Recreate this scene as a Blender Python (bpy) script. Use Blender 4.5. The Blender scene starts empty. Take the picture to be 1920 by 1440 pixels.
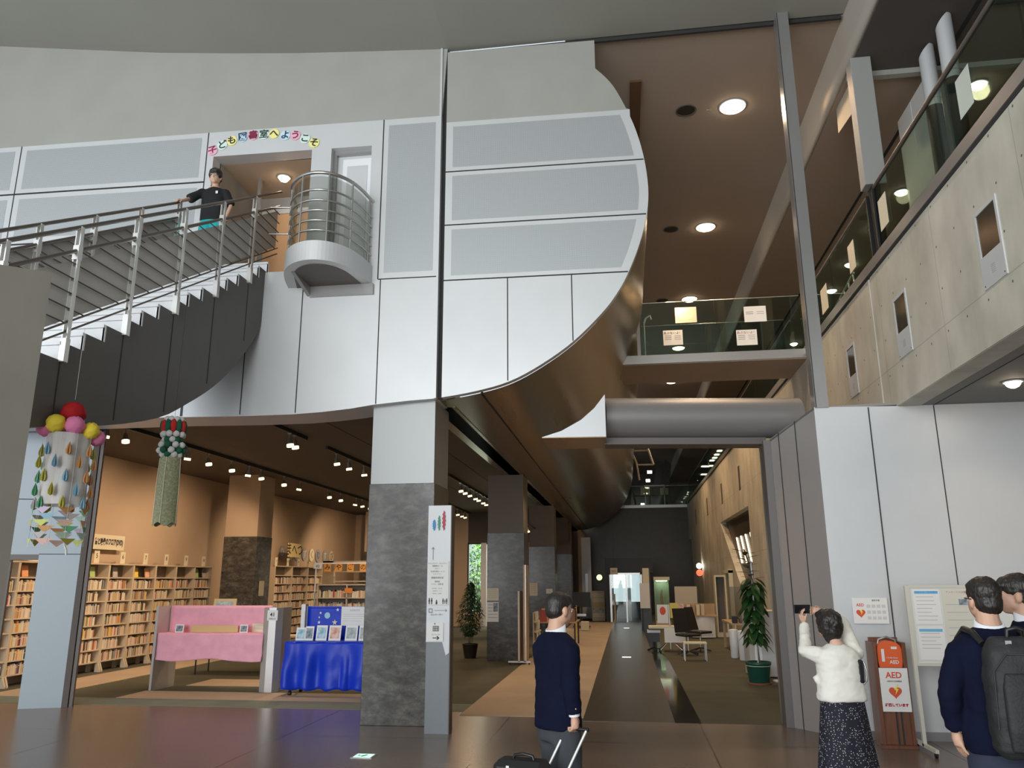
import bpy, bmesh, math, random
from mathutils import Vector, Matrix, Euler, Quaternion
random.seed(7)
PI = math.pi
SC = bpy.context.scene
COL = SC.collection

# ------------------------------------------------------------------ camera
CAMZ = 1.74
FPX = 1467.58
_vy = Vector((215.0, -366.0, -FPX)).normalized()
_vz = Vector((-25.0, 5870.0, -FPX)).normalized()
_vx = _vy.cross(_vz)
ROT = Matrix((_vx, _vy, _vz))            # world = ROT @ camera
cam_d = bpy.data.cameras.new('camera')
cam = bpy.data.objects.new('camera', cam_d)
COL.objects.link(cam)
cam.matrix_world = Matrix.Translation((0, 0, CAMZ)) @ ROT.to_4x4()
cam_d.sensor_width = 36.0
cam_d.lens = FPX * 36.0 / 1920.0
cam_d.clip_start = 0.05
cam_d.clip_end = 400
SC.camera = cam

# ------------------------------------------------------------------ view and world
SC.view_settings.view_transform = 'Standard'
SC.view_settings.look = 'None'
SC.view_settings.exposure = 0.0
SC.view_settings.gamma = 1.0
SC.view_settings.use_curve_mapping = False
W = bpy.data.worlds.new('overcast_sky')
SC.world = W
W.use_nodes = True
bgn = W.node_tree.nodes['Background']
bgn.inputs[0].default_value = (0.80, 0.90, 1.0, 1)
bgn.inputs[1].default_value = 1.0

def area(name, loc, target, sx, sy, power, color, spread=180):
    d = bpy.data.lights.new(name, 'AREA')
    d.shape = 'RECTANGLE'; d.size = sx; d.size_y = sy
    d.energy = power; d.color = color; d.spread = math.radians(spread)
    o = bpy.data.objects.new(name, d); COL.objects.link(o)
    o.location = loc
    o.rotation_euler = (Vector(target) - Vector(loc)).to_track_quat('-Z', 'Y').to_euler()
    return o
# daylight through the tall glass front of the atrium, behind and to the left of the photographer
area('daylight_front_glazing', (-5.0, -7.0, 4.2), (-2.5, 10.0, 4.6), 11, 6.5, 1850, (0.965, 0.99, 1.0))
area('daylight_side_glazing', (-11.2, 0.5, 4.6), (0.0, 9.5, 4.5), 7, 6, 150, (0.965, 0.985, 1.0))

def spot(name, loc, target, power, color, angle=110, blend=0.6, r=0.05):
    d = bpy.data.lights.new(name, 'SPOT')
    d.energy = power; d.color = color; d.spot_size = math.radians(angle); d.spot_blend = blend
    d.shadow_soft_size = r
    o = bpy.data.objects.new(name, d); COL.objects.link(o)
    o.location = loc
    o.rotation_euler = (Vector(target) - Vector(loc)).to_track_quat('-Z', 'Y').to_euler()
    return o
WARM = (1.0, 0.66, 0.38)
WARM2 = (1.0, 0.74, 0.50)

# ------------------------------------------------------------------ pixel to place
def ray(px, py):
    return ROT @ Vector((px - 960.0, 720.0 - py, -FPX))
CAM = Vector((0, 0, CAMZ))
def fl(px, py, z=0.0):
    d = ray(px, py); return CAM + d * ((z - CAMZ) / d.z)
def atY(px, py, y, k=0.0):
    d = ray(px, py); return CAM + d * (y / (d.y - k * d.x))
def atX(px, py, x):
    d = ray(px, py); return CAM + d * (x / d.x)

# ------------------------------------------------------------------ mesh builder
class MB:
    def __init__(s):
        s.v = []; s.f = []; s.m = []; s.mats = []; s.sm = []
    def mi(s, mat):
        if mat is None: return 0
        if mat not in s.mats: s.mats.append(mat)
        return s.mats.index(mat)
    def add(s, vs, fs, mat=None, smooth=False, M=None):
        b = len(s.v)
        for v in vs:
            v = Vector(v)
            if M is not None: v = M @ v
            s.v.append(v)
        k = s.mi(mat)
        for f in fs:
            s.f.append([b + i for i in f]); s.m.append(k); s.sm.append(smooth)
        return s
    def box(s, a, b, mat=None, M=None):
        x0, y0, z0 = a; x1, y1, z1 = b
        vs = [(x0,y0,z0),(x1,y0,z0),(x1,y1,z0),(x0,y1,z0),(x0,y0,z1),(x1,y0,z1),(x1,y1,z1),(x0,y1,z1)]
        return s.add(vs, [(0,3,2,1),(4,5,6,7),(0,1,5,4),(1,2,6,5),(2,3,7,6),(3,0,4,7)], mat, False, M)
    def cbox(s, c, d, mat=None, M=None, bev=0.0):
        c = Vector(c); h = Vector(d) / 2
        if bev <= 0: return s.box(c - h, c + h, mat, M)
        # chamfered box
        vs = []; idx = {}
        b = min(bev, h.x*.9, h.y*.9, h.z*.9)
        for sx in (-1,1):
            for sy in (-1,1):
                for sz in (-1,1):
                    for ax in range(3):
                        p = Vector((sx*h.x, sy*h.y, sz*h.z))
                        for q in range(3):
                            if q != ax: p[q] -= (sx,sy,sz)[q]*b
                        idx[(sx,sy,sz,ax)] = len(vs); vs.append(c + p)
        bm = bmesh.new()
        bv = [bm.verts.new(v) for v in vs]
        r = bmesh.ops.convex_hull(bm, input=bv)
        bmesh.ops.recalc_face_normals(bm, faces=bm.faces)
        bm.verts.index_update()
        fs = [[v.index for v in f.verts] for f in bm.faces]
        vv = [v.co.copy() for v in bm.verts]
        bm.free()
        return s.add(vv, fs, mat, False, M)
    def prism(s, pts, d, mat=None, M=None, smooth=False, capmat=None):
        """pts: closed 3-D outline, d: offset vector"""
        n = len(pts); d = Vector(d)
        P = [Vector(p) for p in pts]
        vs = P + [p + d for p in P]
        nr = Vector((0,0,0))
        for i in range(n): nr += P[i].cross(P[(i+1) % n])
        if nr.dot(d) > 0:
            caps = [list(range(n))[::-1], [n + i for i in range(n)]]
            sides = [(i, (i+1) % n, n + (i+1) % n, n + i) for i in range(n)]
        else:
            caps = [list(range(n)), [n + i for i in range(n)][::-1]]
            sides = [((i+1) % n, i, n + i, n + (i+1) % n) for i in range(n)]
        s.add(vs, caps, capmat or mat, False, M)
        s.add(vs, sides, mat, smooth, M)
        return s
    def cyl(s, a, b, r, r2=None, n=12, mat=None, cap=True, M=None):
        a = Vector(a); b = Vector(b); r2 = r if r2 is None else r2
        d = (b - a)
        if d.length < 1e-6: return s
        q = d.to_track_quat('Z', 'Y')
        vs = []
        for p, rr in ((a, r), (b, r2)):
            for i in range(n):
                t = 2*PI*i/n
                vs.append(p + q @ Vector((rr*math.cos(t), rr*math.sin(t), 0)))
        s.add(vs, [(i, (i+1) % n, n + (i+1) % n, n + i) for i in range(n)], mat, True, M)
        if cap:
            s.add(vs[:n], [list(range(n))[::-1]], mat, False, M)
            s.add(vs[n:], [list(range(n))], mat, False, M)
        return s
    def tube(s, pts, r, n=8, mat=None, M=None, closed=False, rs=None):
        P = [Vector(p) for p in pts]; N = len(P)
        vs = []; up = Vector((0, 0, 1)); prev = None
        for i, p in enumerate(P):
            if closed: t = (P[(i+1) % N] - P[i-1])
            else: t = (P[min(i+1, N-1)] - P[max(i-1, 0)])
            t.normalize()
            if prev is None:
                a = t.orthogonal().normalized()
                if abs(t.z) < 0.95: a = (up - t*up.dot(t)).normalized()
            else:
                a = (prev - t*prev.dot(t))
                a = a.normalized() if a.length > 1e-6 else t.orthogonal().normalized()
            prev = a; b = t.cross(a)
            rr = rs[i] if rs else r
            for k in range(n):
                th = 2*PI*k/n
                vs.append(p + a*(rr*math.cos(th)) + b*(rr*math.sin(th)))
        fs = []
        for i in range(N if closed else N-1):
            j = (i+1) % N
            for k in range(n):
                l = (k+1) % n
                fs.append((i*n+k, i*n+l, j*n+l, j*n+k))
        s.add(vs, fs, mat, True, M)
        if not closed:
            s.add(vs[:n], [list(range(n))[::-1]], mat, False, M)
            s.add(vs[-n:], [list(range(n))], mat, False, M)
        return s
    def loft(s, rings, mat=None, smooth=True, cap=True, closed=True, M=None):
        n = len(rings[0]); vs = [p for r in rings for p in r]; fs = []
        for i in range(len(rings)-1):
            for k in range(n if closed else n-1):
                l = (k+1) % n
                fs.append((i*n+k, i*n+l, (i+1)*n+l, (i+1)*n+k))
        s.add(vs, fs, mat, smooth, M)
        if cap and closed:
            s.add(rings[0], [list(range(n))[::-1]], mat, smooth, M)
            s.add(rings[-1], [list(range(n))], mat, smooth, M)
        return s
    def lathe(s, prof, c=(0,0,0), n=24, mat=None, M=None, smooth=True):
        c = Vector(c)
        rings = [[c + Vector((r*math.cos(2*PI*k/n), r*math.sin(2*PI*k/n), z)) for k in range(n)] for r, z in prof]
        return s.loft(rings, mat, smooth, True, True, M)
    def ball(s, c, r, n=12, m=8, mat=None, M=None, jit=0.0):
        if not hasattr(r, '__len__'): r = (r, r, r)
        c = Vector(c); rings = []
        for j in range(1, m):
            ph = PI*j/m
            rings.append([c + Vector((r[0]*math.sin(ph)*math.cos(2*PI*k/n), r[1]*math.sin(ph)*math.sin(2*PI*k/n), -r[2]*math.cos(ph)))*(1.0) for k in range(n)])
        if jit:
            for rg in rings:
                for i in range(n):
                    rg[i] = c + (rg[i]-c)*(1+random.uniform(-jit, jit))
        vs = [p for g in rings for p in g] + [c - Vector((0,0,r[2])), c + Vector((0,0,r[2]))]
        L = len(vs); fs = []
        for i in range(m-2):
            for k in range(n):
                l = (k+1) % n
                fs.append((i*n+k, i*n+l, (i+1)*n+l, (i+1)*n+k))
        for k in range(n):
            l = (k+1) % n
            fs.append((L-2, l, k)); fs.append((L-1, (m-2)*n+k, (m-2)*n+l))
        return s.add(vs, fs, mat, True, M)
    def quad(s, a, b, c, d, mat=None, M=None):
        return s.add([a, b, c, d], [(0, 1, 2, 3)], mat, False, M)
    def disc(s, c, r, nrm, n=20, mat=None, M=None):
        c = Vector(c); q = Vector(nrm).to_track_quat('Z', 'Y')
        if not hasattr(r, '__len__'): r = (r, r)
        return s.add([c + q @ Vector((r[0]*math.cos(2*PI*k/n), r[1]*math.sin(2*PI*k/n), 0)) for k in range(n)], [list(range(n))], mat, False, M)
    def mesh(s, name):
        me = bpy.data.meshes.new(name)
        me.from_pydata([tuple(v) for v in s.v], [], s.f)
        for m in s.mats: me.materials.append(m)
        me.polygons.foreach_set('material_index', s.m)
        me.polygons.foreach_set('use_smooth', s.sm)
        me.update()
        return me

def put(o, label=None, cat=None, group=None, kind=None):
    if label: o['label'] = label
    if cat: o['category'] = cat
    if group: o['group'] = group
    if kind: o['kind'] = kind
    return o
def obj(name, mb, mat=None, parent=None, label=None, cat=None, group=None, kind=None):
    me = mb.mesh(name) if isinstance(mb, MB) else mb
    if mat is not None:
        if len(me.materials) == 0: me.materials.append(mat)
    o = bpy.data.objects.new(name, me); COL.objects.link(o)
    if parent is not None: o.parent = parent
    return put(o, label, cat, group, kind)
def struct(name, mb, mat=None, label=None):
    return obj(name, mb, mat, None, label, None, None, 'structure')
def thing(name, label, cat, loc=(0,0,0), rz=0.0, group=None):
    o = bpy.data.objects.new(name, None); COL.objects.link(o)
    o.empty_display_size = 0.1
    o.location = loc; o.rotation_euler = (0, 0, rz)
    return put(o, label, cat, group)
def kids(o): return [c for c in COL.objects if c.parent is o]
def dup(root, loc=None, rz=None, label=None, group=None):
    r = root.copy(); COL.objects.link(r)
    if loc is not None: r.location = loc
    if rz is not None: r.rotation_euler = (0, 0, rz)
    if label: r['label'] = label
    if group: r['group'] = group
    for ch in kids(root):
        c = ch.copy(); COL.objects.link(c); c.parent = r
        for g in kids(ch):
            d = g.copy(); COL.objects.link(d); d.parent = c
    return r
def refine(me_or_mb, name, mods):
    """evaluate modifiers on a temporary object and return the resulting mesh"""
    me = me_or_mb.mesh(name) if isinstance(me_or_mb, MB) else me_or_mb
    o = bpy.data.objects.new('tmp', me); COL.objects.link(o)
    for t, kw in mods:
        m = o.modifiers.new(t, t)
        for k, v in kw.items(): setattr(m, k, v)
    dg = bpy.context.evaluated_depsgraph_get(); dg.update()
    out = bpy.data.meshes.new_from_object(o.evaluated_get(dg))
    out.name = name
    bpy.data.objects.remove(o)
    return out
def fuse(mb, name, voxel=0.01, it=6, fac=0.5, keep=None):
    me = refine(mb, name, [('REMESH', dict(mode='VOXEL', voxel_size=voxel, use_smooth_shade=True)),
                           ('SMOOTH', dict(iterations=it, factor=fac))])
    me.polygons.foreach_set('use_smooth', [True]*len(me.polygons))
    return me
_font = None
def text(name, s, M, size, mat, parent, depth=0.0008, align='CENTER', label=None, bold=0.0, spacing=1.0):
    c = bpy.data.curves.new(name, 'FONT')
    c.body = s; c.size = size; c.align_x = align; c.align_y = 'CENTER'
    c.extrude = depth; c.resolution_u = 3; c.offset = bold; c.space_line = spacing
    o = bpy.data.objects.new('tmp', c); COL.objects.link(o)
    dg = bpy.context.evaluated_depsgraph_get(); dg.update()
    me = bpy.data.meshes.new_from_object(o.evaluated_get(dg))
    bpy.data.objects.remove(o)
    me.name = name
    me.transform(M)
    me.materials.clear(); me.materials.append(mat)
    return obj(name, me, None, parent, label)
def face(loc, nrm, up=(0,0,1)):
    """matrix whose local XY plane faces nrm with local Y along up"""
    z = Vector(nrm).normalized(); y = Vector(up); y = (y - z*y.dot(z)).normalized(); x = y.cross(z)
    M = Matrix((x, y, z)).transposed().to_4x4(); M.translation = Vector(loc)
    return M

# ------------------------------------------------------------------ materials
def newmat(name):
    m = bpy.data.materials.new(name); m.use_nodes = True
    return m, m.node_tree, m.node_tree.nodes['Principled BSDF']
def N(nt, t, **kw):
    n = nt.nodes.new(t)
    for k, v in kw.items():
        if k.startswith('i_'): n.inputs[k[2:]].default_value = v
        else: setattr(n, k, v)
    return n
def pm(name, col, rough=0.6, metal=0.0, var=0.0, scale=5.0, bump=0.0, bscale=60.0, spec=0.5, stretch=None, col2=None, emit=None, es=0.0, sheen=0.0, coat=0.0, detail=4.0, trans=0.0, alpha=1.0):
    m, nt, b = newmat(name)
    b.inputs['Base Color'].default_value = (*col, 1)
    b.inputs['Roughness'].default_value = rough
    b.inputs['Metallic'].default_value = metal
    b.inputs['Specular IOR Level'].default_value = spec
    b.inputs['Sheen Weight'].default_value = sheen
    b.inputs['Coat Weight'].default_value = coat
    b.inputs['Transmission Weight'].default_value = trans
    b.inputs['Alpha'].default_value = alpha
    tc = N(nt, 'ShaderNodeTexCoord')
    src = tc.outputs['Object']
    if stretch:
        mp = N(nt, 'ShaderNodeMapping'); mp.inputs['Scale'].default_value = stretch
        nt.links.new(src, mp.inputs['Vector']); src = mp.outputs[0]
    if var > 0 or col2:
        nz = N(nt, 'ShaderNodeTexNoise'); nz.inputs['Scale'].default_value = scale; nz.inputs['Detail'].default_value = detail
        nt.links.new(src, nz.inputs['Vector'])
        mx = N(nt, 'ShaderNodeMix', data_type='RGBA')
        c2 = col2 or tuple(min(1, c*(1+var)) for c in col)
        c1 = col if col2 else tuple(c*(1-var) for c in col)
        mx.inputs[6].default_value = (*c1, 1); mx.inputs[7].default_value = (*c2, 1)
        rp = N(nt, 'ShaderNodeMapRange'); rp.inputs[1].default_value = 0.32; rp.inputs[2].default_value = 0.68
        nt.links.new(nz.outputs['Fac'], rp.inputs[0])
        nt.links.new(rp.outputs[0], mx.inputs[0]); nt.links.new(mx.outputs[2], b.inputs['Base Color'])
    if bump > 0:
        n2 = N(nt, 'ShaderNodeTexNoise'); n2.inputs['Scale'].default_value = bscale; n2.inputs['Detail'].default_value = 3
        nt.links.new(src, n2.inputs['Vector'])
        bp = N(nt, 'ShaderNodeBump'); bp.inputs['Strength'].default_value = bump; bp.inputs['Distance'].default_value = 0.01
        nt.links.new(n2.outputs['Fac'], bp.inputs['Height']); nt.links.new(bp.outputs[0], b.inputs['Normal'])
    if emit:
        b.inputs['Emission Color'].default_value = (*emit, 1); b.inputs['Emission Strength'].default_value = es
    return m
def emis(name, col, s):
    return pm(name, col, 0.5, emit=col, es=s)
def glassmat(name, tint=(0.80, 0.88, 0.84), refl=0.12, rough=0.02):
    m = bpy.data.materials.new(name); m.use_nodes = True; nt = m.node_tree; nt.nodes.clear()
    out = N(nt, 'ShaderNodeOutputMaterial'); tr = N(nt, 'ShaderNodeBsdfTransparent'); gl = N(nt, 'ShaderNodeBsdfGlossy')
    tr.inputs[0].default_value = (*tint, 1); gl.inputs['Roughness'].default_value = rough
    gl.inputs[0].default_value = (0.9, 0.95, 0.92, 1)
    fr = N(nt, 'ShaderNodeLayerWeight'); fr.inputs[0].default_value = 0.25
    mr = N(nt, 'ShaderNodeMapRange'); mr.inputs[3].default_value = refl*0.5; mr.inputs[4].default_value = min(1, refl*3.5)
    nt.links.new(fr.outputs['Fresnel'], mr.inputs[0])
    mx = N(nt, 'ShaderNodeMixShader')
    nt.links.new(mr.outputs[0], mx.inputs[0]); nt.links.new(tr.outputs[0], mx.inputs[1]); nt.links.new(gl.outputs[0], mx.inputs[2])
    nt.links.new(mx.outputs[0], out.inputs[0])
    return m

M_silver = pm('silver_painted_panel', (0.64, 0.655, 0.66), 0.42, 0.25, var=0.03, scale=1.5)
M_silverD = pm('grey_satin_panel', (0.36, 0.355, 0.35), 0.30, 0.55, var=0.03, scale=2)
M_shaded_fascia_beam = pm('shaded_fascia_and_beam_grey', (0.35, 0.35, 0.315), 0.75, var=0.03, scale=2)  # smooth grey fascia, with the ceiling's shadow put into its colour
M_joint = pm('dark_joint', (0.03, 0.03, 0.03), 0.8)
M_stringer = pm('dark_grey_stair_panel', (0.12, 0.117, 0.110), 0.55, 0.1, var=0.05, scale=2)
M_white = pm('white_steel', (0.78, 0.80, 0.82), 0.4)
M_steel = pm('brushed_steel', (0.55, 0.54, 0.52), 0.28, 0.9)
M_dsteel = pm('dark_steel_rail', (0.16, 0.14, 0.125), 0.35, 0.7)
M_ceil = pm('grey_ceiling_paint', (0.33, 0.33, 0.29), 0.9, var=0.03, scale=0.7)
M_ceilc = pm('corridor_ceiling_paint', (0.40, 0.32, 0.26), 0.85, var=0.03, scale=0.7)
M_brown = pm('tan_wall_paint', (0.50, 0.38, 0.27), 0.85, var=0.03, scale=1)
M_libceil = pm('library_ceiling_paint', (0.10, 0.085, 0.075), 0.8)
M_tanwood = pm('light_wood', (0.45, 0.31, 0.17), 0.45, var=0.15, scale=3, stretch=(1, 8, 1))
M_olive = pm('olive_carpet', (0.085, 0.08, 0.05), 0.95, var=0.12, scale=1.3, bump=0.4, bscale=220)
M_tan = pm('tan_carpet', (0.45, 0.34, 0.235), 0.95, var=0.06, scale=1.2, bump=0.4, bscale=220)
M_green = pm('grey_green_carpet', (0.17, 0.19, 0.15), 0.95, var=0.06, scale=3, bump=0.4, bscale=220)
M_black = pm('black_plastic', (0.012, 0.012, 0.013), 0.45)
M_paper = pm('white_paper', (0.80, 0.79, 0.76), 0.7)
M_cream = pm('cream_paper', (0.72, 0.66, 0.50), 0.7)
M_ink = pm('black_ink', (0.03, 0.03, 0.035), 0.7)
M_grey = pm('grey_ink', (0.35, 0.35, 0.36), 0.7)
M_red = pm('red_ink', (0.65, 0.05, 0.03), 0.6)
M_glass = glassmat('balustrade_glass', (0.70, 0.78, 0.73), 0.10)
M_clear = glassmat('clear_glass', (0.90, 0.94, 0.93), 0.08)
M_lamp = emis('lamp_disc_warm', (1.0, 0.80, 0.55), 22)
M_lampw = emis('lamp_disc_pale', (1.0, 0.92, 0.72), 16)
# ================================================================== setting
KF = 0.021
def FY(x): return 9.98 + KF*x           # plane of the big facade

# polished brown stone floor of the lobby, with large square joints
def tilefloor():
    m, nt, b = newmat('polished_brown_floor_tile')
    b.inputs['Roughness'].default_value = 0.17
    b.inputs['Specular IOR Level'].default_value = 0.6
    tc = N(nt, 'ShaderNodeTexCoord')
    mp = N(nt, 'ShaderNodeMapping'); mp.inputs['Location'].default_value = (1.58, 0.25, 0)
    nt.links.new(tc.outputs['Object'], mp.inputs[0])
    br = N(nt, 'ShaderNodeTexBrick'); br.offset = 0.0; br.squash = 1.0
    br.inputs['Scale'].default_value = 1.0; br.inputs['Mortar Size'].default_value = 0.009
    br.inputs['Brick Width'].default_value = 2.4; br.inputs['Row Height'].default_value = 2.4
    br.inputs['Color1'].default_value = (0.165, 0.120, 0.094, 1); br.inputs['Color2'].default_value = (0.172, 0.126, 0.098, 1)
    br.inputs['Mortar'].default_value = (0.012, 0.01, 0.01, 1)
    nt.links.new(mp.outputs[0], br.inputs['Vector'])
    nz = N(nt, 'ShaderNodeTexNoise'); nz.inputs['Scale'].default_value = 0.7; nz.inputs['Detail'].default_value = 1
    nt.links.new(mp.outputs[0], nz.inputs['Vector'])
    mx = N(nt, 'ShaderNodeMix', data_type='RGBA', blend_type='MULTIPLY'); mx.inputs[0].default_value = 0.5
    nt.links.new(br.outputs[0], mx.inputs[6]); nt.links.new(nz.outputs['Color'], mx.inputs[7])
    nt.links.new(br.outputs[0], b.inputs['Base Color'])
    mr = N(nt, 'ShaderNodeMapRange'); mr.inputs[3].default_value = 0.25; mr.inputs[4].default_value = 0.32
    b.inputs['Roughness'].default_value = 0.27
    return m
M_floor = tilefloor()
M_path = pm('brown_path_tile', (0.075, 0.062, 0.045), 0.32, var=0.1, scale=2, stretch=(1, 0.25, 1))
M_trench = pm('dark_glass_strip', (0.03, 0.026, 0.02), 0.10, 0.2)
f = MB(); f.box((-14, -9, -0.3), (10, 10.66, 0), M_floor); f.box((-14, 10.66, -0.3), (-0.62, 11.2, 0), M_floor)
struct('floor_lobby', f)
f = MB(); f.box((-14, 11.2, -0.3), (-0.62, 46, 0), M_olive)
f.box((0.85, 10.66, -0.3), (10, 46, 0.0), M_olive)
f.box((-14, 11.2, 0.0), (-2.26, 11.85, 0.004), M_green)
f.box((-7.85, 11.85, 0.0), (-3.0, 12.65, 0.006), M_tan)
f.box((-7.55, 13.35, 0.0), (-3.4, 14.25, 0.006), M_tan)
f.box((-10.15, 11.85, 0.0), (-9.15, 30, 0.006), M_tan)
f.box((-2.26, 10.9, 0.0), (-0.62, 34.4, 0.006), M_tan)
struct('floor_carpet', f)
f = MB(); f.box((-0.62, 10.66, -0.3), (0.53, 46, 0.004), M_path); f.box((0.53, 10.66, -0.3), (0.85, 46, 0.003), M_trench)
struct('floor_path', f)

# main facade, left half: perforated and plain metal panels
def perfmat():
    m, nt, b = newmat('perforated_metal_panel')
    b.inputs['Metallic'].default_value = 0.35; b.inputs['Roughness'].default_value = 0.42
    tc = N(nt, 'ShaderNodeTexCoord')
    sp = N(nt, 'ShaderNodeSeparateXYZ'); nt.links.new(tc.outputs['Object'], sp.inputs[0])
    outs = []
    for i in (0, 2):
        mu = N(nt, 'ShaderNodeMath', operation='MULTIPLY'); mu.inputs[1].default_value = 56.0
        nt.links.new(sp.outputs[i], mu.inputs[0])
        fr = N(nt, 'ShaderNodeMath', operation='FRACT'); nt.links.new(mu.outputs[0], fr.inputs[0])
        su = N(nt, 'ShaderNodeMath', operation='SUBTRACT'); su.inputs[1].default_value = 0.5; nt.links.new(fr.outputs[0], su.inputs[0])
        pw = N(nt, 'ShaderNodeMath', operation='MULTIPLY'); nt.links.new(su.outputs[0], pw.inputs[0]); nt.links.new(su.outputs[0], pw.inputs[1])
        outs.append(pw)
    ad = N(nt, 'ShaderNodeMath', operation='ADD'); nt.links.new(outs[0].outputs[0], ad.inputs[0]); nt.links.new(outs[1].outputs[0], ad.inputs[1])
    lt = N(nt, 'ShaderNodeMath', operation='LESS_THAN'); lt.inputs[1].default_value = 0.07; nt.links.new(ad.outputs[0], lt.inputs[0])
    mx = N(nt, 'ShaderNodeMix', data_type='RGBA')
    mx.inputs[6].default_value = (0.50, 0.525, 0.535, 1); mx.inputs[7].default_value = (0.30, 0.32, 0.33, 1)
    nt.links.new(lt.outputs[0], mx.inputs[0]); nt.links.new(mx.outputs[2], b.inputs['Base Color'])
    return m
M_perf = perfmat()

def onF(x, z, out=0.0): return Vector((x, FY(x) - out, z))
def slab(mb, x0, x1, z0, z1, t=0.65, mat=None, out=0.0):
    P = [onF(x0, z0, out), onF(x1, z0, out), onF(x1, z1, out), onF(x0, z1, out)]
    mb.prism(P, (0, t, 0), mat)
def thin(mb, x0, x1, z0, z1, mat, out=0.003, t=0.003):
    slab(mb, x0, x1, z0, z1, t, mat, out)
ceil_prof = [(-14.0, 10.75), (-12, 10.52), (-9.8, 10.22), (-8.36, 10.02), (-6.97, 9.83), (-5.8, 9.71), (-4.7, 9.61), (-3.5, 9.53), (-2.35, 9.46)]
def ceilz(x):
    if x >= -2.35: return 9.46
    for (a, za), (b, zb) in zip(ceil_prof, ceil_prof[1:]):
        if a <= x <= b: return za + (zb-za)*(x-a)/(b-a)
    return 10.75
f = MB()
XJ = -2.42
# lower solid part with a gently bowed lower edge
low = [(-12.5, 3.93), (-9, 3.93), (-6.3, 3.94), (-5.1, 3.925), (-4.4, 3.93), (-4.0, 3.95), (-3.6, 3.985), (-3.28, 4.03), (-2.8, 4.07), (XJ, 4.09)]
P = [onF(x, z) for x, z in low] + [onF(XJ, 6.02), onF(-12.5, 6.02)]
f.prism(P, (0, 0.65, 0), M_silver)
slab(f, -12.5, -5.97, 6.02, 8.34, mat=M_silver); slab(f, -5.97, -5.91, 6.02, 8.34, 0.2, mat=M_silver)
slab(f, -5.91, -4.37, 7.93, 8.34, 0.25, M_silver)
slab(f, -4.37, -3.46, 7.93, 8.34, mat=M_silver)
slab(f, -4.37, -4.07, 6.02, 7.93, 0.25, M_silver)
slab(f, -3.46, XJ, 6.02, 8.34, mat=M_silver)
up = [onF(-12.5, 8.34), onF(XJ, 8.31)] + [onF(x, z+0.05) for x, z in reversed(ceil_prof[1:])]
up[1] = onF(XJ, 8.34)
f.prism(up, (0, 0.65, 0), M_shaded_fascia_beam)
# panel joints and perforated fields
for x in (-9.1, -6.02, -3.29): thin(f, x-0.008, x+0.008, 5.83 if x > -4 else 3.95, 8.34, M_joint)
for x, z in ((-11, 3.95), (-7.9, 3.95), (-6.75, 3.95), (-6.0, 3.95), (-5.16, 3.95), (-4.37, 3.95), (-3.25, 4.04)): thin(f, x-0.007, x+0.007, z, 5.83 if z < 4.01 or x > -4 else 5.83, M_joint)
thin(f, -3.29, XJ, 5.82, 5.835, M_joint)
thin(f, -12.5, -6.02, 7.505, 7.53, M_joint); thin(f, -12.5, -6.02, 6.665, 6.69, M_joint)
for z0, z1 in ((6.78, 7.43), (7.6, 8.26), (5.94, 6.59)):
    thin(f, -12.4, -9.2, z0, z1, M_perf); thin(f, -9.0, -6.12, z0, z1, M_perf)
thin(f, -3.21, XJ-0.09, 5.92, 8.24, M_perf)
struct('wall_facade_left', f)
# door recess of the children's room
f = MB()
M_recess = pm('recess_grey_panel', (0.33, 0.31, 0.285), 0.5, 0.2)
f.box((-6.3, 10.15, 5.9), (-4.30, 11.5, 6.0), pm('landing_floor', (0.25, 0.2, 0.14), 0.6))
f.box((-5.97, 10.1, 6.0), (-5.91, 11.3, 8.0), M_recess); f.box((-4.37, 10.14, 6.0), (-4.31, 11.3, 8.0), M_brown)
f.box((-5.97, 10.12, 7.93), (-4.31, 11.3, 8.0), M_brown)
f.box((-5.97, 11.25, 6.0), (-4.31, 11.3, 7.93), M_recess)
f.box((-5.70, 11.22, 6.0), (-4.40, 11.25, 7.62), pm('orange_beige_door', (0.62, 0.36, 0.18), 0.6)); f.box((-5.75, 11.20, 7.62), (-4.37, 11.25, 7.70), M_silver)
f.box((-5.55, 10.60, 6.0), (-5.50, 10.65, 7.93), M_steel)
struct('wall_entrance_recess', f)
# second door beside it
f = MB(); f.box((-4.07, 10.05, 6.02), (-3.46, 10.12, 7.93), M_silver)
f.box((-4.07, 9.99, 6.02), (-4.02, 10.05, 7.93), M_silverD); f.box((-4.02, 9.99, 7.86), (-3.46, 10.05, 7.93), M_silverD)
f.box((-3.93, 10.02, 6.1), (-3.49, 10.05, 7.80), M_white); f.box((-3.86, 10.01, 6.2), (-3.55, 10.02, 7.68), M_silver)
struct('door_1', f, label='pale grey door set back in the facade behind the balcony')

# facade right half, a tall egg-shaped end panel, and the bronze hull behind it
curve = [(-2.35,4.10),(-1.9,4.17),(-1.44,4.29),(-1.01,4.51),(-.58,4.81),(-.18,5.2),(.04,5.49),(.19,5.77),(.35,6.17),(.465,6.6),(.50,7.0),(.455,7.49),(.34,7.98),(.15,8.47),(.01,8.72),(-.17,8.93)]
def catmull(P, n=4):
    out = []
    for i in range(len(P)-1):
        p0 = Vector(P[max(i-1,0)]); p1 = Vector(P[i]); p2 = Vector(P[i+1]); p3 = Vector(P[min(i+2,len(P)-1)])
        for k in range(n):
            t = k/n
            out.append(0.5*((2*p1)+(-p0+p2)*t+(2*p0-5*p1+4*p2-p3)*t*t+(-p0+3*p1-3*p2+p3)*t**3))
    out.append(Vector(P[-1])); return out
crv = catmull(curve)
f = MB()
P = [onF(c[0], c[1]) for c in crv]
lowP = [p for p in P if p.z < 8.22]; hiP = [p for p in P if p.z >= 8.22]
xs = lowP[-1].x
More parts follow.
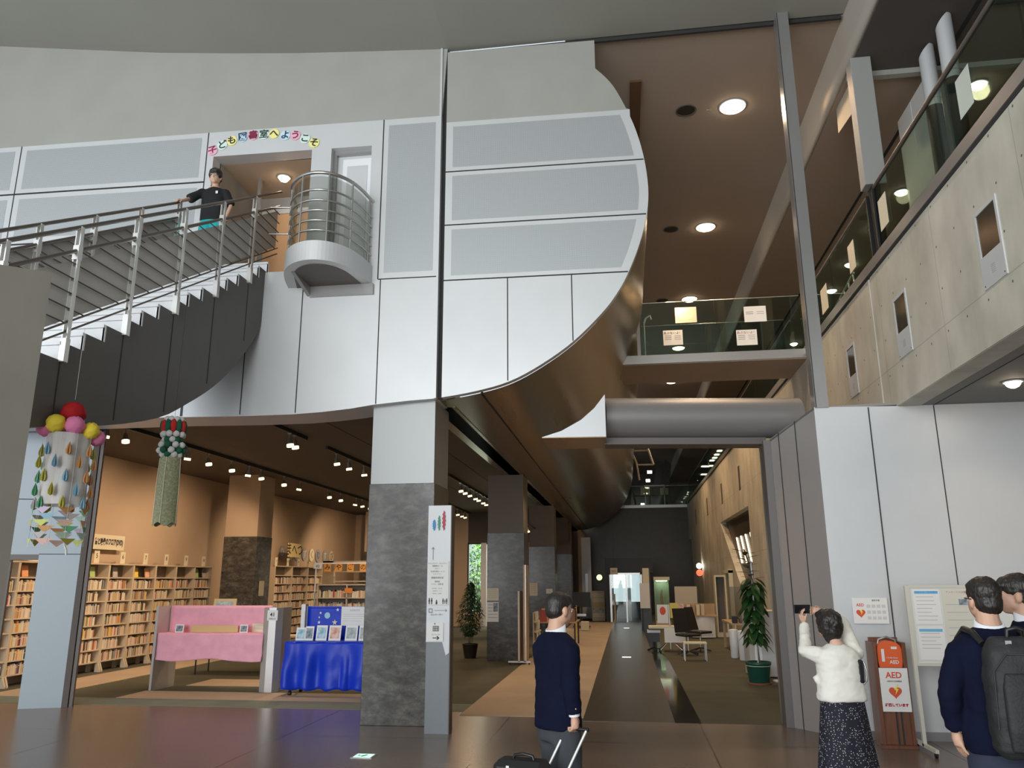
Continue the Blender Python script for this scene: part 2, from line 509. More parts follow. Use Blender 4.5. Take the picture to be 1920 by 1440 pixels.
f.prism(lowP + [onF(xs, 8.22), onF(-2.35, 8.22)], (0, 0.12, 0), M_silver)
f.prism([onF(-2.35, 8.22), onF(xs, 8.22)] + hiP + [onF(-.17, 9.40), onF(-2.35, 9.40)], (0, 0.12, 0), M_shaded_fascia_beam)
def xr(z):      # right-hand edge of the egg at height z
    b = 0.0
    for p, q in zip(crv, crv[1:]):
        if (p[1]-z)*(q[1]-z) <= 0 and abs(q[1]-p[1]) > 1e-6: b = p[0]+(q[0]-p[0])*(z-p[1])/(q[1]-p[1])
    return b
for z in (5.76, 6.59, 7.42): thin(f, -2.35, xr(z)-0.01, z-0.009, z+0.009, M_joint)
for x, zt in ((-1.46, 5.76), (-0.585, 5.76)):
    zb = min(p[1] for p in crv if abs(p[0]-x) < 0.12)
    thin(f, x-0.007, x+0.007, 4.3 if x < -1 else 4.815, zt, M_joint)
for z0, z1 in ((5.83, 6.52), (6.66, 7.35), (7.49, 8.14)):
    Q = [onF(-2.25, z0, .003)] + [onF(xr(z0+(z1-z0)*k/6)-0.13, z0+(z1-z0)*k/6, .003) for k in range(7)] + [onF(-2.25, z1, .003)]
    f.prism(Q, (0, 0.003, 0), M_perf)
struct('wall_facade_right', f)
f = MB()     # dark recessed joints round the end panel
f.box((XJ, 10.0, 4.1), (-2.35, 10.05, 9.46), M_joint); f.box((-2.35, 10.02, 9.405), (3.3, 10.06, 9.46), M_joint)
f.prism([(XJ-0.03, 9.90, 4.09), (XJ, 9.90, 4.09), (XJ, 9.90, 9.46), (XJ-0.03, 9.90, 9.46)], (0, 0.03, 0), M_silver)
struct('trim_1', f)
m, nt, b = newmat('bronze_anodised_hull')
b.inputs['Metallic'].default_value = 0.85; b.inputs['Base Color'].default_value = (0.30, 0.24, 0.17, 1)
tc = N(nt, 'ShaderNodeTexCoord'); mp = N(nt, 'ShaderNodeMapping'); mp.inputs['Scale'].default_value = (2.2, 0.12, 2.2)
nt.links.new(tc.outputs['Object'], mp.inputs[0]); nz = N(nt, 'ShaderNodeTexNoise'); nz.inputs['Scale'].default_value = 1.0; nz.inputs['Detail'].default_value = 3
nt.links.new(mp.outputs[0], nz.inputs['Vector'])
mr = N(nt, 'ShaderNodeMapRange'); mr.inputs[3].default_value = 0.20; mr.inputs[4].default_value = 0.42
nt.links.new(nz.outputs['Fac'], mr.inputs[0]); nt.links.new(mr.outputs[0], b.inputs['Roughness'])
M_bronze = m
f = MB()
Y1 = 40.0
hull = [(-2.6, 4.10)] + [(c[0], c[1]) for c in crv]
rings = [[Vector((x, y, z)) for x, z in hull] for y in (10.1, 12, 16, 20, 24, 28, 32, 36, Y1)]
f.loft(rings, M_bronze, True, False, False)
# dark tapering end of the hull
tip = [Vector((-2.2 + (x+2.2)*0.55, 43, z*0.55+3.2)) for x, z in hull]
f.loft([rings[-1], tip], M_bronze, True, False, False)
for x, z in ((-1.85, 4.18),): f.prism([(x, 10.1, z-0.012), (x+0.02, 10.1, z-0.010), (x+0.02, 10.1, z+0.03), (x, 10.1, z+0.03)], (0, 30, 0), M_joint)
struct('wall_hull', f)

# front ceiling, slightly bowed, and the corridor ceiling
f = MB()
prof = ceil_prof + [(3.335, 9.46)]
P = [(x, -9, z) for x, z in prof] + [(3.335, -9, 11), (-14, -9, 11)]
f.prism(P, (0, 19.0, 0), M_ceil)
struct('ceiling_lobby', f)
f = MB(); f.box((-0.6, 10.05, 9.46), (3.335, 60, 9.8), M_ceilc)
f.box((0.35, 11.1, 9.42), (0.53, 30, 9.46), pm('brown_duct_cover', (0.13, 0.06, 0.025), 0.7))
struct('ceiling_corridor', f)
f = MB()   # cove between the corridor ceiling and the lower ceiling over the gallery
cov = [(3.33, 9.46), (3.345, 9.38), (3.35, 9.2), (3.348, 9.0), (3.34, 8.74), (3.40, 8.74), (3.40, 9.9), (3.33, 9.9)]
M_cove = pm('cove_paint', (0.46, 0.42, 0.36), 0.8)
f.prism([(x, 10.0, z) for x, z in cov], (0, 50, 0), M_cove, smooth=True)
f.prism([(x, -9.0, z) for x, z in cov], (0, 19.0, 0), M_cove, smooth=True)
struct('ceiling_cove', f)
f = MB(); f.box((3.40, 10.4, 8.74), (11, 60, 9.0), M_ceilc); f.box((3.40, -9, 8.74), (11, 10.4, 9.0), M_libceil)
f.box((3.4, 10.35, 8.66), (11, 10.45, 8.74), M_shaded_fascia_beam)
f.prism([(4.6, -9, 8.73), (4.65, -9, 8.73), (4.65, -9, 8.75), (4.6, -9, 8.75)], (0, 50, 0), M_joint)
struct('ceiling_gallery', f)

# concrete gallery front and its soffit
def concrete():
    m, nt, b = newmat('formed_concrete')
    b.inputs['Roughness'].default_value = 0.6
    tc = N(nt, 'ShaderNodeTexCoord')
    def noise(scale, stretch, det=5):
        mp = N(nt, 'ShaderNodeMapping'); mp.inputs['Scale'].default_value = stretch
        nt.links.new(tc.outputs['Object'], mp.inputs[0])
        n = N(nt, 'ShaderNodeTexNoise'); n.inputs['Scale'].default_value = scale; n.inputs['Detail'].default_value = det
        nt.links.new(mp.outputs[0], n.inputs['Vector']); return n
    n1 = noise(1.2, (1, 1, 0.5)); n2 = noise(2.2, (1, 1, 0.6), 4)
    ad = N(nt, 'ShaderNodeMath', operation='ADD'); nt.links.new(n1.outputs['Fac'], ad.inputs[0]); nt.links.new(n2.outputs['Fac'], ad.inputs[1])
    cr = N(nt, 'ShaderNodeValToRGB'); e = cr.color_ramp.elements
    e[0].position = 0.38; e[0].color = (0.43, 0.405, 0.335, 1); e[1].position = 0.64; e[1].color = (0.64, 0.605, 0.51, 1)
    hf = N(nt, 'ShaderNodeMath', operation='MULTIPLY'); hf.inputs[1].default_value = 0.5
    nt.links.new(ad.outputs[0], hf.inputs[0]); nt.links.new(hf.outputs[0], cr.inputs[0])
    sp = N(nt, 'ShaderNodeSeparateXYZ'); nt.links.new(tc.outputs['Object'], sp.inputs[0])
    def cell(out, off, pitch):
        a = N(nt, 'ShaderNodeMath', operation='SUBTRACT'); a.inputs[1].default_value = off; nt.links.new(sp.outputs[out], a.inputs[0])
        d = N(nt, 'ShaderNodeMath', operation='DIVIDE'); d.inputs[1].default_value = pitch; nt.links.new(a.outputs[0], d.inputs[0])
        fr = N(nt, 'ShaderNodeMath', operation='FRACT'); nt.links.new(d.outputs[0], fr.inputs[0])
        s = N(nt, 'ShaderNodeMath', operation='SUBTRACT'); s.inputs[1].default_value = 0.5; nt.links.new(fr.outputs[0], s.inputs[0])
        m2 = N(nt, 'ShaderNodeMath', operation='MULTIPLY'); m2.inputs[1].default_value = pitch; nt.links.new(s.outputs[0], m2.inputs[0])
        return m2
    cy = cell(1, 0.1, 0.46); cz = cell(2, 3.95, 0.46)
    sq = []
    for c in (cy, cz):
        p = N(nt, 'ShaderNodeMath', operation='MULTIPLY'); nt.links.new(c.outputs[0], p.inputs[0]); nt.links.new(c.outputs[0], p.inputs[1]); sq.append(p)
    s2 = N(nt, 'ShaderNodeMath', operation='ADD'); nt.links.new(sq[0].outputs[0], s2.inputs[0]); nt.links.new(sq[1].outputs[0], s2.inputs[1])
    hole = N(nt, 'ShaderNodeMath', operation='LESS_THAN'); hole.inputs[1].default_value = 0.013**2; nt.links.new(s2.outputs[0], hole.inputs[0])
    jy = cell(1, 7.3, 1.84); jz = cell(2, 3.34, 1.84)
    fac = hole
    for c, w in ((jy, 0.006), (jz, 0.006)):
        ab = N(nt, 'ShaderNodeMath', operation='ABSOLUTE'); nt.links.new(c.outputs[0], ab.inputs[0])
        lt = N(nt, 'ShaderNodeMath', operation='LESS_THAN'); lt.inputs[1].default_value = w; nt.links.new(ab.outputs[0], lt.inputs[0])
        hm = N(nt, 'ShaderNodeMath', operation='MULTIPLY'); hm.inputs[1].default_value = 0.35; nt.links.new(lt.outputs[0], hm.inputs[0])
        mxx = N(nt, 'ShaderNodeMath', operation='MAXIMUM'); nt.links.new(fac.outputs[0], mxx.inputs[0]); nt.links.new(hm.outputs[0], mxx.inputs[1]); fac = mxx
    mx = N(nt, 'ShaderNodeMix', data_type='RGBA'); mx.inputs[7].default_value = (0.12, 0.11, 0.10, 1)
    nt.links.new(fac.outputs[0], mx.inputs[0]); nt.links.new(cr.outputs[0], mx.inputs[6]); nt.links.new(mx.outputs[2], b.inputs['Base Color'])
    return m
M_conc = concrete()
XC = 3.34
f = MB()
f.box((XC, -9, 3.77), (3.6, 10.3, 5.6), M_conc)
f.box((XC, 10.36, 3.77), (3.6, 46, 5.6), M_conc)
f.box((XC+0.01, 10.3, 3.77), (3.6, 10.36, 5.6), M_silver)
# lower wall of the corridor with the slanted niche left open
f.box((XC, 9.9, -0.01), (3.6, 22.1, 3.77), M_conc)
f.box((XC, 28.6, 0), (3.6, 41.5, 3.77), M_conc)
f.prism([(XC, 22.1, 0), (XC, 28.6, 0), (XC, 28.6, 3.6), (XC, 24.0, 1.2), (XC, 22.1, 1.2)], (0.26, 0, 0), M_conc)
f.box((XC, 22.1, 3.66), (3.6, 28.6, 3.77), M_conc)
struct('wall_right_concrete', f)
f = MB()
f.box((3.6, -9, 3.77), (11, 9.9, 4.0), pm('soffit_paint', (0.24, 0.235, 0.22), 0.8)); f.box((3.6, 9.9, 5.4), (11, 60, 5.6), M_olive)
f.box((XC+0.01, -9, 3.765), (3.6, 9.88, 3.77), M_conc)
f.box((3.6, -9, 4.0), (11, 9.9, 5.6), M_olive)
f.box((3.75, -9, 3.767), (3.765, 9.9, 3.77), M_joint)
struct('ceiling_soffit', f)
f = MB()    # metal cap along the top of the concrete
M_cap = pm('satin_cap_metal', (0.5, 0.49, 0.48), 0.3, 0.8)
f.box((XC-0.03, -9, 5.63), (3.62, 46, 5.77), M_cap); f.box((XC-0.01, -9, 5.6), (3.6, 46, 5.63), M_joint)
struct('trim_2', f)

# silver wall below the gallery, with its angled return into the corridor
f = MB()
f.prism([(2.37, 9.88, 0), (10.5, 9.80, 0), (10.5, 9.80, 3.77), (3.34, 9.87, 3.77), (2.37, 9.88, 3.79)], (0, 0.12, 0), M_silver)
for x in (3.0, 3.75, 4.5, 5.3): f.box((x-0.005, 9.86, 0.08), (x+0.005, 9.90, 3.765), M_joint)
f.box((2.40, 9.84, 0), (10.5, 9.9, 0.09), M_silverD)
struct('wall_right_silver', f)
f = MB()
M_jamb = pm('dark_grey_jamb', (0.15, 0.135, 0.13), 0.45, 0.3); M_ret = pm('warm_grey_satin_panel', (0.42, 0.395, 0.375), 0.28, 0.45)
A = Vector((2.37, 9.88, 0)); B = Vector((1.90, 10.55, 0)); nrm = Vector((0.81, 0.58, 0))
for k, (za, zb) in enumerate([(3.79, 3.50)]):
    f.prism([A, B, B + Vector((0,0,zb)), A + Vector((0,0,za))], nrm*0.09, M_ret)
for t in (0.4, 0.75):
    q = A.lerp(B, t); f.cyl(q - nrm*0.004, q - nrm*0.004 + Vector((0,0,3.79-0.29*t)), 0.006, n=4, mat=M_joint)
f.box((1.84, 10.5, 0), (1.93, 10.75, 3.50), M_jamb)
f.box((1.84, 10.75, 0), (3.34, 10.85, 3.5), M_silverD)
f.prism([(2.37, 9.88, 3.76), (1.90, 10.55, 3.46), (1.93, 10.85, 3.46), (3.34, 10.85, 3.7), (3.34, 9.88, 3.79)], (0, 0, 0.03), M_silverD)
struct('wall_right_return', f)

# slender silver pillar rising to the ceiling
f = MB(); f.box((2.38, 9.85, 3.78), (2.54, 10.05, 9.46), M_silverD); f.box((2.385, 9.845, 3.78), (2.395, 9.85, 9.46), M_joint)
o = struct('trim_3', f)

# tube beam, lintel and bracket across the corridor mouth
f = MB()
f.cyl((-0.22, 10.35, 3.83), (2.36, 10.75, 3.83), 0.27, n=40, mat=pm('grey_tube_paint', (0.25, 0.24, 0.235), 0.42, 0.3))
struct('trim_4', f, label='thick horizontal silver tube beam across the corridor mouth')
f = MB(); f.prism([(-0.22, 10.3, 3.47), (1.9, 10.62, 3.47), (1.9, 10.62, 3.56), (-0.22, 10.3, 3.56)], (0, 0.35, 0), M_jamb)
struct('trim_5', f)
f = MB()
wc = [(-1.0, 3.50), (-0.75, 3.58), (-0.5, 3.72), (-0.33, 3.87), (-0.19, 4.05), (-0.19, 3.50)]
f.prism([(x, 9.9 + 0.1*x, z) for x, z in wc], (0, 0.9, 0), M_silver)
f.prism([(-1.0, 9.8, 3.49), (-0.19, 9.88, 3.49), (-0.19, 10.75, 3.49), (-1.0, 10.7, 3.49)], (0, 0, 0.012), M_bronze)
struct('trim_6', f, label='silver wedge bracket with a concave top holding the tube beam')

# footbridge over the corridor
f = MB()
f.box((0.0, 14.05, 5.55), (3.34, 15.5, 5.60), M_ceilc); f.box((0.0, 14.0, 5.56), (3.34, 14.06, 5.72), M_cap); f.box((0.0, 15.45, 5.56), (3.34, 15.5, 5.72), M_cap)
f.box((0, 14.06, 5.6), (3.34, 15.45, 5.68), M_olive)
struct('floor_bridge', f)
# second bridge far along the corridor, the far end wall
M_dstone = pm('dark_end_wall_stone', (0.045, 0.035, 0.022), 0.35, var=0.15, scale=3)
f = MB(); f.box((-3.4, 43, 0), (3.6, 43.3, 5.45), M_dstone); f.box((-3.4, 42.9, 5.45), (3.6, 43.3, 5.6), M_cap); f.box((-6, 43.3, 5.45), (3.6, 60, 5.6), M_olive)
f.box((3.6, 41.5, 0), (6, 41.6, 3.77), M_dstone)
struct('wall_end', f)
f = MB(); f.box((-6, 60, 5.0), (11, 60.2, 10), M_libceil); f.box((-6, 43, 5.0), (-5.8, 60, 10), M_libceil); f.box((-5.8, 43.3, 9.46), (-0.6, 60, 9.8), M_libceil)
f.box((10.9, -9, 0), (11, 60, 9), M_ceilc)
struct('wall_far_gallery', f)
# library shell
f = MB()
LCZ = 4.32
f.box((-14, 10.5, LCZ), (-2.6, 31.2, LCZ+0.2), M_libceil); f.box((-3.3, 31.2, LCZ), (-2.6, 46, LCZ+0.2), M_libceil)
f.box((-2.75, 10.55, 4.10), (-2.3, 46, LCZ), M_bronze)
for x in (-3.6, -4.9): f.box((x, 10.6, LCZ-0.006), (x+0.012, 40, LCZ), M_joint)
struct('ceiling_library', f)
f = MB()
f.box((-10.95, 10.0, 0), (-10.8, 31, LCZ), M_brown)
f.box((-10.95, 31, 0), (-6.15, 31.2, LCZ), M_brown)
struct('wall_library_left', f)
f = MB()
f.box((-6.15, 31, 3.15), (-2.2, 31.2, LCZ), M_libceil); f.box((-6.15, 31, 0), (-5.62, 31.2, 0.5), M_brown); f.box((-3.9, 31, 0), (-3.2, 31.2, 3.15), M_brown)
f.box((-3.3, 40, 0), (-2.2, 40.2, LCZ), M_brown); f.box((-3.3, 31.2, 0), (-3.2, 40, LCZ), M_brown)
struct('wall_library_back', f)
f = MB(); f.box((-5.63, 30.95, 0.0), (-5.42, 31.2, 3.15), M_white); f.box((-6.15, 31.0, 3.1), (-3.9, 31.15, 3.15), M_black); f.box((-6.17, 31.0, 0.5), (-6.12, 31.15, 3.15), M_black)
struct('window_1', f)
obj('pane', MB().box((-6.12, 31.08, 0.5), (-5.63, 31.09, 3.1)), M_clear, bpy.data.objects['window_1'])
# left portal: white pier and header standing at an angle
u = Vector((math.cos(math.radians(20)), math.sin(math.radians(20)), 0)); nn = Vector((-u.y, u.x, 0))
Q = Vector((-8.04, 10.9, 0))
zh = 2.13
f = MB()
def pp(a, z): return Q + u*a + Vector((0,0,z))
M_portal_shaded = pm('shaded_blue_grey_portal', (0.31, 0.355, 0.39), 0.5, 0.1)  # darker blue-grey, with the shade by the stair put into it
f.prism([pp(-3.5, zh), pp(0, zh), pp(0, 4.3), pp(-3.5, 4.3)], nn*0.1, M_portal_shaded)
f.prism([pp(-0.56, 0), pp(0, 0), pp(0, zh), pp(-0.56, zh)], nn*0.1, M_portal_shaded)
f.prism([pp(-3.5, 2.93), pp(0, 2.93), pp(0, 2.942), pp(-3.5, 2.942)], nn*-0.003, M_joint)
f.prism([pp(-0.56, zh), pp(0, zh), pp(0, zh+0.01), pp(-0.56, zh+0.01)], nn*-0.003, M_joint)
M_dbrown = pm('dark_brown_jamb', (0.11, 0.09, 0.078), 0.5)
f.prism([pp(0.002, 0), pp(0.075, 0)+nn*.02, pp(0.075, 4.3)+nn*.02, pp(0.002, 4.3)], nn*0.09, M_dbrown)
f.prism([pp(0.085, 0)+nn*.04, pp(0.13, 0)+nn*.04, pp(0.13, 4.3)+nn*.04, pp(0.085, 4.3)+nn*.04], nn*0.07, M_dbrown)
f.prism([pp(-3.4, zh-0.08), pp(-0.56, zh-0.08), pp(-0.56, zh), pp(-3.4, zh)], nn*0.1, M_dbrown)
f.prism([pp(-1.05, 0)+nn*.1, pp(-0.95, 0)+nn*.1, pp(-0.95, zh)+nn*.1, pp(-1.05, zh)+nn*.1], nn*0.06, M_dbrown)
struct('wall_portal', f)
# grey pier at the left edge of the lobby (foot of the stair parapet)
pa = atX(43, 515, -4.6); 
f = MB()
M_pier = pm('grey_concrete_parapet', (0.50, 0.49, 0.44), 0.7, var=0.06, scale=2)
f.prism([(-4.55, pa.y*4.55/4.6, 0), (-4.55, 2.0, 0), (-4.55, 2.0, 3.2), (-4.55, pa.y*4.55/4.6, (pa.z-1.74)*4.55/4.6+1.74)], (0.25, 0, 0), M_pier)
struct('wall_stair_parapet', f)
# walls that close the lobby outside the frame, with the glazing openings left free
f = MB(); f.box((-14.2, 8, 0), (-12.5, 11.2, 10.6), M_silver)
struct('wall_left', f)

# stone clad columns
def stone():
    m, nt, b = newmat('polished_grey_granite')
    tc = N(nt, 'ShaderNodeTexCoord')
    n1 = N(nt, 'ShaderNodeTexNoise'); n1.inputs['Scale'].default_value = 5.5; n1.inputs['Detail'].default_value = 12; n1.inputs['Roughness'].default_value = 0.72
    mp = N(nt, 'ShaderNodeMapping'); mp.inputs['Scale'].default_value = (1, 1, 2.2); mp.inputs['Scale'].default_value = (1, 1, 1.7); nt.links.new(tc.outputs['Object'], mp.inputs[0]); nt.links.new(mp.outputs[0], n1.inputs['Vector'])
    n1.inputs['Distortion'].default_value = 0.25
    cr = N(nt, 'ShaderNodeValToRGB'); e = cr.color_ramp.elements
    e[0].position = 0.36; e[0].color = (0.034, 0.030, 0.024, 1); e[1].position = 0.66; e[1].color = (0.140, 0.130, 0.110, 1)
    x = cr.color_ramp.elements.new(0.5); x.color = (0.068, 0.064, 0.057, 1)
    nt.links.new(n1.outputs['Fac'], cr.inputs[0])
    v = N(nt, 'ShaderNodeTexVoronoi'); v.inputs['Scale'].default_value = 34; nt.links.new(tc.outputs['Object'], v.inputs['Vector'])
    mr = N(nt, 'ShaderNodeMapRange'); mr.inputs[1].default_value = 0.02; mr.inputs[2].default_value = 0.09; nt.links.new(v.outputs['Distance'], mr.inputs[0])
    mx = N(nt, 'ShaderNodeMix', data_type='RGBA'); mx.inputs[6].default_value = (0.2, 0.2, 0.19, 1)
    nt.links.new(mr.outputs[0], mx.inputs[0]); nt.links.new(cr.outputs[0], mx.inputs[7])
    nt.links.new(mx.outputs[2], b.inputs['Base Color'])
    b.inputs['Roughness'].default_value = 0.24; b.inputs['Specular IOR Level'].default_value = 0.4
    return m
M_stone = stone()
M_colup = pm('grey_column_panel', (0.36, 0.37, 0.37), 0.45, 0.4)
M_colup_shade = pm('shaded_column_casing', (0.17, 0.145, 0.12), 0.7)  # weaker daylight on the farther columns is put into this darker brown
def column(x0, x1, y0, y1, zs, zt, label, up):
    t = thing('column', label, 'column', ((x0+x1)/2, (y0+y1)/2, 0))
    cx, cy = (x0+x1)/2, (y0+y1)/2; hx, hy = (x1-x0)/2, (y1-y0)/2
    a = MB(); a.cbox((0, 0, zs/2), (2*hx, 2*hy, zs), bev=0.006); obj('stone_cladding', a, M_stone, t)
    a = MB(); a.box((-hx+0.015, -hy+0.015, zs), (hx-0.015, hy-0.015, zt)); obj('metal_casing', a, up, t)
    return t
column(-3.34, -2.45, 10.05, 10.9, 2.98, 4.12, 'nearest square column, dark polished stone below and grey metal above', M_colup)
column(-3.12, -2.27, 17.95, 18.8, 2.78, 4.10, 'square stone column second along the corridor, two notices on its face', M_colup_shade)
column(-3.12, -2.27, 25.85, 26.7, 2.78, 4.10, 'square stone column third along the corridor, behind the suited man', M_colup_shade)
column(-3.12, -2.27, 33.7, 34.5, 2.78, 4.10, 'square stone column fourth along the corridor', M_colup_shade)
column(-9.82, -8.95, 18.5, 19.35, 2.8, 4.32, 'brown-lit stone column at the end of the left wall bookshelves', M_brown)
column(-9.95, -8.6, 29.6, 30.4, 2.8, 4.32, 'stone column at the far back of the library', M_brown)

# ================================================================== lamps of the building
def downlight(x, y, z, power, label, group, r=0.16, mat=None, lit=True, ang=140):
    t = thing('ceiling_downlight', label, 'ceiling light', (x, y, z), 0, group)
    a = MB(); a.lathe([(r+0.025, -0.001), (r+0.025, -0.012), (r, -0.012), (r, -0.001)], n=28); obj('trim_ring', a, M_white if lit else M_dbrown, t)
    a = MB(); (a.disc((0, 0, -0.006), r, (0, 0, -1), 28) if not lit else a.lathe([(r, -0.008), (r*0.95, -0.03), (r*0.7, -0.055), (r*0.3, -0.07), (0.001, -0.072)], n=28)); obj('lamp_disc' if lit else 'dark_opening', a, (mat or M_lamp) if lit else M_black, t)
    if lit and power > 0: spot('downlight_beam', (x, y, z-0.12), (x, y, 0), power, WARM2, ang, 0.8, 0.12)
    return t
for k, y in enumerate((12.07, 16.77, 21.5, 26.4, 31.2, 36)):
    downlight(2.07, y, 9.46, 420 if k < 4 else 250, ['nearest large round warm downlight in the corridor ceiling', 'second large round downlight along the corridor ceiling', 'third round downlight along the corridor ceiling, just above the footbridge', 'round downlight seen through the lower glass of the footbridge', 'round downlight seen below the footbridge', 'farthest round downlight in the corridor ceiling'][k], 'corridor ceiling downlights', 0.20)
    if k < 3: downlight(1.30, y, 9.46, 0, ['dark round speaker opening beside the nearest corridor downlight', 'dark round speaker opening beside the second corridor downlight', 'dark round speaker opening beside the third corridor downlight'][k], 'dark ceiling openings', 0.15, lit=False)
spot('pillar_light', (3.0, 11.6, 9.3), (2.6, 10.2, 6), 120, WARM, 100, 0.8, 0.1)
words = ['nearest', 'second', 'third', 'fourth', 'fifth', 'sixth', 'seventh']
for k, (x, y) in enumerate(((5.35, 10.9), (5.35, 14.2), (5.35, 15.8), (5.35, 17.7), (5.35, 19.4), (5.35, 24.0), (5.35, 26))):
    downlight(x, y, 8.735, 90 if k < 4 else 50, f'{words[k]} round downlight in the gallery ceiling behind the glass', 'gallery downlights', 0.11, M_lampw)
for k, (x, y) in enumerate(((4.15, 8.75), (4.45, 7.9))):
    downlight(x, y, 3.765, 26, ['downlight in the dark soffit nearer the silver wall, above the notice board', 'downlight in the dark soffit cut by the right edge of the photo'][k], 'soffit downlights', 0.075)
downlight(-5.12, 10.60, 7.925, 5, 'round downlight in the ceiling of the childrens room entrance', None, 0.08)

# track spotlights in the library
def track(x, y0, y1, label, lamps, zc=LCZ, group='ceiling lighting tracks'):
    a = MB(); a.box((x-0.02, y0, zc-0.07), (x+0.02, y1, zc-0.002))
    obj('lighting_track', a, M_black, None, label, 'lighting track', group)
def tracklamp_proto():
    t = thing('track_spotlight', 'x', 'spotlight', (0,0,0))
    a = MB(); a.cyl((0,0,0), (0,0,-0.10), 0.012, n=8); a.box((-0.03,-0.015,-0.02),(0.03,0.015,0.0)); obj('stem', a, M_steel, t)
    a = MB(); a.cyl((0,0,-0.08), (0.02,0,-0.20), 0.03, 0.055, 14); obj('lamp_housing', a, M_steel, t)
    a = MB(); a.cyl((0.02,0,-0.20), (0.028,0,-0.245), 0.062, 0.062, 16); obj('glowing_bulb', a, emis('track_bulb_warm', (1.0, 0.76, 0.42), 2.6), t)
    return t
TL = tracklamp_proto(); first = [True]
def tl(x, y, label, group, rz=0, z=LCZ-0.07):
    if first[0]:
        first[0] = False; TL.location = (x, y, z); TL.rotation_euler = (0,0,rz); put(TL, label, None, group); return TL
    return dup(TL, (x, y, z), rz, label, group)
def pxlamp(px, py, X, z=LCZ-0.30):
    p = atX(px, py, X); return p.y
ordn = ['first','second','third','fourth','fifth','sixth','seventh','eighth','ninth','tenth','eleventh','twelfth','thirteenth','fourteenth']
track(-8.3, 10.6, 30, 'long black lighting track running along the left wall of the library', 0)
XT = -8.3
for k, (px, py) in enumerate(((186, 820), (232, 829), (283, 848), (330, 862), (367, 872), (407, 884), (437, 893), (463, 899), (497, 911), (541, 919), (592, 934), (602, 940), (626, 948), (638, 951), (651, 955), (672, 961), (685, 964))):
    p = fl(px, py, LCZ-0.30); y = p.y
    tl(XT, y, (f'{ordn[k]} spotlight from the left on the long track by the left library wall' if k < 14 else f'small far spotlight on the long track, {["third","second","nearest"][k-14]} left of the stone column'), 'spotlights on the long library track', random.uniform(-0.6, 0.6) + (PI if k % 3 == 0 else 0))
track(-5.75, 12.1, 13.6, 'short black lighting track with two spotlights over the pink stand', 0)
track(-5.75, 14.6, 19.5, 'short black lighting track nearest the stone column', 0)
for k, (px, py, n) in enumerate(((541, 848, 'left one of the two spotlights close together on the short track'), (550, 858, 'right one of the two spotlights close together on the short track'), (629, 886, 'bright spotlight on the track beside the nearest stone column'), (652, 896, 'middle spotlight on the track beside the nearest stone column'), (681, 908, 'right spotlight on the track beside the nearest stone column'))):
    d = ray(px, py); y = CAM.y + d.y * (-5.75 / d.x)
    tl(-5.75, y, n, 'spotlights on the short tracks', 0.3*k)
track(-4.3, 19, 27, 'dark lighting track seen between the first two columns', 0)
for k, px in enumerate((862, 870, 879, 890, 896, 905, 911)):
    d = ray(px, 985); y = d.y * (-4.3 / d.x)
    tl(-4.3, y, f'{ordn[k]} spotlight from the left in the bright row between the first two columns', 'spotlights between the first two columns', 0.2*k)
track(-6.0, 26.5, 30.5, 'far dark lighting track above the small far row of spotlights', 0)
for k, px in enumerate((854, 862, 869, 879, 885)):
    d = ray(px, 1020); y = d.y * (-6.0 / d.x)
    tl(-6.0, min(y, 29.5) - 0.6*(4-k), f'{ordn[k]} small spotlight in the lower far row between the first two columns', 'far row of spotlights', 0.2*k)
obj('lamp_bracket', MB().box((-2.92, 23.58, 3.35), (-2.88, 25.86, 3.38)), M_black, None, 'thin black bracket on the third column carrying one spotlight', 'bracket')
tl(-2.9, 23.6, 'single bright spotlight hanging beside the second column', None, 0, 3.35)
LW = (1.0, 0.70, 0.44)
for x, y, p, tx, ty, tz in ((-8.3, 12.6, 150, -10.6, 12.6, 1.5), (-8.3, 14.8, 150, -10.6, 15.0, 1.5), (-8.3, 17.0, 140, -10.6, 17.5, 1.5), (-8.3, 21.5, 200, -10.6, 22, 1.4), (-8.3, 26, 180, -10, 28, 1.2),
                            (-5.75, 12.9, 120, -7.2, 12.9, 0.6), (-5.75, 15.5, 160, -6.5, 14.5, 0), (-5.75, 18.0, 160, -6.0, 19.5, 0.5), (-5.0, 21.5, 160, -6.5, 23, 1), (-5, 26, 160, -6, 28, 1),
                            (-4.3, 22, 100, -3.0, 20.5, 0.5), (-4.3, 14.5, 90, -3.5, 14.5, 0)):
    spot('library_lamp', (x, y, LCZ-0.35), (tx, ty, tz), p*1.6, LW, 120, 0.8, 0.08)
for y in (13.5, 18, 23.5, 29): 
    spot('corridor_left_lamp', (-1.6, y, 4.0), (-1.5, y, 0), 45, LW, 130, 0.8, 0.1)
for y, p in ((14, 50), (18, 70), (22, 110), (27, 120), (33, 110)): spot('corridor_wall_lamp', (1.0, y, 6.8), (3.3, y+0.5, 2.4), p*2.0, (1.0, 0.64, 0.34), 120, 0.8, 0.1)
area('window_daylight', (-5.9, 33.5, 2.2), (-5.9, 30.0, 1.5), 1.5, 2.5, 60, (0.9, 1, 0.85))
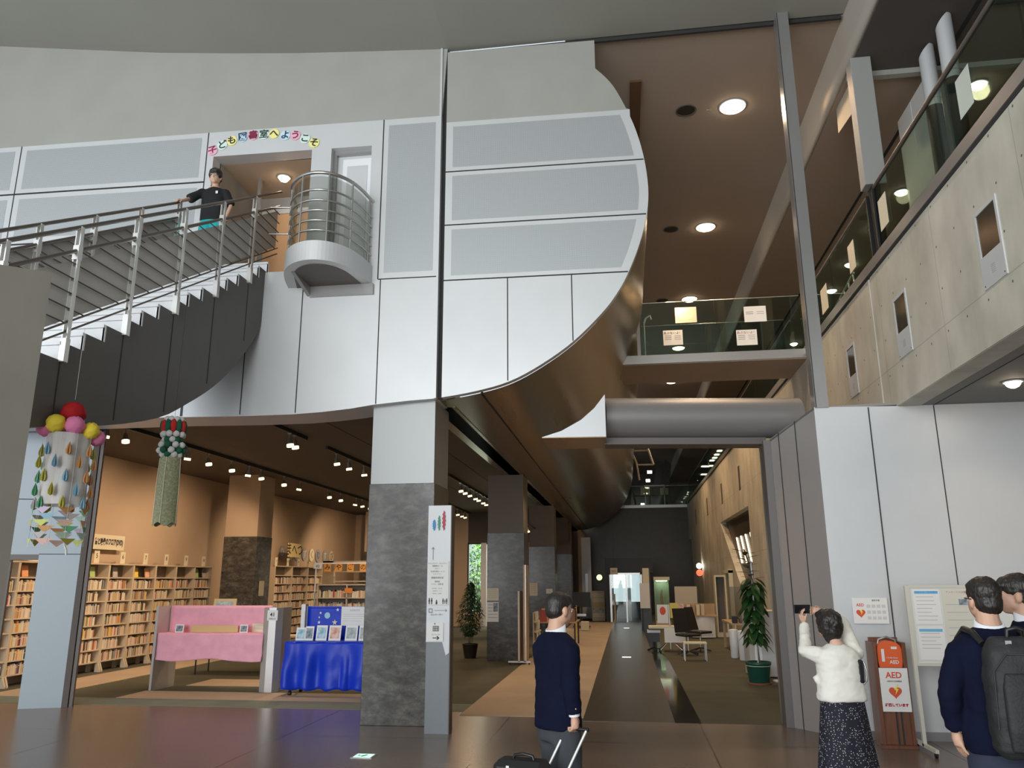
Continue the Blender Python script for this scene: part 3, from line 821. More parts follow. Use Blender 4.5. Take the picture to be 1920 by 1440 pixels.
# ================================================================== wayfinding totem by the nearest column
t = thing('wayfinding_totem', 'slim white wayfinding totem with arrows and pictograms in front of the nearest column', 'sign', (-2.41, 9.60, 0))
TH = 2.64; TW = 0.285
obj('grey_post', MB().box((0, 0.012, 0), (TW, 0.16, TH)), pm('slate_grey_metal', (0.15, 0.165, 0.175), 0.4, 0.3), t)
fr = [(0, 0.98), (0.185, 0.98), (0.235, 0.84), (0.26, 0.86), (0.26, 0.99), (TW, 0.99), (TW, TH), (0, TH)]
fr = [(0, 1.02), (0.20, 1.02), (0.245, 0.87), (0.285, 0.90), (TW, TH), (0, TH)]
obj('white_panel', MB().prism([(x, 0.012, z) for x, z in fr], (0, -0.012, 0)), pm('white_sign_enamel', (0.66, 0.68, 0.70), 0.35), t)
obj('brown_edge', MB().box((TW, 0.0, 0), (TW+0.012, 0.17, TH)), M_dbrown, t)
S = -0.0125
def jag(x, z0, z1, w, mat):
    n = 10; L = []; R_ = []
    for i in range(n+1):
        tt = i/n; e = w*math.sin(PI*min(1, max(0, tt)))**0.5 if 0 < i < n else 0
        j = (0.25 if i % 2 else -0.15)*w
        L.append((x-e*0.7+j, S, z0+(z1-z0)*tt)); R_.append((x+e*0.7+j, S, z0+(z1-z0)*tt))
    return MB().prism(L + R_[::-1], (0, -0.0015, 0), mat)
obj('blue_emblem', jag(0.075, 2.33, 2.47, 0.027, None), pm('emblem_blue', (0.03, 0.25, 0.55), 0.5), t)
obj('green_emblem', jag(0.138, 2.33, 2.52, 0.022, None), pm('emblem_green', (0.03, 0.30, 0.16), 0.5), t)
obj('red_emblem', jag(0.198, 2.33, 2.58, 0.027, None), pm('emblem_red', (0.45, 0.04, 0.05), 0.5), t)
def arrow(x, z, L, up, mat, w=0.006, head=0.02):
    q = MB()
    if up: q.box((x-w/2, S-0.0015, z), (x+w/2, S, z+L)); q.prism([(x, S, z+L+0.004), (x-head, S, z+L-head), (x-head+w, S, z+L-head-w*0.6), (x, S, z+L-w), (x+head-w, S, z+L-head-w*0.6), (x+head, S, z+L-head)], (0, -0.0015, 0))
    else: q.box((x, S-0.0015, z-w/2), (x+L, S, z+w/2)); q.prism([(x+L+0.004, S, z), (x+L-head, S, z+head), (x+L-head-w*0.6, S, z+head-w), (x+L-w, S, z), (x+L-head-w*0.6, S, z-head+w), (x+L-head, S, z-head)], (0, -0.0015, 0))
    return q
obj('arrow_mark', arrow(0.07, 1.98, 0.15, True, None), M_grey, t)
obj('paper_label', MB().box((0.012, S-0.0005, 1.45), (TW-0.015, S+0.0008, 1.965)), M_paper, t)
obj('paper_label', MB().box((0.008, S-0.0005, 1.03), (0.215, S+0.0008, 1.245)), M_paper, t)
for s_, z, sz in (('カフェテリア・ギャラリー', 1.935, 0.020), ('視聴覚ホール', 1.905, 0.022), ('ロビー', 1.875, 0.020), ('生涯学習室1・2・3', 1.84, 0.020), ('レストラン', 1.81, 0.020), ('視聴覚資料室', 1.765, 0.026), ('事務室', 1.72, 0.022), ('トイレ・授乳室', 1.69, 0.022), ('総合案内　展示室', 1.64, 0.016), ('図書館サービス', 1.61, 0.016), ('研修室・会議室', 1.58, 0.016), ('エレベーター', 1.335, 0.026), ('エレベーター', 1.145-0.04, 0.020)):
    text('lettering', s_, face((0.13, S-0.001, z), (0, -1, 0)), sz, M_grey if z < 1.66 and z > 1.4 else M_ink, t)
q = MB()
def person_pic(q, x, z, s):
    q.disc((x, S-0.0015, z+0.052*s), 0.009*s, (0,-1,0), 12); q.box((x-0.010*s, S-0.0015, z+0.012*s), (x+0.010*s, S, z+0.042*s)); q.box((x-0.008*s, S-0.0015, z-0.02*s), (x-0.001*s, S, z+0.014*s)); q.box((x+0.001*s, S-0.0015, z-0.02*s), (x+0.008*s, S, z+0.014*s))
person_pic(q, 0.035, 1.475, 0.9); person_pic(q, 0.065, 1.475, 0.9)
q.box((0.115, S-0.0015, 1.455), (0.135, S, 1.49)); q.disc((0.125, S-0.0015, 1.50), 0.008, (0,-1,0), 12)
person_pic(q, 0.205, 1.475, 0.8); person_pic(q, 0.228, 1.475, 0.6); person_pic(q, 0.25, 1.475, 0.8)
obj('pictogram', q, M_ink, t)
q = MB(); q.box((0.03, S-0.0015, 1.36), (0.075, S-0.0005, 1.365)); q.box((0.03, S-0.0015, 1.40), (0.075, S-0.0005, 1.405)); q.box((0.03, S-0.0015, 1.36), (0.034, S-0.0005, 1.405)); q.box((0.071, S-0.0015, 1.36), (0.075, S-0.0005, 1.405))
obj('pictogram', q, M_ink, t)
obj('arrow_mark', arrow(0.10, 1.385, 0.15, False, None, 0.005, 0.016), M_grey, t)
q = MB()
x0, z0 = 0.085, 1.145
for a_, b_ in (((x0, z0), (x0+0.075, z0+0.006)), ((x0, z0+0.054), (x0+0.075, z0+0.06)), ((x0, z0), (x0+0.006, z0+0.06)), ((x0+0.069, z0), (x0+0.075, z0+0.06))): q.box((a_[0], S-0.0015, a_[1]), (b_[0], S-0.0006, b_[1]))
for i in range(3): person_pic(q, x0+0.018+0.02*i, z0+0.016, 0.62)
q.add(arrow(x0+0.025, z0+0.068, 0.025, True, None, 0.004, 0.010).v, arrow(x0+0.025, z0+0.068, 0.025, True, None, 0.004, 0.010).f)
obj('lift_pictogram', q, M_ink, t)
obj('arrow_mark', arrow(0.085, 1.068, 0.08, False, None, 0.010, 0.026), M_ink, t)
# ================================================================== staircase
XN, XF = -4.95, -6.05
RUN, RISE, SY, SZ = 0.275, 0.1696, 5.84, 3.494
def nose(y): return SZ + (y-SY)*RISE/RUN
st = thing('staircase', 'long staircase with white steps, dark side wall and steel railings', 'staircase', (XN, 5.84, 0))
def rel(o_root):
    off = Vector(o_root.location); return Matrix.Translation(-off)
MS = rel(st)
K0 = -3
a = MB()
arc = [(5.015, 2.82), (5.4, 2.90), (5.72, 2.98), (6.8, 3.20), (7.67, 3.45), (8.2, 3.72), (8.75, 4.06), (9.23, 4.46), (9.75, 5.03), (9.9, 5.35)]
arcs = catmull([(p[0], p[1]) for p in arc], 3)
# stepped outline: a flat run at z_k from y_(k-1) to y_k, then up
prof = [(XN, p[0], p[1]) for p in arcs] + [(XN, 9.9, SZ+15*RISE)]
for k in range(15, K0, -1):
    y1_ = min(SY + k*RUN, 9.9); y0_ = SY + (k-1)*RUN
    prof.append((XN, y1_, SZ+k*RISE)); prof.append((XN, y0_, SZ+k*RISE))

obj('side_wall', MB().prism(prof, (XF-XN, 0, 0), M_stringer, M=MS), None, st, 'dark grey panelled side wall with a curved underside')
for k in (-2, 1, 4, 7, 10, 13):
    y = SY+k*RUN; zb = [p[1] for p in arcs if p[0] >= y][0]
    obj('panel_joint', MB().box((XN, y-0.006, zb), (XN+0.004, y+0.006, SZ+k*RISE), M_joint, M=MS), None, st)
a = MB()
for k in range(K0+1, 16):
    y = SY+k*RUN; z = SZ+k*RISE
    a.box((XF, y-0.012, z-RISE*0.0), (XN-0.001, y+0.0, z+RISE), M_white, M=MS)                 # riser
    a.box((XF, y-0.03, z+RISE-0.03), (XN-0.001, y+RUN if k < 15 else 9.98, z+RISE), M_white, M=MS)   # tread
    a.box((XN-0.02, y-0.012, z), (XN+0.002, y+0.01, z+RISE), M_white, M=MS)
obj('steps', a, None, st, 'white steel treads and risers')
# landing in front of the doorway
a = MB(); a.box((XF-0.3, 9.95, 5.95), (-4.37, 10.6, 6.04), M_white, M=MS); obj('landing', a, None, st)
def rail_z(y): return 4.43 + 0.611*(y-5.26)
def railing(X, y0, y1, name, label, mesh):
    rr = obj(name, MB().tube([(X, y, rail_z(y)) for y in (y0, (y0+y1)/2, y1)], 0.021, 8, M=MS), M_dsteel, st, label)
    q = MB().tube([(X, y, rail_z(y)-0.235) for y in (y0, y1)], 0.02, 8, M=MS); obj('upper_bar', q, M_dsteel, rr)
    for d in (0.27, 0.36):
        q = MB().tube([(X, y, nose(y)+d) for y in (y0, y1)], 0.010, 6, M=MS); obj('lower_bar', q, M_dsteel, rr)
    k = 0
    for i in range(-4, 7):
        y = 6.12 + 0.817*i
        if y < y0-0.01 or y > y1+0.05: continue
        q = MB()
        for dx in (-0.022, 0.022):
            q.box((X+dx-0.006, y-0.020, nose(y)+0.08), (X+dx+0.006, y+0.020, rail_z(y)+0.0), None, M=MS)
        q.box((X-0.03, y-0.028, rail_z(y)-0.33), (X+0.03, y+0.028, rail_z(y)-0.19), M=MS)
        q.box((X-0.03, y-0.028, nose(y)-0.02), (X+0.03, y+0.028, nose(y)+0.2), M=MS)
        obj('post', q, M_steel2, rr)
    z = 2.7
    while z < 7.3:
        ya = (z - 4.43 + 0.235)/0.611 + 5.26; yb = (z-0.36-SZ)/(RISE/RUN) + SY
        ya = max(ya, y0); yb = min(yb, y1)
        if yb - ya > 0.08: obj('horizontal_bar', MB().tube([(X, ya, z), (X, yb, z)], 0.0075, 6, M=MS), M_dsteel, rr)
        z += 0.145
    if mesh:
        dX = -0.03; q = MB(); 
        q.prism([(X-0.03, y0, nose(y0)+(0.38 if X > -5.5 else 0.47)), (X-0.03, y1, nose(y1)+(0.38 if X > -5.5 else 0.47)), (X-0.03, y1, nose(y1)+(0.96 if X > -5.5 else 1.05)), (X-0.03, y0, nose(y0)+(0.96 if X > -5.5 else 1.05))], (-0.004, 0, 0), None, M=MS)
        obj('perforated_infill', q, M_mesh, rr)
        if X > -5.5: return rr
        q = MB()
        q.prism([(X-0.01, y0, nose(y0)-0.1), (X-0.01, y1, nose(y1)-0.1), (X-0.01, y1, nose(y1)+0.33), (X-0.01, y0, nose(y0)+0.33)], (-0.02, 0, 0), None, M=MS)
        obj('inner_stringer', q, M_silverD, rr)
    return rr
M_steel2 = pm('pale_satin_steel', (0.74, 0.73, 0.70), 0.3, 0.6)
def meshmat():
    m, nt, b = newmat('perforated_grey_sheet')
    b.inputs['Base Color'].default_value = (0.55, 0.53, 0.50, 1); b.inputs['Roughness'].default_value = 0.5; b.inputs['Metallic'].default_value = 0.2
    tc = N(nt, 'ShaderNodeTexCoord'); v = N(nt, 'ShaderNodeTexVoronoi'); v.inputs['Scale'].default_value = 42; v.inputs['Randomness'].default_value = 0.0
    nt.links.new(tc.outputs['Object'], v.inputs['Vector'])
    g = N(nt, 'ShaderNodeMath', operation='GREATER_THAN'); g.inputs[1].default_value = 0.43
    nt.links.new(v.outputs['Distance'], g.inputs[0]); nt.links.new(g.outputs[0], b.inputs['Alpha'])
    return m
M_mesh = meshmat()
railing(XN+0.02, 5.0, 10.15, 'near_railing', 'steel railing with perforated sheet on the lobby side', True)
railing(XF-0.02, 5.0, 9.40, 'far_railing', 'steel railing with perforated sheet on the wall side', True)

# projecting rounded balcony beside the doorway
bal = thing('balcony', 'small projecting balcony with rounded front and curved steel railing beside the stair head', 'balcony', (-3.9, 9.5, 0))
MBl = rel(bal)
plan = [(-4.60, 9.93), (-4.50, 9.55), (-4.36, 9.24), (-4.15, 9.03), (-3.90, 8.95), (-3.67, 9.03), (-3.50, 9.25), (-3.41, 9.56), (-3.37, 9.93)]
pl = catmull(plan, 5)
def inset(P, d):
    c = Vector((-3.95, 9.75)); return [p + (c-p).normalized()*d for p in P]
a = MB(); a.prism([(p[0], p[1], 5.76) for p in pl], (0, 0, 0.27), M_silver, M=MBl, smooth=False); 
obj('fascia', a, None, bal)
a = MB(); a.prism([(p[0], p[1], 5.754) for p in inset(pl, 0.14)], (0, 0, 0.006), M_dbrown, M=MBl); obj('dark_underside', a, None, bal)
a = MB(); a.box((-4.26, 9.86, 5.60), (-3.34, 9.97, 5.757), M_silverD, M=MBl); a.prism([(-4.30, 9.97, 5.60), (-4.30, 9.97, 5.757), (-4.30, 9.30, 5.757)], (0.05, 0, 0), M_silverD, M=MBl); obj('support_ledge', a, None, bal)
pr = inset(pl, 0.035)
for k, z in enumerate((7.02, 6.77, 6.62, 6.475, 6.33, 6.19)):
    q = MB().tube([(p[0], p[1], z) for p in pr], 0.024 if k == 0 else 0.014, 8, M=MBl); obj('curved_rail', q, M_steel, bal)
for i in (3, 8, 16, 24, 31, 38):
    p = pr[i]; obj('post', MB().cyl((p[0], p[1], 6.0), (p[0], p[1], 7.02), 0.014, n=8, M=MBl), M_steel, bal)
pg = inset(pl, 0.06)
q = MB(); q.loft([[Vector((p[0], p[1], 6.04)) for p in pg], [Vector((p[0], p[1], 6.98)) for p in pg]], None, True, False, False, M=MBl)
obj('clear_screen', q, glassmat('frosted_screen', (0.62, 0.63, 0.60), 0.15, 0.2), bal)
# short rails joining stair and balcony, rail at the doorway
q = MB()
for z in (7.02, 6.6): q.tube([(-4.93, 9.85, z), (-4.62, 9.9, z)], 0.014, 8, M=MBl)
obj('joining_rail', q, M_steel, bal)

# welcome letters over the doorway
letters = [('子', 398.7, 282.5, 0), ('ど', 416.9, 272.5, 3), ('も', 435, 264, 1), ('図', 455, 257.5, 2), ('書', 475, 254, 0), ('室', 495, 252.5, 3), ('へ', 514, 251, 1), ('よ', 535, 254, 2), ('う', 554, 254, 0), ('こ', 572, 260, 3), ('そ', 589, 268, 1)]
cc = [pm('pink_card', (0.78, 0.42, 0.52), 0.7), pm('yellow_card', (0.85, 0.80, 0.28), 0.7), pm('pale_blue_card', (0.55, 0.72, 0.80), 0.7), pm('pale_mint_card', (0.66, 0.78, 0.72), 0.7)]
cn = ['pink', 'yellow', 'pale blue', 'pale mint']
ik = [pm('plum_ink', (0.20, 0.02, 0.06), 0.7), M_ink, pm('navy_ink', (0.02, 0.05, 0.12), 0.7), pm('dark_green_ink', (0.02, 0.06, 0.05), 0.7)]
for i, (ch, px, py, c) in enumerate(letters):
    p = atY(px, py, 9.975, KF)
    t = thing('letter_disc', f'round {cn[c]} paper disc over the doorway, {ordn[i]} from the left, lettered {ch}', 'sign', p, 0, 'letter discs over the doorway')
    q = MB(); q.cyl((0, 0, 0), (0, -0.006, 0), 0.080, n=26); obj('paper_disc', q, cc[c], t)
    text('lettering', ch, face((0, -0.0075, 0), (0, -1, 0)) @ Matrix.Rotation(-0.09*(5-i)*-0.5, 4, 'Z'), 0.145, ik[c], t, bold=0.004)
def V3(p, z): return Vector((p.x, p.y, z))
# ================================================================== gallery glass, posts and exhibits
GX = XC + 0.08
seg = [(-2.0, 2.6), (2.62, 4.35), (4.37, 6.1), (6.12, 7.85), (7.87, 9.95), (10.25, 12.3), (12.32, 14.6), (15.5, 17.5), (17.52, 20), (20.02, 23), (23.02, 27), (27.02, 32), (32.02, 37), (37.02, 42.5)]
gb = thing('glass_balustrade', 'long glass balustrade with thin dark handrail on top of the concrete gallery wall', 'balustrade', (GX, 0, 5.77))
for y0, y1 in seg:
    obj('glass_pane', MB().box((-0.006, y0, 0), (0.006, y1, 0.94)), M_glass, gb)
q = MB(); q.tube([(0, -2, 0.965), (0, 9.97, 0.965)], 0.028, 8); obj('handrail', q, M_dbrown, gb)
q = MB(); q.tube([(0, 10.25, 0.965), (0, 14.3, 0.965)], 0.022, 8); q.tube([(0, 15.5, 0.965), (0, 42.6, 0.965)], 0.022, 8); obj('handrail', q, M_dbrown, gb)
for y in (9.97, 10.23): obj('end_post', MB().box((-0.03, y-0.02, 0), (0.05, y+0.02, 0.97)), M_black, gb)
# sheets of paper taped to the glass
def paper(px0, py0, px1, py1, X, label, mat=M_cream, g='notices on the gallery glass', cat='notice'):
    a_ = atX(px0, py0, X); b_ = atX(px1, py1, X)
    y0, y1 = sorted((a_.y, b_.y)); z0, z1 = sorted((a_.z, b_.z))
    o = obj('paper_notice', MB().box((-0.003, 0, 0), (0, y1-y0, z1-z0)), mat, None, label, cat, g); o.location = (X, y0, z0); return o
GP = GX - 0.012
M_pale = pm('pale_green_sheet', (0.52, 0.60, 0.54), 0.6)
def pnotice(y0, y1, z0, z1, label, mat=M_cream):
    o = obj('paper_notice', MB().box((-0.003, 0, 0), (0, y1-y0, z1-z0)), mat, None, label, 'notice', 'notices on the gallery glass'); o.location = (GP, y0, z0)
pnotice(7.05, 7.35, 6.08, 6.50, 'pale green sheet of paper on the gallery glass, nearest the camera', M_pale)
pnotice(9.55, 9.85, 6.05, 6.47, 'yellowish sheet on the gallery glass just before the dark post')
pnotice(11.0, 11.3, 6.05, 6.47, 'yellowish sheet on the gallery glass just beyond the dark post')
pnotice(12.6, 13.0, 6.0, 6.42, 'yellowish sheet on the gallery glass behind the slender pillar')
# white structural column and angled board seen above the glass
t = thing('gallery_column', 'pale grey square column rising from the gap in the gallery balustrade', 'column', (3.47, 10.1, 5.77))
obj('shaft', MB().cbox((0, 0, 2.0), (0.27, 0.22, 1.93), bev=0.006), pm('grey_column_paint', (0.33, 0.33, 0.315), 0.6), t); obj('dark_base', MB().cbox((0.0, 0, 0.515), (0.10, 0.2, 1.03), bev=0.005), M_black, t)
M_board = pm('white_display_board', (0.72, 0.74, 0.72), 0.5)
t = thing('display_board', 'tall white free-standing board with a dark centre joint behind the gallery glass', 'board', (4.4, 10.85, 5.62))
obj('panel', MB().box((-0.02, -0.55, 0.05), (0.02, -0.01, 2.9)), M_board, t)
obj('panel', MB().box((-0.02, 0.01, 0.05), (0.02, 0.55, 2.9)), M_board, t)
obj('foot', MB().box((-0.25, -0.5, 0), (0.25, 0.5, 0.05)), M_steel, t)
for y, lab in ((9.93, 'slim round exhibit pillar, white top and black base, beside the white board'), (9.33, 'slim round exhibit pillar, white top and black base, nearer the camera')):
    t = thing('exhibit_pillar', lab, 'exhibit', (4.3, y, 5.6), 0, 'exhibit pillars on the gallery')
    obj('black_base', MB().cyl((0,0,0), (0,0,2.22), 0.105, n=22), M_black, t)
    q = MB()
    ring0 = [Vector((0.10*math.cos(2*PI*k/22), 0.10*math.sin(2*PI*k/22), 2.22)) for k in range(22)]
    ring1 = [Vector((p.x, p.y, 3.08 + 0.9*p.x - 0.5*p.y)) for p in ring0]
    q.loft([ring0, ring1]); q.cyl((0,0,2.30), (0,0,2.33), 0.104, n=22, mat=None)
    obj('white_top', q, M_silver, t)
    obj('band', MB().cyl((0,0,2.31), (0,0,2.325), 0.106, n=22), M_grey, t)
# inset display windows in the concrete
for k, (y0, y1) in enumerate(((6.81, 7.25), (9.13, 9.57), (11.27, 11.68))):
    t = thing('wall_display_case', ['nearest metal framed display window set in the concrete gallery wall', 'middle metal framed display window in the concrete gallery wall', 'farthest metal framed display window, in the warm lit concrete'][k], 'display case', (XC, y0, 4.27), 0, 'display windows in the concrete wall')
    w = y1-y0
    q = MB(); q.box((-0.012, 0, 0), (0.0, w, 0.30)); q.box((-0.012, 0, 0.30), (0, 0.035, 0.75)); q.box((-0.012, w-0.035, 0.30), (0, w, 0.75)); q.box((-0.012, 0.035, 0.71), (0, w-0.035, 0.75))
    obj('metal_frame', q, M_silver, t)
    obj('glass_front', MB().box((-0.004, 0.035, 0.30), (-0.001, w-0.035, 0.71)), pm('dark_mirror_glass', (0.16, 0.13, 0.10), 0.12, 0.7), t)
    q = MB()
    for i in range(5):
        for j in range(4): q.box((-0.014, w*0.40+0.02*j, 0.10+0.018*i), (-0.012, w*0.40+0.012+0.02*j, 0.108+0.018*i))
    obj('grille', q, M_grey, t)
    q = MB()
    for yy in (0.03, w-0.03):
        q.cyl((-0.015, yy, 0.03), (-0.012, yy, 0.03), 0.007, n=8)
    obj('screw', q, M_ink, t)
for k, y in enumerate((23.35, 27.7, 32.7, 38.1)):
    obj('wall_slot', MB().box((XC-0.004, y-0.17, 4.22), (XC+0.0, y+0.17, 4.92)), M_dbrown, None, f'narrow dark upright slot in the corridor concrete wall, {ordn[k]} from the front', 'wall slot', 'slots in the corridor concrete wall')
# niche with slanted bronze panel and glowing rods that stand in for light reflections
t = thing('slanted_wall_niche', 'slanted bronze niche in the corridor concrete wall with four bright streaks', 'niche', (XC, 22.1, 0))
q = MB(); q.prism([(0.20, 0, 1.2), (0.20, 6.5, 1.2), (0.20, 6.5, 3.66), (0.20, 0, 3.66)], (0.05, 0, 0)); obj('bronze_panel', q, pm('dark_bronze_panel', (0.10, 0.075, 0.055), 0.4, 0.4), t)
M_streak = emis('niche_reflection_glow', (1.0, 0.85, 0.6), 2.2)
for k in range(4):
    obj('reflection_streak', MB().cyl((0.17, 1.1+0.95*k, 3.0), (0.17, 0.3+0.95*k, 2.2), 0.026, n=8), M_streak, t)
obj('low_counter', MB().box((0.02, 0, 0.9), (0.2, 6.0, 0.95)), M_tanwood, t)

# bridge glass and its notices
bg = thing('glass_balustrade', 'glass balustrade across the footbridge with four notices taped to it', 'balustrade', (0, 14.08, 5.72))
for x0, x1 in ((0.42, 1.78), (1.80, 3.30)): obj('glass_pane', MB().box((x0, -0.006, 0), (x1, 0.006, 1.02)), M_glass, bg)
obj('handrail', MB().tube([(0.40, 0, 1.03), (3.3, 0, 1.03)], 0.010, 6), M_steel, bg)
obj('side_channel', MB().box((0.36, -0.02, 0), (0.42, 0.02, 1.05)), M_silverD, bg)
bg2 = thing('glass_balustrade', 'second glass balustrade on the far side of the footbridge', 'balustrade', (0, 15.47, 5.72))
for x0, x1 in ((0.42, 1.78), (1.80, 3.30)): obj('glass_pane', MB().box((x0, -0.006, 0), (x1, 0.006, 1.02)), M_glass, bg2)
obj('handrail', MB().tube([(0.40, 0, 1.03), (3.3, 0, 1.03)], 0.010, 6), M_steel, bg2)
def bnote(px0, py0, px1, py1, label, mat, lines, head=None, headmat=None):
    a_ = atY(px0, py0, 14.06); b_ = atY(px1, py1, 14.06)
    w, h = b_.x-a_.x, a_.z-b_.z
    t = thing('paper_notice', label, 'notice', (a_.x, 14.068, b_.z), 0, 'notices on the footbridge glass')
    obj('sheet', MB().box((0, -0.003, 0), (w, 0, h)), mat, t)
    if head: text('lettering', head, face((w/2, -0.004, h*0.82), (0,-1,0)), h*0.20, headmat or M_ink, t)
    q = MB()
    for i in range(lines):
        zz = h*(0.62-0.12*i)
        q.box((w*0.08, -0.0045, zz), (w*(0.42), -0.003, zz+h*0.045)); q.box((w*0.58, -0.0045, zz), (w*0.9, -0.003, zz+h*0.03))
    if lines: obj('printed_lines', q, M_grey, t)
    return t
bnote(1265, 577, 1307, 604, 'cream notice at the upper left of the footbridge glass', M_cream, 0, '・　・　・　・', M_grey)
bnote(1394, 575, 1438, 602, 'white notice at the upper right of the footbridge glass', M_paper, 2)
bnote(1243, 620, 1281, 646, 'pale notice at the lower left of the footbridge glass with blue emblem', M_paper, 3, 'あぶないよ！', M_ink)
bnote(1380, 619, 1421, 646, 'pale notice at the lower right of the footbridge glass', M_paper, 3, 'あぶないよ！', pm('maroon_ink', (0.3, 0.02, 0.03), 0.7))
# stand seen on the bridge and things on the far gallery
t = thing('floor_lamp', 'thin white stand with a small bent head on the footbridge', 'stand', (0.52, 14.6, 5.68))
obj('pole', MB().cyl((0,0,0), (0,0,0.85), 0.012, n=8), M_white, t)
obj('bent_head', MB().tube([(0,0,0.85), (0.04,0,0.95), (0.12,0,1.0), (0.14,0,0.92)], 0.02, 8), M_white, t)
obj('base', MB().cyl((0,0,0), (0,0,0.02), 0.12, n=16), M_white, t)
# far end gallery: glass front, leaning dark screens, curved ladder frame, ceiling light panels
fg = thing('glass_balustrade', 'far glass balustrade over the dark end wall of the corridor', 'balustrade', (0.3, 42.95, 5.6))
for x0 in (0, 1.1, 2.2): obj('glass_pane', MB().box((x0, -0.006, 0), (x0+1.08, 0.006, 1.0)), M_glass, fg)
obj('handrail', MB().tube([(0, 0, 1.02), (3.2, 0, 1.02)], 0.015, 6), M_steel, fg)
t = thing('light_sculpture', 'curved illuminated ladder-like frame high beside the bronze hull at the far end', 'frame', (0.45, 36, 6.6))
q = MB(); q.tube([(0,0,1.6), (0.45,0,1.55), (0.75,0,0.9), (0.95,0,0.2)], 0.05, 6); q.tube([(-0.05,0,0.9), (0.2,0,0.3), (0.3,0,-0.5)], 0.05, 6); q.tube([(0,0,0.85),(0.75,0,0.85)], 0.04, 6); q.tube([(0.2,0,0.2),(0.95,0,0.2)], 0.04, 6)
obj('frame', q, pm('pale_lit_frame', (0.75, 0.66, 0.55), 0.5), t)
lm = emis('office_light_panel', (1.0, 0.93, 0.72), 5)
for k, (px, py, w) in enumerate(((1218, 885, 9), (1215, 901, 8), (1209, 922, 8), (1205, 946, 7))):
    p = atY(px, py, 44.5); o = obj('ceiling_lamp', MB().box((-w/70, 0, -0.08), (w/70, 0.05, 0.08)), lm, None, f'small bright ceiling panel behind the far glass, {ordn[k]} from the top', 'light panel', 'bright panels behind the far glass'); o.location = p
for k, (px, py) in enumerate(((1362, 830), (1355, 838), (1349, 846), (1344, 853), (1340, 859), (1335, 864), (1333, 874), (1326, 875), (1319, 875), (1325, 890), (1318, 890))):
    p = fl(px, py, 8.70); o = obj('ceiling_lamp', MB().box((-0.13, -0.22, -0.04), (0.13, 0.22, 0)), lm, None, f'small square light in the far gallery ceiling, {ordn[k]} counted from the camera', 'light panel', 'row of square lights in the gallery ceiling'); o.location = (p.x, p.y, 8.735)
p = atY(1212, 905, 44); 
t = thing('signboard', 'pale signboard on posts behind the far glass at the corridor end', 'sign', (0.95, 43.8, 5.6))
obj('board', MB().box((0, 0, 0.62), (0.5, 0.03, 1.05)), M_cream, t); obj('board', MB().box((1.05, 0, 0.62), (1.5, 0.03, 0.98)), M_cream, t)
obj('post', MB().box((0.22, 0, 0), (0.27, 0.03, 1.1)), M_steel, t); obj('post', MB().box((1.25, 0, 0), (1.3, 0.03, 1.1)), M_steel, t)
obj('crossbar', MB().box((0.2, 0, 1.08), (1.3, 0.04, 1.16)), M_white, t)
for x, r, lab in ((1.5, 0.18, 'dark leaning slab behind the far glass, left of the pair'), (2.1, 0.12, 'dark leaning slab behind the far glass, right of the pair')):
    t = thing('leaning_slab', lab, 'slab', (x, 46, 5.6)); q = MB(); q.prism([(0,0,0), (0.35,0,0), (0.35+r*3,0,2.6), (r*3,0,2.9)], (0,0.1,0)); obj('slab', q, M_black, t)

# sheet hanging high between the pillar and the gallery column
hq = [atX(px, py, 3.46) for px, py in ((1568, 205), (1596, 150), (1596, 215), (1572, 250))]
t = thing('hanging_sheet', 'large cream sheet hanging high beyond the pale gallery column', 'sheet', hq[0])
q = MB(); q.prism([p - hq[0] for p in hq], (0.006, 0, 0)); obj('sheet', q, pm('tan_sheet', (0.42, 0.38, 0.30), 0.7), t)
obj('wire', MB().cyl(hq[1]-hq[0], V3(hq[1]-hq[0], 8.74-hq[0].z), 0.003, n=5), M_black, t)
# white tubular rack behind the gallery glass
t = thing('tubular_rack', 'white tubular rack leaning behind the gallery glass beside the slender pillar', 'rack', (3.75, 12.2, 5.62))
for k in range(6): obj('tube', MB().cyl((0.0, 0.28*k, 0.02), (0.1, 0.28*k+0.45, 0.95-0.04*k), 0.014, n=8), M_white, t)
obj('top_tube', MB().cyl((0.1, 0.4, 0.95), (0.1, 1.9, 0.75), 0.018, n=8), M_white, t)
obj('bottom_tube', MB().cyl((0.0, 0.0, 0.02), (0.0, 1.5, 0.02), 0.018, n=8), M_white, t)
t = thing('ceiling_sensor', 'tiny clear sensor dome between the nearest downlight and the dark opening', 'sensor', (1.68, 12.07, 9.455)); obj('dome', MB().ball((0, 0, -0.02), 0.035, 12, 8), M_clear, t)
# ================================================================== library furniture
M_shelf = pm('cream_shelf_steel', (0.60, 0.50, 0.37), 0.5)
M_shelfd = pm('shelf_back_panel', (0.20, 0.16, 0.12), 0.7)
book_cols = [('tan', (0.55, 0.42, 0.27)), ('cream', (0.70, 0.60, 0.44)), ('white', (0.74, 0.70, 0.63)), ('brown', (0.25, 0.14, 0.08)), ('dark red', (0.36, 0.07, 0.05)), ('orange', (0.68, 0.28, 0.10)), ('yellow', (0.72, 0.55, 0.10)), ('dark green', (0.07, 0.15, 0.09)), ('navy', (0.05, 0.07, 0.16)), ('grey', (0.32, 0.31, 0.30)), ('black', (0.04, 0.035, 0.035)), ('olive', (0.30, 0.28, 0.12)), ('pale pink', (0.70, 0.42, 0.36))]
M_bk = {n: pm('book_cover_'+n.replace(' ', '_'), c, 0.6) for n, c in book_cols}
wts = [10, 15, 11, 3, 2, 2.5, 1.8, 1, 1.2, 3, 2, 1.6, 3.5]
book_mesh = {}
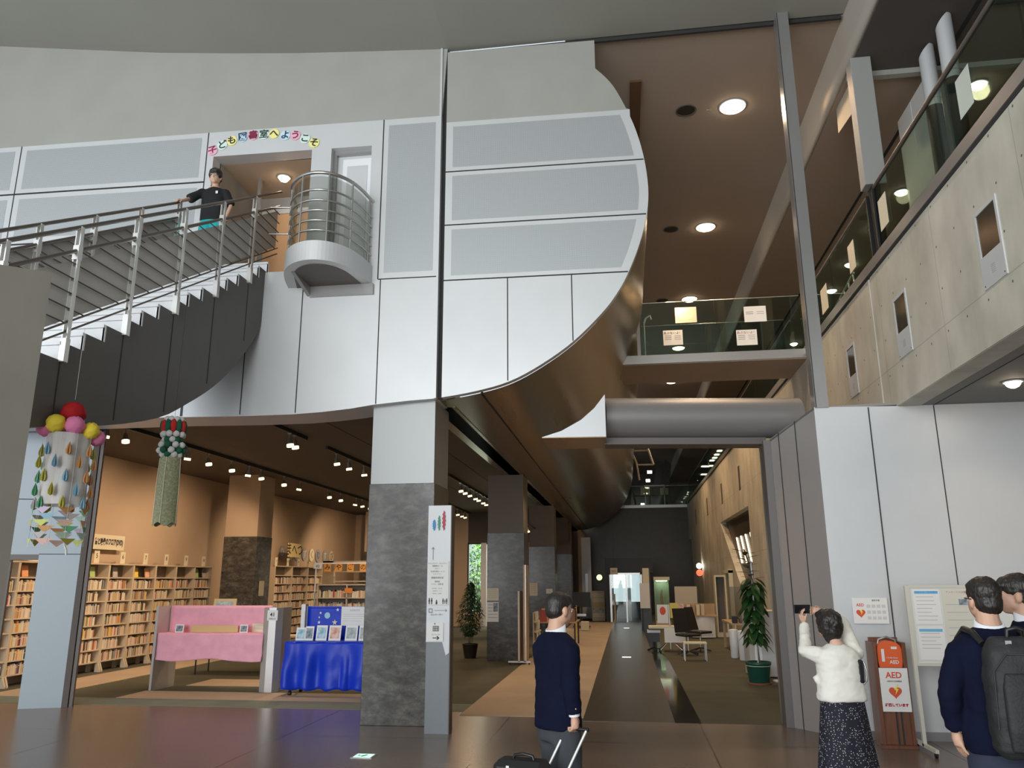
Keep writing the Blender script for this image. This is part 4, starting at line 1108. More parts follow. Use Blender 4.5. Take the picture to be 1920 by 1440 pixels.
def bookmesh(cn, hq):
    k = (cn, hq)
    if k not in book_mesh:
        h = 0.145 + 0.014*hq; d = 0.14
        q = MB(); q.box((0, 0, 0), (d, 1, h)); 
        q2 = MB(); q2.box((d*0.999, 0.0, h*0.68), (d+0.0012, 1, h*0.74), M_cream)
        q.mats = [M_bk[cn]]; b0 = len(q.v)
        q.v += q2.v; q.f += [[b0+i for i in f_] for f_ in q2.f]; q.mats.append(M_cream); q.m += [1]*len(q2.f); q.sm += [False]*len(q2.f)
        book_mesh[k] = q.mesh('book')
    return book_mesh[k]
BOOKS = []      # (distance, matrix, colour, height, label, group)
rest = MB()
def books_on(M, width, label_fn, group, fill=(0.7, 1.0), tmin=0.018, tmax=0.042, leave=0.0, weight=1.0):
    """M: local frame whose Y runs along the shelf, X outwards, Z up, origin at the back left of the shelf"""
    y = 0.0; end = width*random.uniform(*fill); n = 0
    while True:
        t = random.uniform(tmin, tmax)
        if y + t > end: break
        cn = random.choices(book_cols, wts)[0][0]; hq = random.randint(0, 3)
        n += 1
        BOOKS.append((M.translation.length*weight, M @ Matrix.Translation((0, y, 0)), t-0.0015, cn, hq, n, label_fn, group))
        y += t
def flush_books(limit=298):
    BOOKS.sort(key=lambda b: b[0])
    seen = {}
    for i, (d, M, t, cn, hq, n, lf, grp) in enumerate(BOOKS):
        if i < limit:
            o = bpy.data.objects.new('book', bookmesh(cn, hq)); COL.objects.link(o)
            o.matrix_world = M @ Matrix.Diagonal((1, t, 1, 1))
            put(o, lf(n, cn), 'book', grp)
        else:
            h = 0.145+0.014*hq
            rest.box((0, 0, 0), (0.14, t, h), M_bk[cn], M=M)
    if rest.v: obj('books', rest, None, None, 'hundreds of smaller far book spines filling the remaining library shelves', 'book', None, 'stuff')
nth = ['first', 'second', 'third', 'fourth', 'fifth', 'sixth', 'seventh', 'eighth', 'ninth', 'tenth', 'eleventh', 'twelfth', 'thirteenth', 'fourteenth', 'fifteenth', 'sixteenth', 'seventeenth', 'eighteenth', 'nineteenth', 'twentieth'] + [f'{k}th' for k in range(21, 60)]
rown = ['top book row', 'second row', 'third row', 'fourth row', 'fifth row', 'sixth row', 'bottom row']
def bookcase(x, y0, label, bay, rows=7, w=0.823, top=2.07, group='tall bookcases along the left wall', leg=True, front=1, books=True, sign=None):
    """stands with its back to -X, opening towards +X; local Y along the wall"""
    t = thing('bookcase', label, 'bookcase', (x, y0, 0), 0, group)
    D = 0.26
    for yy in (0, w-0.03): obj('side_panel', MB().box((0, yy, 0.17), (D, yy+0.03, top)), M_shelf, t)
    obj('back_panel', MB().box((0, 0.03, 0.17), (0.012, w-0.03, top)), M_shelfd, t)
    obj('top_board', MB().box((0, 0, top), (D+0.01, w, top+0.025)), M_shelf, t)
    zs = [0.20 + k*(top-0.25-0.20)/rows for k in range(rows+1)]
    for z in zs: obj('shelf_board', MB().box((0.012, 0.03, z-0.022), (D, w-0.03, z)), M_shelf, t)
    for yy in (0.01, w-0.05):
        q = MB(); q.box((0.02, yy, 0), (0.06, yy+0.04, 0.18)); q.prism([(D-0.05, yy, 0), (D+0.06, yy, 0), (D+0.06, yy, 0.03), (D, yy, 0.18), (D-0.05, yy, 0.18)], (0, 0.04, 0))
        obj('foot', q, M_shelf, t)
    if books:
        for r in range(rows):
            z = zs[rows-1-r]
            M = Matrix.Translation((x+0.09, y0+0.035, z))
            books_on(M, w-0.07, (lambda n, c, r=r: f'{c} book, {nth[n-1]} from left, {rown[r]}, {bay}'), f'books in {bay}')
    return t
XB = -10.72
baynames = ['far left bay behind portal', 'bay just left of white pier', None, None] + [f'{w_} bay right of pier' for w_ in ('first', 'second', 'third', 'fourth', 'fifth', 'sixth')]
bl = ['tall bookcase bay at the far left, seen through the portal opening', 'tall bookcase bay seen through the portal opening beside the white pier', None, 'tall bookcase bay hidden mostly by the white pier', 'tall cream bookcase, first bay right of the white pier', 'tall cream bookcase, second bay right of the white pier', 'tall cream bookcase, third bay right of the white pier', 'tall cream bookcase, fourth bay right of the white pier', 'tall cream bookcase, fifth bay right of the white pier', 'tall cream bookcase, sixth bay, nearest the stone column']
for k in (0, 1, 3, 4, 5, 6, 7, 8, 9):
    y0 = 14.31 + (k-4)*0.823
    if k == 0: y0 = 11.84
    if k == 1: y0 = 12.66
    if k == 3: bookcase(XB, y0, bl[k], '', books=False); continue
    bookcase(XB, y0, bl[k], baynames[k])
# face-out books and cards on the top display shelf
M_face = [pm('cover_green', (0.40, 0.55, 0.20), 0.5), pm('cover_grey', (0.45, 0.42, 0.42), 0.5), pm('cover_yellow', (0.80, 0.60, 0.08), 0.5), pm('cover_salmon', (0.75, 0.42, 0.28), 0.5), pm('cover_orange', (0.75, 0.35, 0.18), 0.5), pm('cover_pale', (0.62, 0.66, 0.70), 0.5)]
fn = ['green', 'grey', 'yellow', 'salmon', 'orange', 'pale']
def faceout(px, k, bayname, w=0.15, h=0.2, wd='green'):
    p = atX(px, 1075, XB+0.2)
    o = obj('display_book', MB().box((0, 0, 0), (0.02, w, h)), M_face[k], None, f'{fn[k]} book standing face out on the top shelf of {bayname}', 'book', 'face out books on the top shelves')
    o.location = (XB+0.12, p.y, 1.825); o.rotation_euler = (0, -0.15, 0)
for px, k, b_ in ((175, 0, baynames[4]), (218, 1, baynames[5]), (257, 2, baynames[6]), (278, 3, baynames[6]), (328, 3, 'fourth bay right of pier'), (371, 0, baynames[9]), (385, 1, baynames[9]), (48, 4, baynames[1])):
    faceout(px, k, b_)
# number cards on top of the bookcases
def topcard(x, y, z, s_, label, w=0.16, h=0.24, size=0.12, n=(1, 0, 0), group='number cards on the bookcases'):
    t = thing('number_card', label, 'sign', (x, y, z), 0, group)
    M = face((0, 0, h/2), n)
    obj('card', MB().box((-w/2, -h/2, -0.004), (w/2, h/2, 0), M=M), M_cream, t)
    text('lettering', s_, M @ Matrix.Translation((0, 0.02, 0.002)), size, M_ink, t)
    return t
for px, s_ in ((181, '5'), (230, '6'), (273, '7'), (312, '8'), (349, '9'), (382, '10')):
    p = atX(px, 1050, XB+0.2); topcard(XB+0.2, p.y, 2.10, s_, f'small white card numbered {s_} on top of the left wall bookcases', size=0.13 if len(s_) < 2 else 0.10)
pa_ = atX(178, 1020, XB+0.1); pb_ = atX(237, 1022, XB+0.1)
t = thing('section_sign', 'long cream sign with black lettering above the left wall bookcases', 'sign', (XB+0.03, pa_.y, 2.38))
w_ = pb_.y-pa_.y
obj('board', MB().box((0, 0, 0), (0.02, w_, 0.30)), M_cream, t)
text('lettering', '音と映像のフロア(DVD)', face((0.022, w_/2, 0.15), (1, 0, 0)) @ Matrix.Diagonal((1, 1.7, 1, 1)), w_/12.0, M_ink, t, bold=0.004)
q = MB(); q.box((0, 0, 0), (0.012, 0.5, 0.22)); q = obj('direction_card', q, M_paper, None, 'small white direction card above the far left bookcase', 'sign'); q.location = (XB+0.2, 12.9, 2.10)

# second run of cases behind the stone column, and a low case facing the room
for k in range(4):
    y0 = 22.6 + k*1.25
    bookcase(-10.55, y0, f'narrow cream bookcase beyond the stone column, {nth[k]} of four bays from the left', f'{nth[k]} bay beyond stone column', w=1.24, top=2.15, group='bookcases beyond the stone column')
for px, s_ in ((517, '11'), (539, '12'), (559, '13'), (577, '14')):
    p = atX(px, 1068, -10.3); topcard(-10.3, p.y, 2.17, s_, f'small white card numbered {s_} on the bookcases beyond the stone column', size=0.09)
p0, p1 = atX(538, 1055, -10.3), atX(561, 1055, -10.3)
t = thing('section_sign', 'yellow sign above the bookcases beyond the stone column', 'sign', (-10.3, p0.y, 2.45))
obj('board', MB().box((0, 0, 0), (0.02, p1.y-p0.y, 0.42)), pm('yellow_card2', (0.75, 0.62, 0.30), 0.6), t)
text('lettering', 'まへつ', face((0.022, (p1.y-p0.y)/2, 0.21), (1, 0, 0)), 0.42, M_ink, t, bold=0.004)
for k, px in enumerate((529, 544, 557, 571, 584, 596, 609, 621)):
    p = atX(px, 1036 + (px-529)*0.09, -10.78)
    t = thing('letter_disc', f'small round letter disc on the back library wall, {nth[k]} from the left', 'sign', p, 0, 'round letters on the back library wall')
    obj('paper_disc', MB().cyl((0, 0, 0), (0.01, 0, 0), 0.22, n=20), [M_grey, M_cream, pm('bluegrey_card', (0.3, 0.34, 0.4), 0.7)][k % 3], t)
    text('lettering', 'ひとしずくむすび'[k], face((0.012, 0, 0), (1, 0, 0)), 0.3, M_paper if k % 3 == 0 else M_ink, t)
# small notice on the wall and on the stone column
o = obj('notice', MB().box((0, -0.14, 0), (0.01, 0.14, 0.32)), M_paper, None, 'small pale notice high on the wall right of the stone column', 'notice'); o.location = (-10.79, 21.0, 2.95)
p = atX(497, 1103, -8.94)
o = obj('notice', MB().box((0, -0.13, -0.18), (0.008, 0.13, 0.18)), M_cream, None, 'pale poster on the side of the library stone column', 'poster'); o.location = (-8.94, 18.9, p.z)
M_dstone2 = M_stone
# low double case facing the visitor, right side
def facing_case(x0, x1, y, top, rows, label, bay, group):
    t = thing('bookcase', label, 'bookcase', (x0, y, 0), 0, group); w = x1-x0
    for xx in (0, w/2-0.015, w-0.03): obj('side_panel', MB().box((xx, 0, 0.05), (xx+0.03, 0.3, top)), M_shelf, t)
    obj('back_panel', MB().box((0, 0.29, 0.05), (w, 0.3, top)), M_shelfd, t)
    obj('top_board', MB().box((0, 0, top), (w, 0.3, top+0.025)), M_shelf, t)
    zs = [0.12 + k*(top-0.12)/rows for k in range(rows)]
    for z in zs: obj('shelf_board', MB().box((0.03, 0, z-0.022), (w-0.03, 0.29, z)), M_shelf, t)
    for r in range(rows):
        # local X outwards is -Y of the room, local Y runs along +X
        M = Matrix(((0, 1, 0, x0+0.04), (-1, 0, 0, y+0.22), (0, 0, 1, zs[rows-1-r]), (0, 0, 0, 1)))
        books_on(M, w-0.08, (lambda n, c, r=r: f'{c} book, {nth[min(n-1, 58)]} from left, {rown[r]}, {bay}'), f'books in {bay}', fill=(0.85, 1.0), weight=1.0)
    return t
pc = fl(592, 1210); 
yc = 19.6
xa = atY(592, 1150, yc).x; xb = atY(705, 1150, yc).x
facing_case(xa, xb, yc, 1.62, 5, 'low cream bookcase facing the lobby, under the orange letter cards', 'low bookcase facing lobby', None)
t = thing('bookcase', 'brown end panel bookcase behind the low case, carrying the white sign 43', 'bookcase', (xa-0.35, yc+1.2, 0))
obj('end_panel', MB().box((0, 0, 0), (0.3, 0.04, 2.25)), M_tanwood, t); obj('top_board', MB().box((0, 0, 2.2), (3.0, 0.35, 2.25)), M_shelf, t)
for z in (0.5, 0.9, 1.3, 1.7, 1.95): obj('shelf_board', MB().box((0.3, 0.02, z), (2.2, 0.32, z+0.03)), M_shelf, t)
# orange letter cards on a rail
yo = 19.9
for ch, px in (('み', 614), ('や', 635), ('ぎ', 657), ('の', 681)):
    p = atY(px, 1064, yo)
    t = thing('letter_card', f'orange square card lettered {ch} above the low bookcase', 'sign', (p.x, yo, p.z), 0, 'orange letter cards')
    obj('card', MB().box((-0.09, 0, -0.10), (0.09, 0.01, 0.10)), pm('orange_card', (0.75, 0.33, 0.05), 0.6), t)
    text('lettering', ch, face((0, -0.002, 0), (0, -1, 0)), 0.16, M_ink, t, bold=0.003)
pl_, pr_ = atY(588, 1062, yo+0.02), atY(705, 1056, yo+0.02)
q = MB(); q.box((pl_.x, yo+0.02, pl_.z+0.06), (pr_.x, yo+0.05, pl_.z+0.09)); q.box((pl_.x+0.05, yo+0.02, 0), (pl_.x+0.08, yo+0.05, pl_.z+0.06)); q.box((pr_.x-0.03, yo+0.02, 0), (pr_.x, yo+0.05, pl_.z+0.06))
obj('sign_rail', q, M_white, None, 'white rail on two posts carrying the orange letter cards', 'rail')
p = atY(596, 1062, yo)
t = thing('number_card', 'white card numbered 43 at the left end of the orange letter cards', 'sign', (p.x, yo-0.01, p.z))
obj('card', MB().box((-0.11, 0, -0.06), (0.11, 0.01, 0.06)), M_paper, t); text('lettering', '43', face((0, -0.002, 0), (0, -1, 0)), 0.1, M_ink, t)
o = obj('shelf_label', MB().box((0, 0, 0), (0.2, 0.01, 0.12)), pm('orange_label', (0.75, 0.25, 0.04), 0.6), None, 'small orange label on the front of the low bookcase', 'label'); pp_ = atY(646, 1112, yc-0.01); o.location = (pp_.x, yc-0.012, pp_.z)
flush_books(298)

# pink display stand number 41
pk = thing('display_stand', 'low display stand numbered 41 with grey end panels and pink cloth', 'display stand', (-7.80, 12.95, 0))
M_endp = pm('silver_grey_laminate', (0.50, 0.48, 0.46), 0.35, 0.4)
def endpanel(x, lab):
    q = MB(); prof_ = [(0, 0, 0), (0.05, -0.05, 0), (0.30, -0.07, 0), (0.34, 0.0, 0), (0.05, 0.03, 0)]
    return q
obj('end_panel', MB().prism([(-0.02, -0.28, 0), (0.02, -0.28, 0), (0.05, 0.35, 0), (0.01, 0.35, 0)], (0, 0, 1.33)), M_endp, pk)
cp = [(1.88, -0.30), (1.93, -0.34), (2.02, -0.30), (2.08, -0.18), (2.10, 0.0), (2.09, 0.22), (2.04, 0.34), (1.98, 0.33), (1.99, 0.0), (1.93, -0.25)]
cp = [(1.86, -0.22), (1.98, -0.29), (2.10, -0.28), (2.16, -0.15), (2.15, 0.22), (2.08, 0.30), (2.05, 0.25), (2.06, -0.12), (2.0, -0.2), (1.88, -0.17)]
obj('end_panel', MB().prism([(x, y, 0) for x, y in cp], (0, 0, 1.31), smooth=False), M_endp, pk, 'curved grey end panel')
def cloth(pts_fn, nu, nv, mat, name, par, label=None):
    vs = []; fs = []
    for i in range(nu+1):
        for j in range(nv+1): vs.append(pts_fn(i/nu, j/nv))
    for i in range(nu):
        for j in range(nv): fs.append((i*(nv+1)+j, (i+1)*(nv+1)+j, (i+1)*(nv+1)+j+1, i*(nv+1)+j+1))
    me = refine(MB().add(vs, fs, None, True), name, [('SOLIDIFY', dict(thickness=0.006, offset=0))])
    me.polygons.foreach_set('use_smooth', [True]*len(me.polygons))
    return obj(name, me, mat, par, label)
M_pink = pm('pink_cloth', (0.84, 0.40, 0.50), 0.8, var=0.05, scale=8, bump=0.15, bscale=12)
from mathutils import noise as mn
def nz(x, y, s=3.0, k=0.0): return mn.noise(Vector((x*s, y*s, k)))
cloth(lambda u_, v: (0.05+1.83*u_, 0.05+0.01*nz(u_*4, v, 3), 1.335-0.44*v), 24, 8, M_pink, 'pink_cloth_back', pk)
def frontcloth(u_, v):
    L = 0.42+0.02*math.sin(u_*9); f_ = 0.02*math.sin(u_*22+2*v)*v + 0.035*nz(u_*2.2, v*1.2, 3.5, 5)
    if v < 0.35: return (0.03+1.86*u_, 0.05-0.30*(v/0.35), 0.90+0.008*nz(u_, v, 6))
    w = (v-0.35)/0.65
    return (0.03+1.86*u_, -0.25-0.015*w + f_*min(1, w*2), 0.90-L*w)
cloth(frontcloth, 60, 26, M_pink, 'pink_cloth_front', pk)
obj('display_board', MB().box((0.02, 0.07, 0.5), (1.9, 0.10, 1.32)), M_endp, pk); obj('tray', MB().box((0.02, -0.22, 0.86), (1.9, 0.08, 0.885)), M_endp, pk)
def card3(name, x, y, z, w, h, mat, label, group, parent=None, tilt=0.12, pic=None, cat='picture'):
    t = thing(name, label, cat, (x, y, z), 0, group)
    M = Matrix.Rotation(-tilt, 4, 'X')
    obj('frame', MB().box((-w/2, 0, 0), (w/2, 0.012, h), M=M), mat, t)
    if pic is not None:
        q = MB(); q.box((-w*0.38, -0.002, h*0.14), (w*0.38, 0.0, h*0.86), M=M); obj('printed_picture', q, pic, t)
    return t
M_pic1 = pm('picture_landscape', (0.20, 0.28, 0.30), 0.5, scale=14, col2=(0.62, 0.62, 0.55)); M_pic2 = pm('picture_violet', (0.20, 0.14, 0.35), 0.5, scale=20, col2=(0.6, 0.5, 0.7))
M_pic3 = pm('picture_dark', (0.04, 0.06, 0.10), 0.5, scale=20, col2=(0.4, 0.45, 0.5)); M_pic4 = pm('picture_orange', (0.55, 0.14, 0.06), 0.5, scale=12, col2=(0.85, 0.75, 0.65)); M_pic5 = pm('picture_cyan', (0.10, 0.32, 0.42), 0.5, scale=12, col2=(0.70, 0.80, 0.82))
M_cork = pm('gold_paper', (0.62, 0.47, 0.22), 0.7)
def onstand(px, py, y, z=None):
    p = atY(px, py, y); return p
for nm, px, py, y, w, h, mt, pic, lab in (('framed_picture', 379, 1161, 13.0, 0.13, 0.16, M_cream, M_pic2, 'small violet picture clipped at the top of the pink stand'),
    ('framed_picture', 418, 1159, 13.06, 0.41, 0.32, M_cork, M_pic1, 'large gold framed landscape picture on top of the pink stand'),
    ('framed_picture', 487, 1161, 13.0, 0.14, 0.16, M_paper, None, 'small white card at the top right of the pink stand'),
    ('framed_picture', 334, 1201, 12.80, 0.15, 0.13, M_paper, M_pic3, 'small dark photograph at the left of the pink ledge'),
    ('framed_picture', 455, 1202, 12.80, 0.14, 0.13, M_paper, M_pic3, 'small dark photograph at the right of the pink ledge')):
    p = atY(px, py, y); card3(nm, p.x, y, p.z if pic != M_pic3 else 0.906, w, h, mt, lab, 'pictures on the pink stand', pic=pic)
p = atY(397, 1201, 12.85)
obj('gold_ledge_strip', MB().box((-0.42, 0, 0), (0.42, 0.012, 0.11)), M_cork, None, 'long gold strip of card lying along the pink ledge', 'card').location = (p.x, 12.9, 0.906)
p = atY(482, 1201, 12.95)
t = card3('caption_card', p.x, 12.98, 0.906, 0.24, 0.2, M_cream, 'cream caption card with small print at the right of the pink ledge', None, cat='card')
q = MB()
for i in range(4): q.box((-0.09, -0.002, 0.05+0.03*i), (0.09, -0.0, 0.056+0.03*i))
obj('printed_lines', q, M_grey, t)
t = thing('number_card', 'white card numbered 41 on the curved end panel of the pink stand', 'sign', (-7.80+2.05, 12.66, 1.17))
obj('card', MB().box((-0.10, 0, -0.06), (0.08, 0.003, 0.10)), M_paper, t); text('lettering', '41', face((-0.01, -0.002, 0.03), (0, -1, 0)), 0.085, M_ink, t, bold=0.002)
text('lettering', 'お知らせ', face((-0.01, -0.002, -0.035), (0, -1, 0)), 0.03, M_ink, t)

# thin legged table behind the pink stand
t = thing('folding_table', 'thin legged table standing behind the pink stand', 'table', (-7.2, 15.2, 0))
obj('table_top', MB().box((-1.2, -0.3, 0.68), (1.0, 0.3, 0.71)), M_shelf, t)
for x, y in ((-1.1, -0.25), (0.9, -0.25), (-1.1, 0.25), (0.9, 0.25)): obj('leg', MB().cyl((x, y, 0), (x, y, 0.68), 0.014, n=8), M_black, t)

# blue display table
bt = thing('display_table', 'display table draped in shiny royal blue cloth with a blue backboard', 'table', (-5.36, 12.35, 0))
M_blue = pm('royal_blue_satin', (0.004, 0.036, 0.50), 0.42, spec=0.35, bump=0.35, bscale=9)
TWd = 1.60; TZ = 0.80
def skirt(u_, v):
    # u runs left side back -> front -> right
    if u_ < 0.12: x, y = 0, 0.55*(1-u_/0.12)
    else: x, y = TWd*(u_-0.12)/0.88, 0
    amp = 0.012 + 0.045*v
    wv = math.sin(x*17+1.3*math.sin(x*3))*amp + amp*0.9*nz(x*2.2, v*0.8, 3, 2)
    if 0.93 < x < 1.06: wv += 0.05*v*math.cos((x-0.995)/0.065*PI/2)
    z = TZ - v*(TZ-0.10) + 0.012*math.sin(x*23)*v
    return (x - (0.02+wv*0.6 if y > 0 else 0) - 0.05*v*(1 - x/TWd), y - (wv+0.03*v if u_ >= 0.12 else 0), z)
cloth(skirt, 110, 18, M_blue, 'cloth_skirt', bt)
cloth(lambda u_, v: (TWd*u_, 0.6*v, TZ+0.004+0.004*nz(u_*3, v*3, 3)), 20, 8, M_blue, 'cloth_top', bt)
cloth(lambda u_, v: (0.10+(TWd-0.10)*u_, 0.56+0.01*nz(u_*4, v*2, 4), TZ+0.005+0.52*v), 20, 8, M_blue, 'cloth_backdrop', bt)
obj('table_board', MB().box((0.03, 0.03, TZ-0.04), (TWd, 0.6, TZ)), M_endp, bt); obj('backboard', MB().box((0.08, 0.575, TZ), (TWd, 0.60, TZ+0.52)), M_endp, bt)
for x in (0.08, 1.5):
    for y in (0.06, 0.5):
        l_ = obj('leg', MB().cyl((x, y, 0.07), (x, y, TZ-0.04), 0.018, n=8), M_black, bt); obj('caster', MB().cyl((x-0.02, y, 0.035), (x+0.02, y, 0.035), 0.035, n=12), M_black, l_)
obj('side_post', MB().box((0.01, 0.50, TZ), (0.08, 0.62, TZ+0.56)), M_endp, bt, 'grey post at the left end of the backboard')
obj('side_label', MB().box((0.02, 0.495, TZ+0.25), (0.07, 0.50, TZ+0.45)), M_paper, bt)
BX, BY = -5.36, 12.35
bks = [(562, 0.16, 0.20, M_pic5, 'teal covered book'), (578, 0.14, 0.22, M_pic3, 'dark covered book'), (601, 0.18, 0.235, M_pic5, 'pale blue book'), (626, 0.20, 0.235, M_pic4, 'orange and white picture book'), (657, 0.20, 0.235, M_pic1, 'grey landscape book'), (681, 0.17, 0.235, M_pic1, 'pale book half hidden by the column')]
for px, w, h, pic, lab in bks:
    p = atY(px, 1210, 12.55); card3('display_book', p.x, 12.55, TZ+0.01, w, h, M_paper, f'{lab} standing upright on the blue table', 'books standing on the blue table', pic=pic, tilt=0.2, cat='book')
t = thing('information_panel', 'white information panel with small print pinned to the blue backdrop', 'sign', (BX+0.72, BY+0.545, TZ+0.22))
obj('panel', MB().box((-0.03, -0.01, 0), (0.46, 0, 0.30)), M_paper, t)
text('lettering', '七夕かざり', face((0.2, -0.012, 0.24), (0, -1, 0)), 0.035, pm('sky_ink', (0.1, 0.25, 0.4), 0.6), t)
q = MB()
for i in range(4): q.box((0.0, -0.0115, 0.18-0.035*i), (0.40-0.03*i, -0.01, 0.184-0.035*i))
obj('printed_lines', q, M_grey, t)
t = thing('paper_decoration', 'pale blue paper disc pinned to the blue backdrop', 'decoration', (BX+0.45, BY+0.545, TZ+0.38)); obj('disc', MB().cyl((0,0,0),(0,-0.006,0),0.05,n=20), pm('light_blue_paper', (0.35,0.6,0.75),0.6), t)
def star(r):
    return [(r*(1 if k % 2 == 0 else 0.42)*math.cos(PI/2+k*PI/5), 0, r*(1 if k % 2 == 0 else 0.42)*math.sin(PI/2+k*PI/5)) for k in range(10)]
for k, (x, z, r) in enumerate(((0.58, 0.27, 0.05), (0.31, 0.27, 0.03), (0.33, 0.42, 0.025), (0.31, 0.35, 0.02), (0.62, 0.47, 0.03))):
    o = obj('paper_star', MB().prism(star(r), (0, -0.004, 0)), M_paper if k else M_cream, None, ['larger cream paper star on the blue backdrop', 'lowest small white star at the left of the blue backdrop', 'top small white star at the left of the blue backdrop', 'tiny white star in the middle left of the blue backdrop', 'small white star near the top edge of the blue backdrop'][k], 'star', 'paper stars on the blue backdrop'); o.location = (BX+x, BY+0.547, TZ+z)
# ================================================================== people
M_skin = pm('skin', (0.55, 0.33, 0.23), 0.55, var=0.05, scale=12)
M_skin2 = pm('skin_fair', (0.62, 0.39, 0.28), 0.55, var=0.05, scale=12)
M_hair = pm('black_hair', (0.018, 0.014, 0.012), 0.45, bump=0.6, bscale=90, stretch=(1, 1, 0.25))
M_navy = pm('navy_suit_cloth', (0.0042, 0.0060, 0.021), 0.9, var=0.15, scale=6, spec=0.15)
M_trouser = pm('grey_trouser_cloth', (0.045, 0.05, 0.06), 0.85, var=0.1, scale=6)
M_trouser2 = pm('blue_grey_trouser_cloth', (0.022, 0.028, 0.052), 0.85, var=0.1, scale=6)
M_shirt = pm('white_shirt_cloth', (0.78, 0.80, 0.84), 0.8)
M_shoe = pm('black_leather', (0.012, 0.011, 0.010), 0.35)
V = Vector
def eye_part(par, c, fwd, r=0.012):
    obj('eye', MB().ball(c, (r, r*0.7, r*0.75), 10, 8, M_paper), None, par)
    q = MB().ball(V(c)+V(fwd)*r*0.45, (r*0.72, r*0.5, r*0.66), 8, 6, M_ink); obj('iris', q, None, par)
def head_mb(q, c, s=1.0, M=None):
    """c = centre of the head; head faces +Y"""
    c = V(c)
    def b(o, r): q.ball(c + V(o)*s, V(r)*s, 20, 14, None, M)
    b((0, -0.012, 0.028), (0.073, 0.092, 0.085)); b((0, 0.028, -0.030), (0.060, 0.066, 0.078)); b((0, 0.045, -0.078), (0.034, 0.038, 0.030))
    b((0.048, 0.005, -0.055), (0.018, 0.04, 0.03)); b((-0.048, 0.005, -0.055), (0.018, 0.04, 0.03))
    b((0, 0.098, -0.022), (0.012, 0.018, 0.020)); b((0, 0.092, -0.004), (0.008, 0.012, 0.022))
    b((0.030, 0.083, 0.012), (0.020, 0.010, 0.007)); b((-0.030, 0.083, 0.012), (0.020, 0.010, 0.007))
    b((0, 0.084, -0.052), (0.022, 0.012, 0.006)); b((0, 0.082, -0.061), (0.018, 0.012, 0.006))
    for sx in (-1, 1):
        b((sx*0.076, -0.008, -0.012), (0.011, 0.020, 0.032)); b((sx*0.070, 0.0, -0.03), (0.010, 0.012, 0.014))
def hand_mb(q, W_, d, palm_n, side, curl=0.35, s=1.0, spread=0.10, thumb_out=0.6, curls=None):
    """W_ wrist, d hand direction, palm_n palm normal, side = direction of the thumb"""
    W_ = V(W_); d = V(d).normalized(); pn = V(palm_n); pn = (pn - d*pn.dot(d)).normalized(); t = V(side); t = (t - d*t.dot(d) - pn*t.dot(pn)).normalized()
    q.tube([W_ - d*0.02, W_ + d*0.02*s, W_ + d*0.05*s, W_ + d*0.085*s], 0, 10, rs=[0.024*s, 0.026*s, 0.030*s, 0.026*s])
    for k in range(-1, 2): q.tube([W_ + d*0.02*s + t*k*0.012*s, W_ + d*0.088*s + t*k*0.022*s], 0, 8, rs=[0.016*s, 0.0135*s])
    lens = [0.070, 0.078, 0.073, 0.058]
    for k in range(4):
        o = (1.5-k)*0.020
        base = W_ + d*0.085*s + t*o*s; dd = (d + t*(1.5-k)*spread).normalized(); n = pn
        c = (curls[k] if curls else curl*(1+0.12*k)); L = lens[k]*s
        p = [base - d*0.015*s, base]; ang = 0
        for j, fr in enumerate((0.42, 0.33, 0.25)):
            ang += c*(0.9 if j == 0 else 1.1)
            p.append(p[-1] + (dd*math.cos(ang) + n*math.sin(ang))*L*fr)
        q.tube(p, 0, 8, rs=[0.0100*s, 0.0098*s, 0.0088*s, 0.0080*s, 0.0066*s]); q.ball(p[-1], 0.0068*s, 8, 6)
    b0 = W_ + d*0.022*s + t*0.022*s
    p = [b0, b0 + (t*thumb_out + d*0.7 + pn*0.25).normalized()*0.040*s]
    p.append(p[-1] + (t*thumb_out*0.35 + d*0.85 + pn*0.5).normalized()*0.030*s); p.append(p[-1] + (d*0.8 + pn*0.7).normalized()*0.024*s)
    q.tube(p, 0, 8, rs=[0.0145*s, 0.0115*s, 0.0098*s, 0.0078*s]); q.ball(p[-1], 0.008*s, 8, 6)
def ringpts(c, rx, ry, rz=0.0, n=28, e=2.4, tilt=0.0):
    out = []
    for k in range(n):
        a = 2*PI*k/n; ca, sa = math.cos(a), math.sin(a)
        x = rx*math.copysign(abs(ca)**(2/e), ca); y = ry*math.copysign(abs(sa)**(2/e), sa)
        out.append(V(c) + V((x*math.cos(rz)-y*math.sin(rz), x*math.sin(rz)+y*math.cos(rz), tilt*y)))
    return out
def torso(q, rows, e=2.4):
    q.loft([ringpts((x, y, z), rx, ry, rz, e=e) for x, y, z, rx, ry, rz in rows])
def wrinkle(me, amp, sc, seed=0.0, zs=1.0, zmin=None):
    me.update()
    nrm = [v.normal.copy() for v in me.vertices]
    for v, n in zip(me.vertices, nrm):
        p = v.co
        a = mn.noise(V((p.x*sc+seed, p.y*sc, p.z*sc*zs))) + 0.5*mn.noise(V((p.x*sc*2.3, p.y*sc*2.3+seed, p.z*sc*2.3*zs)))
        v.co += n*amp*a
    me.update()
def clothes(q, name, par, mat, vox=0.012, amp=0.006, sc=9, zs=1.6, label=None, it=5):
    me = fuse(q, name, vox, it); wrinkle(me, amp, sc, hash(name) % 7, zs)
    return obj(name, me, mat, par, label)
def legs_mb(q, hipz, kneez, ank, sx, r=(0.085, 0.058, 0.042), feet=None):
    for s_, (kx, ky), (ax, ay) in feet:
        q.tube([(s_*0.085, 0, hipz), (s_*0.085+(kx-s_*0.085)*0.5, ky*0.5, (hipz+kneez)/2), (kx, ky, kneez), ((kx+ax)/2, (ky+ay)/2-0.01, (kneez+ank)/2), (ax, ay, ank)], 0, 14, rs=[r[0], r[0]*0.92, r[1], r[1]*0.95, r[2]])
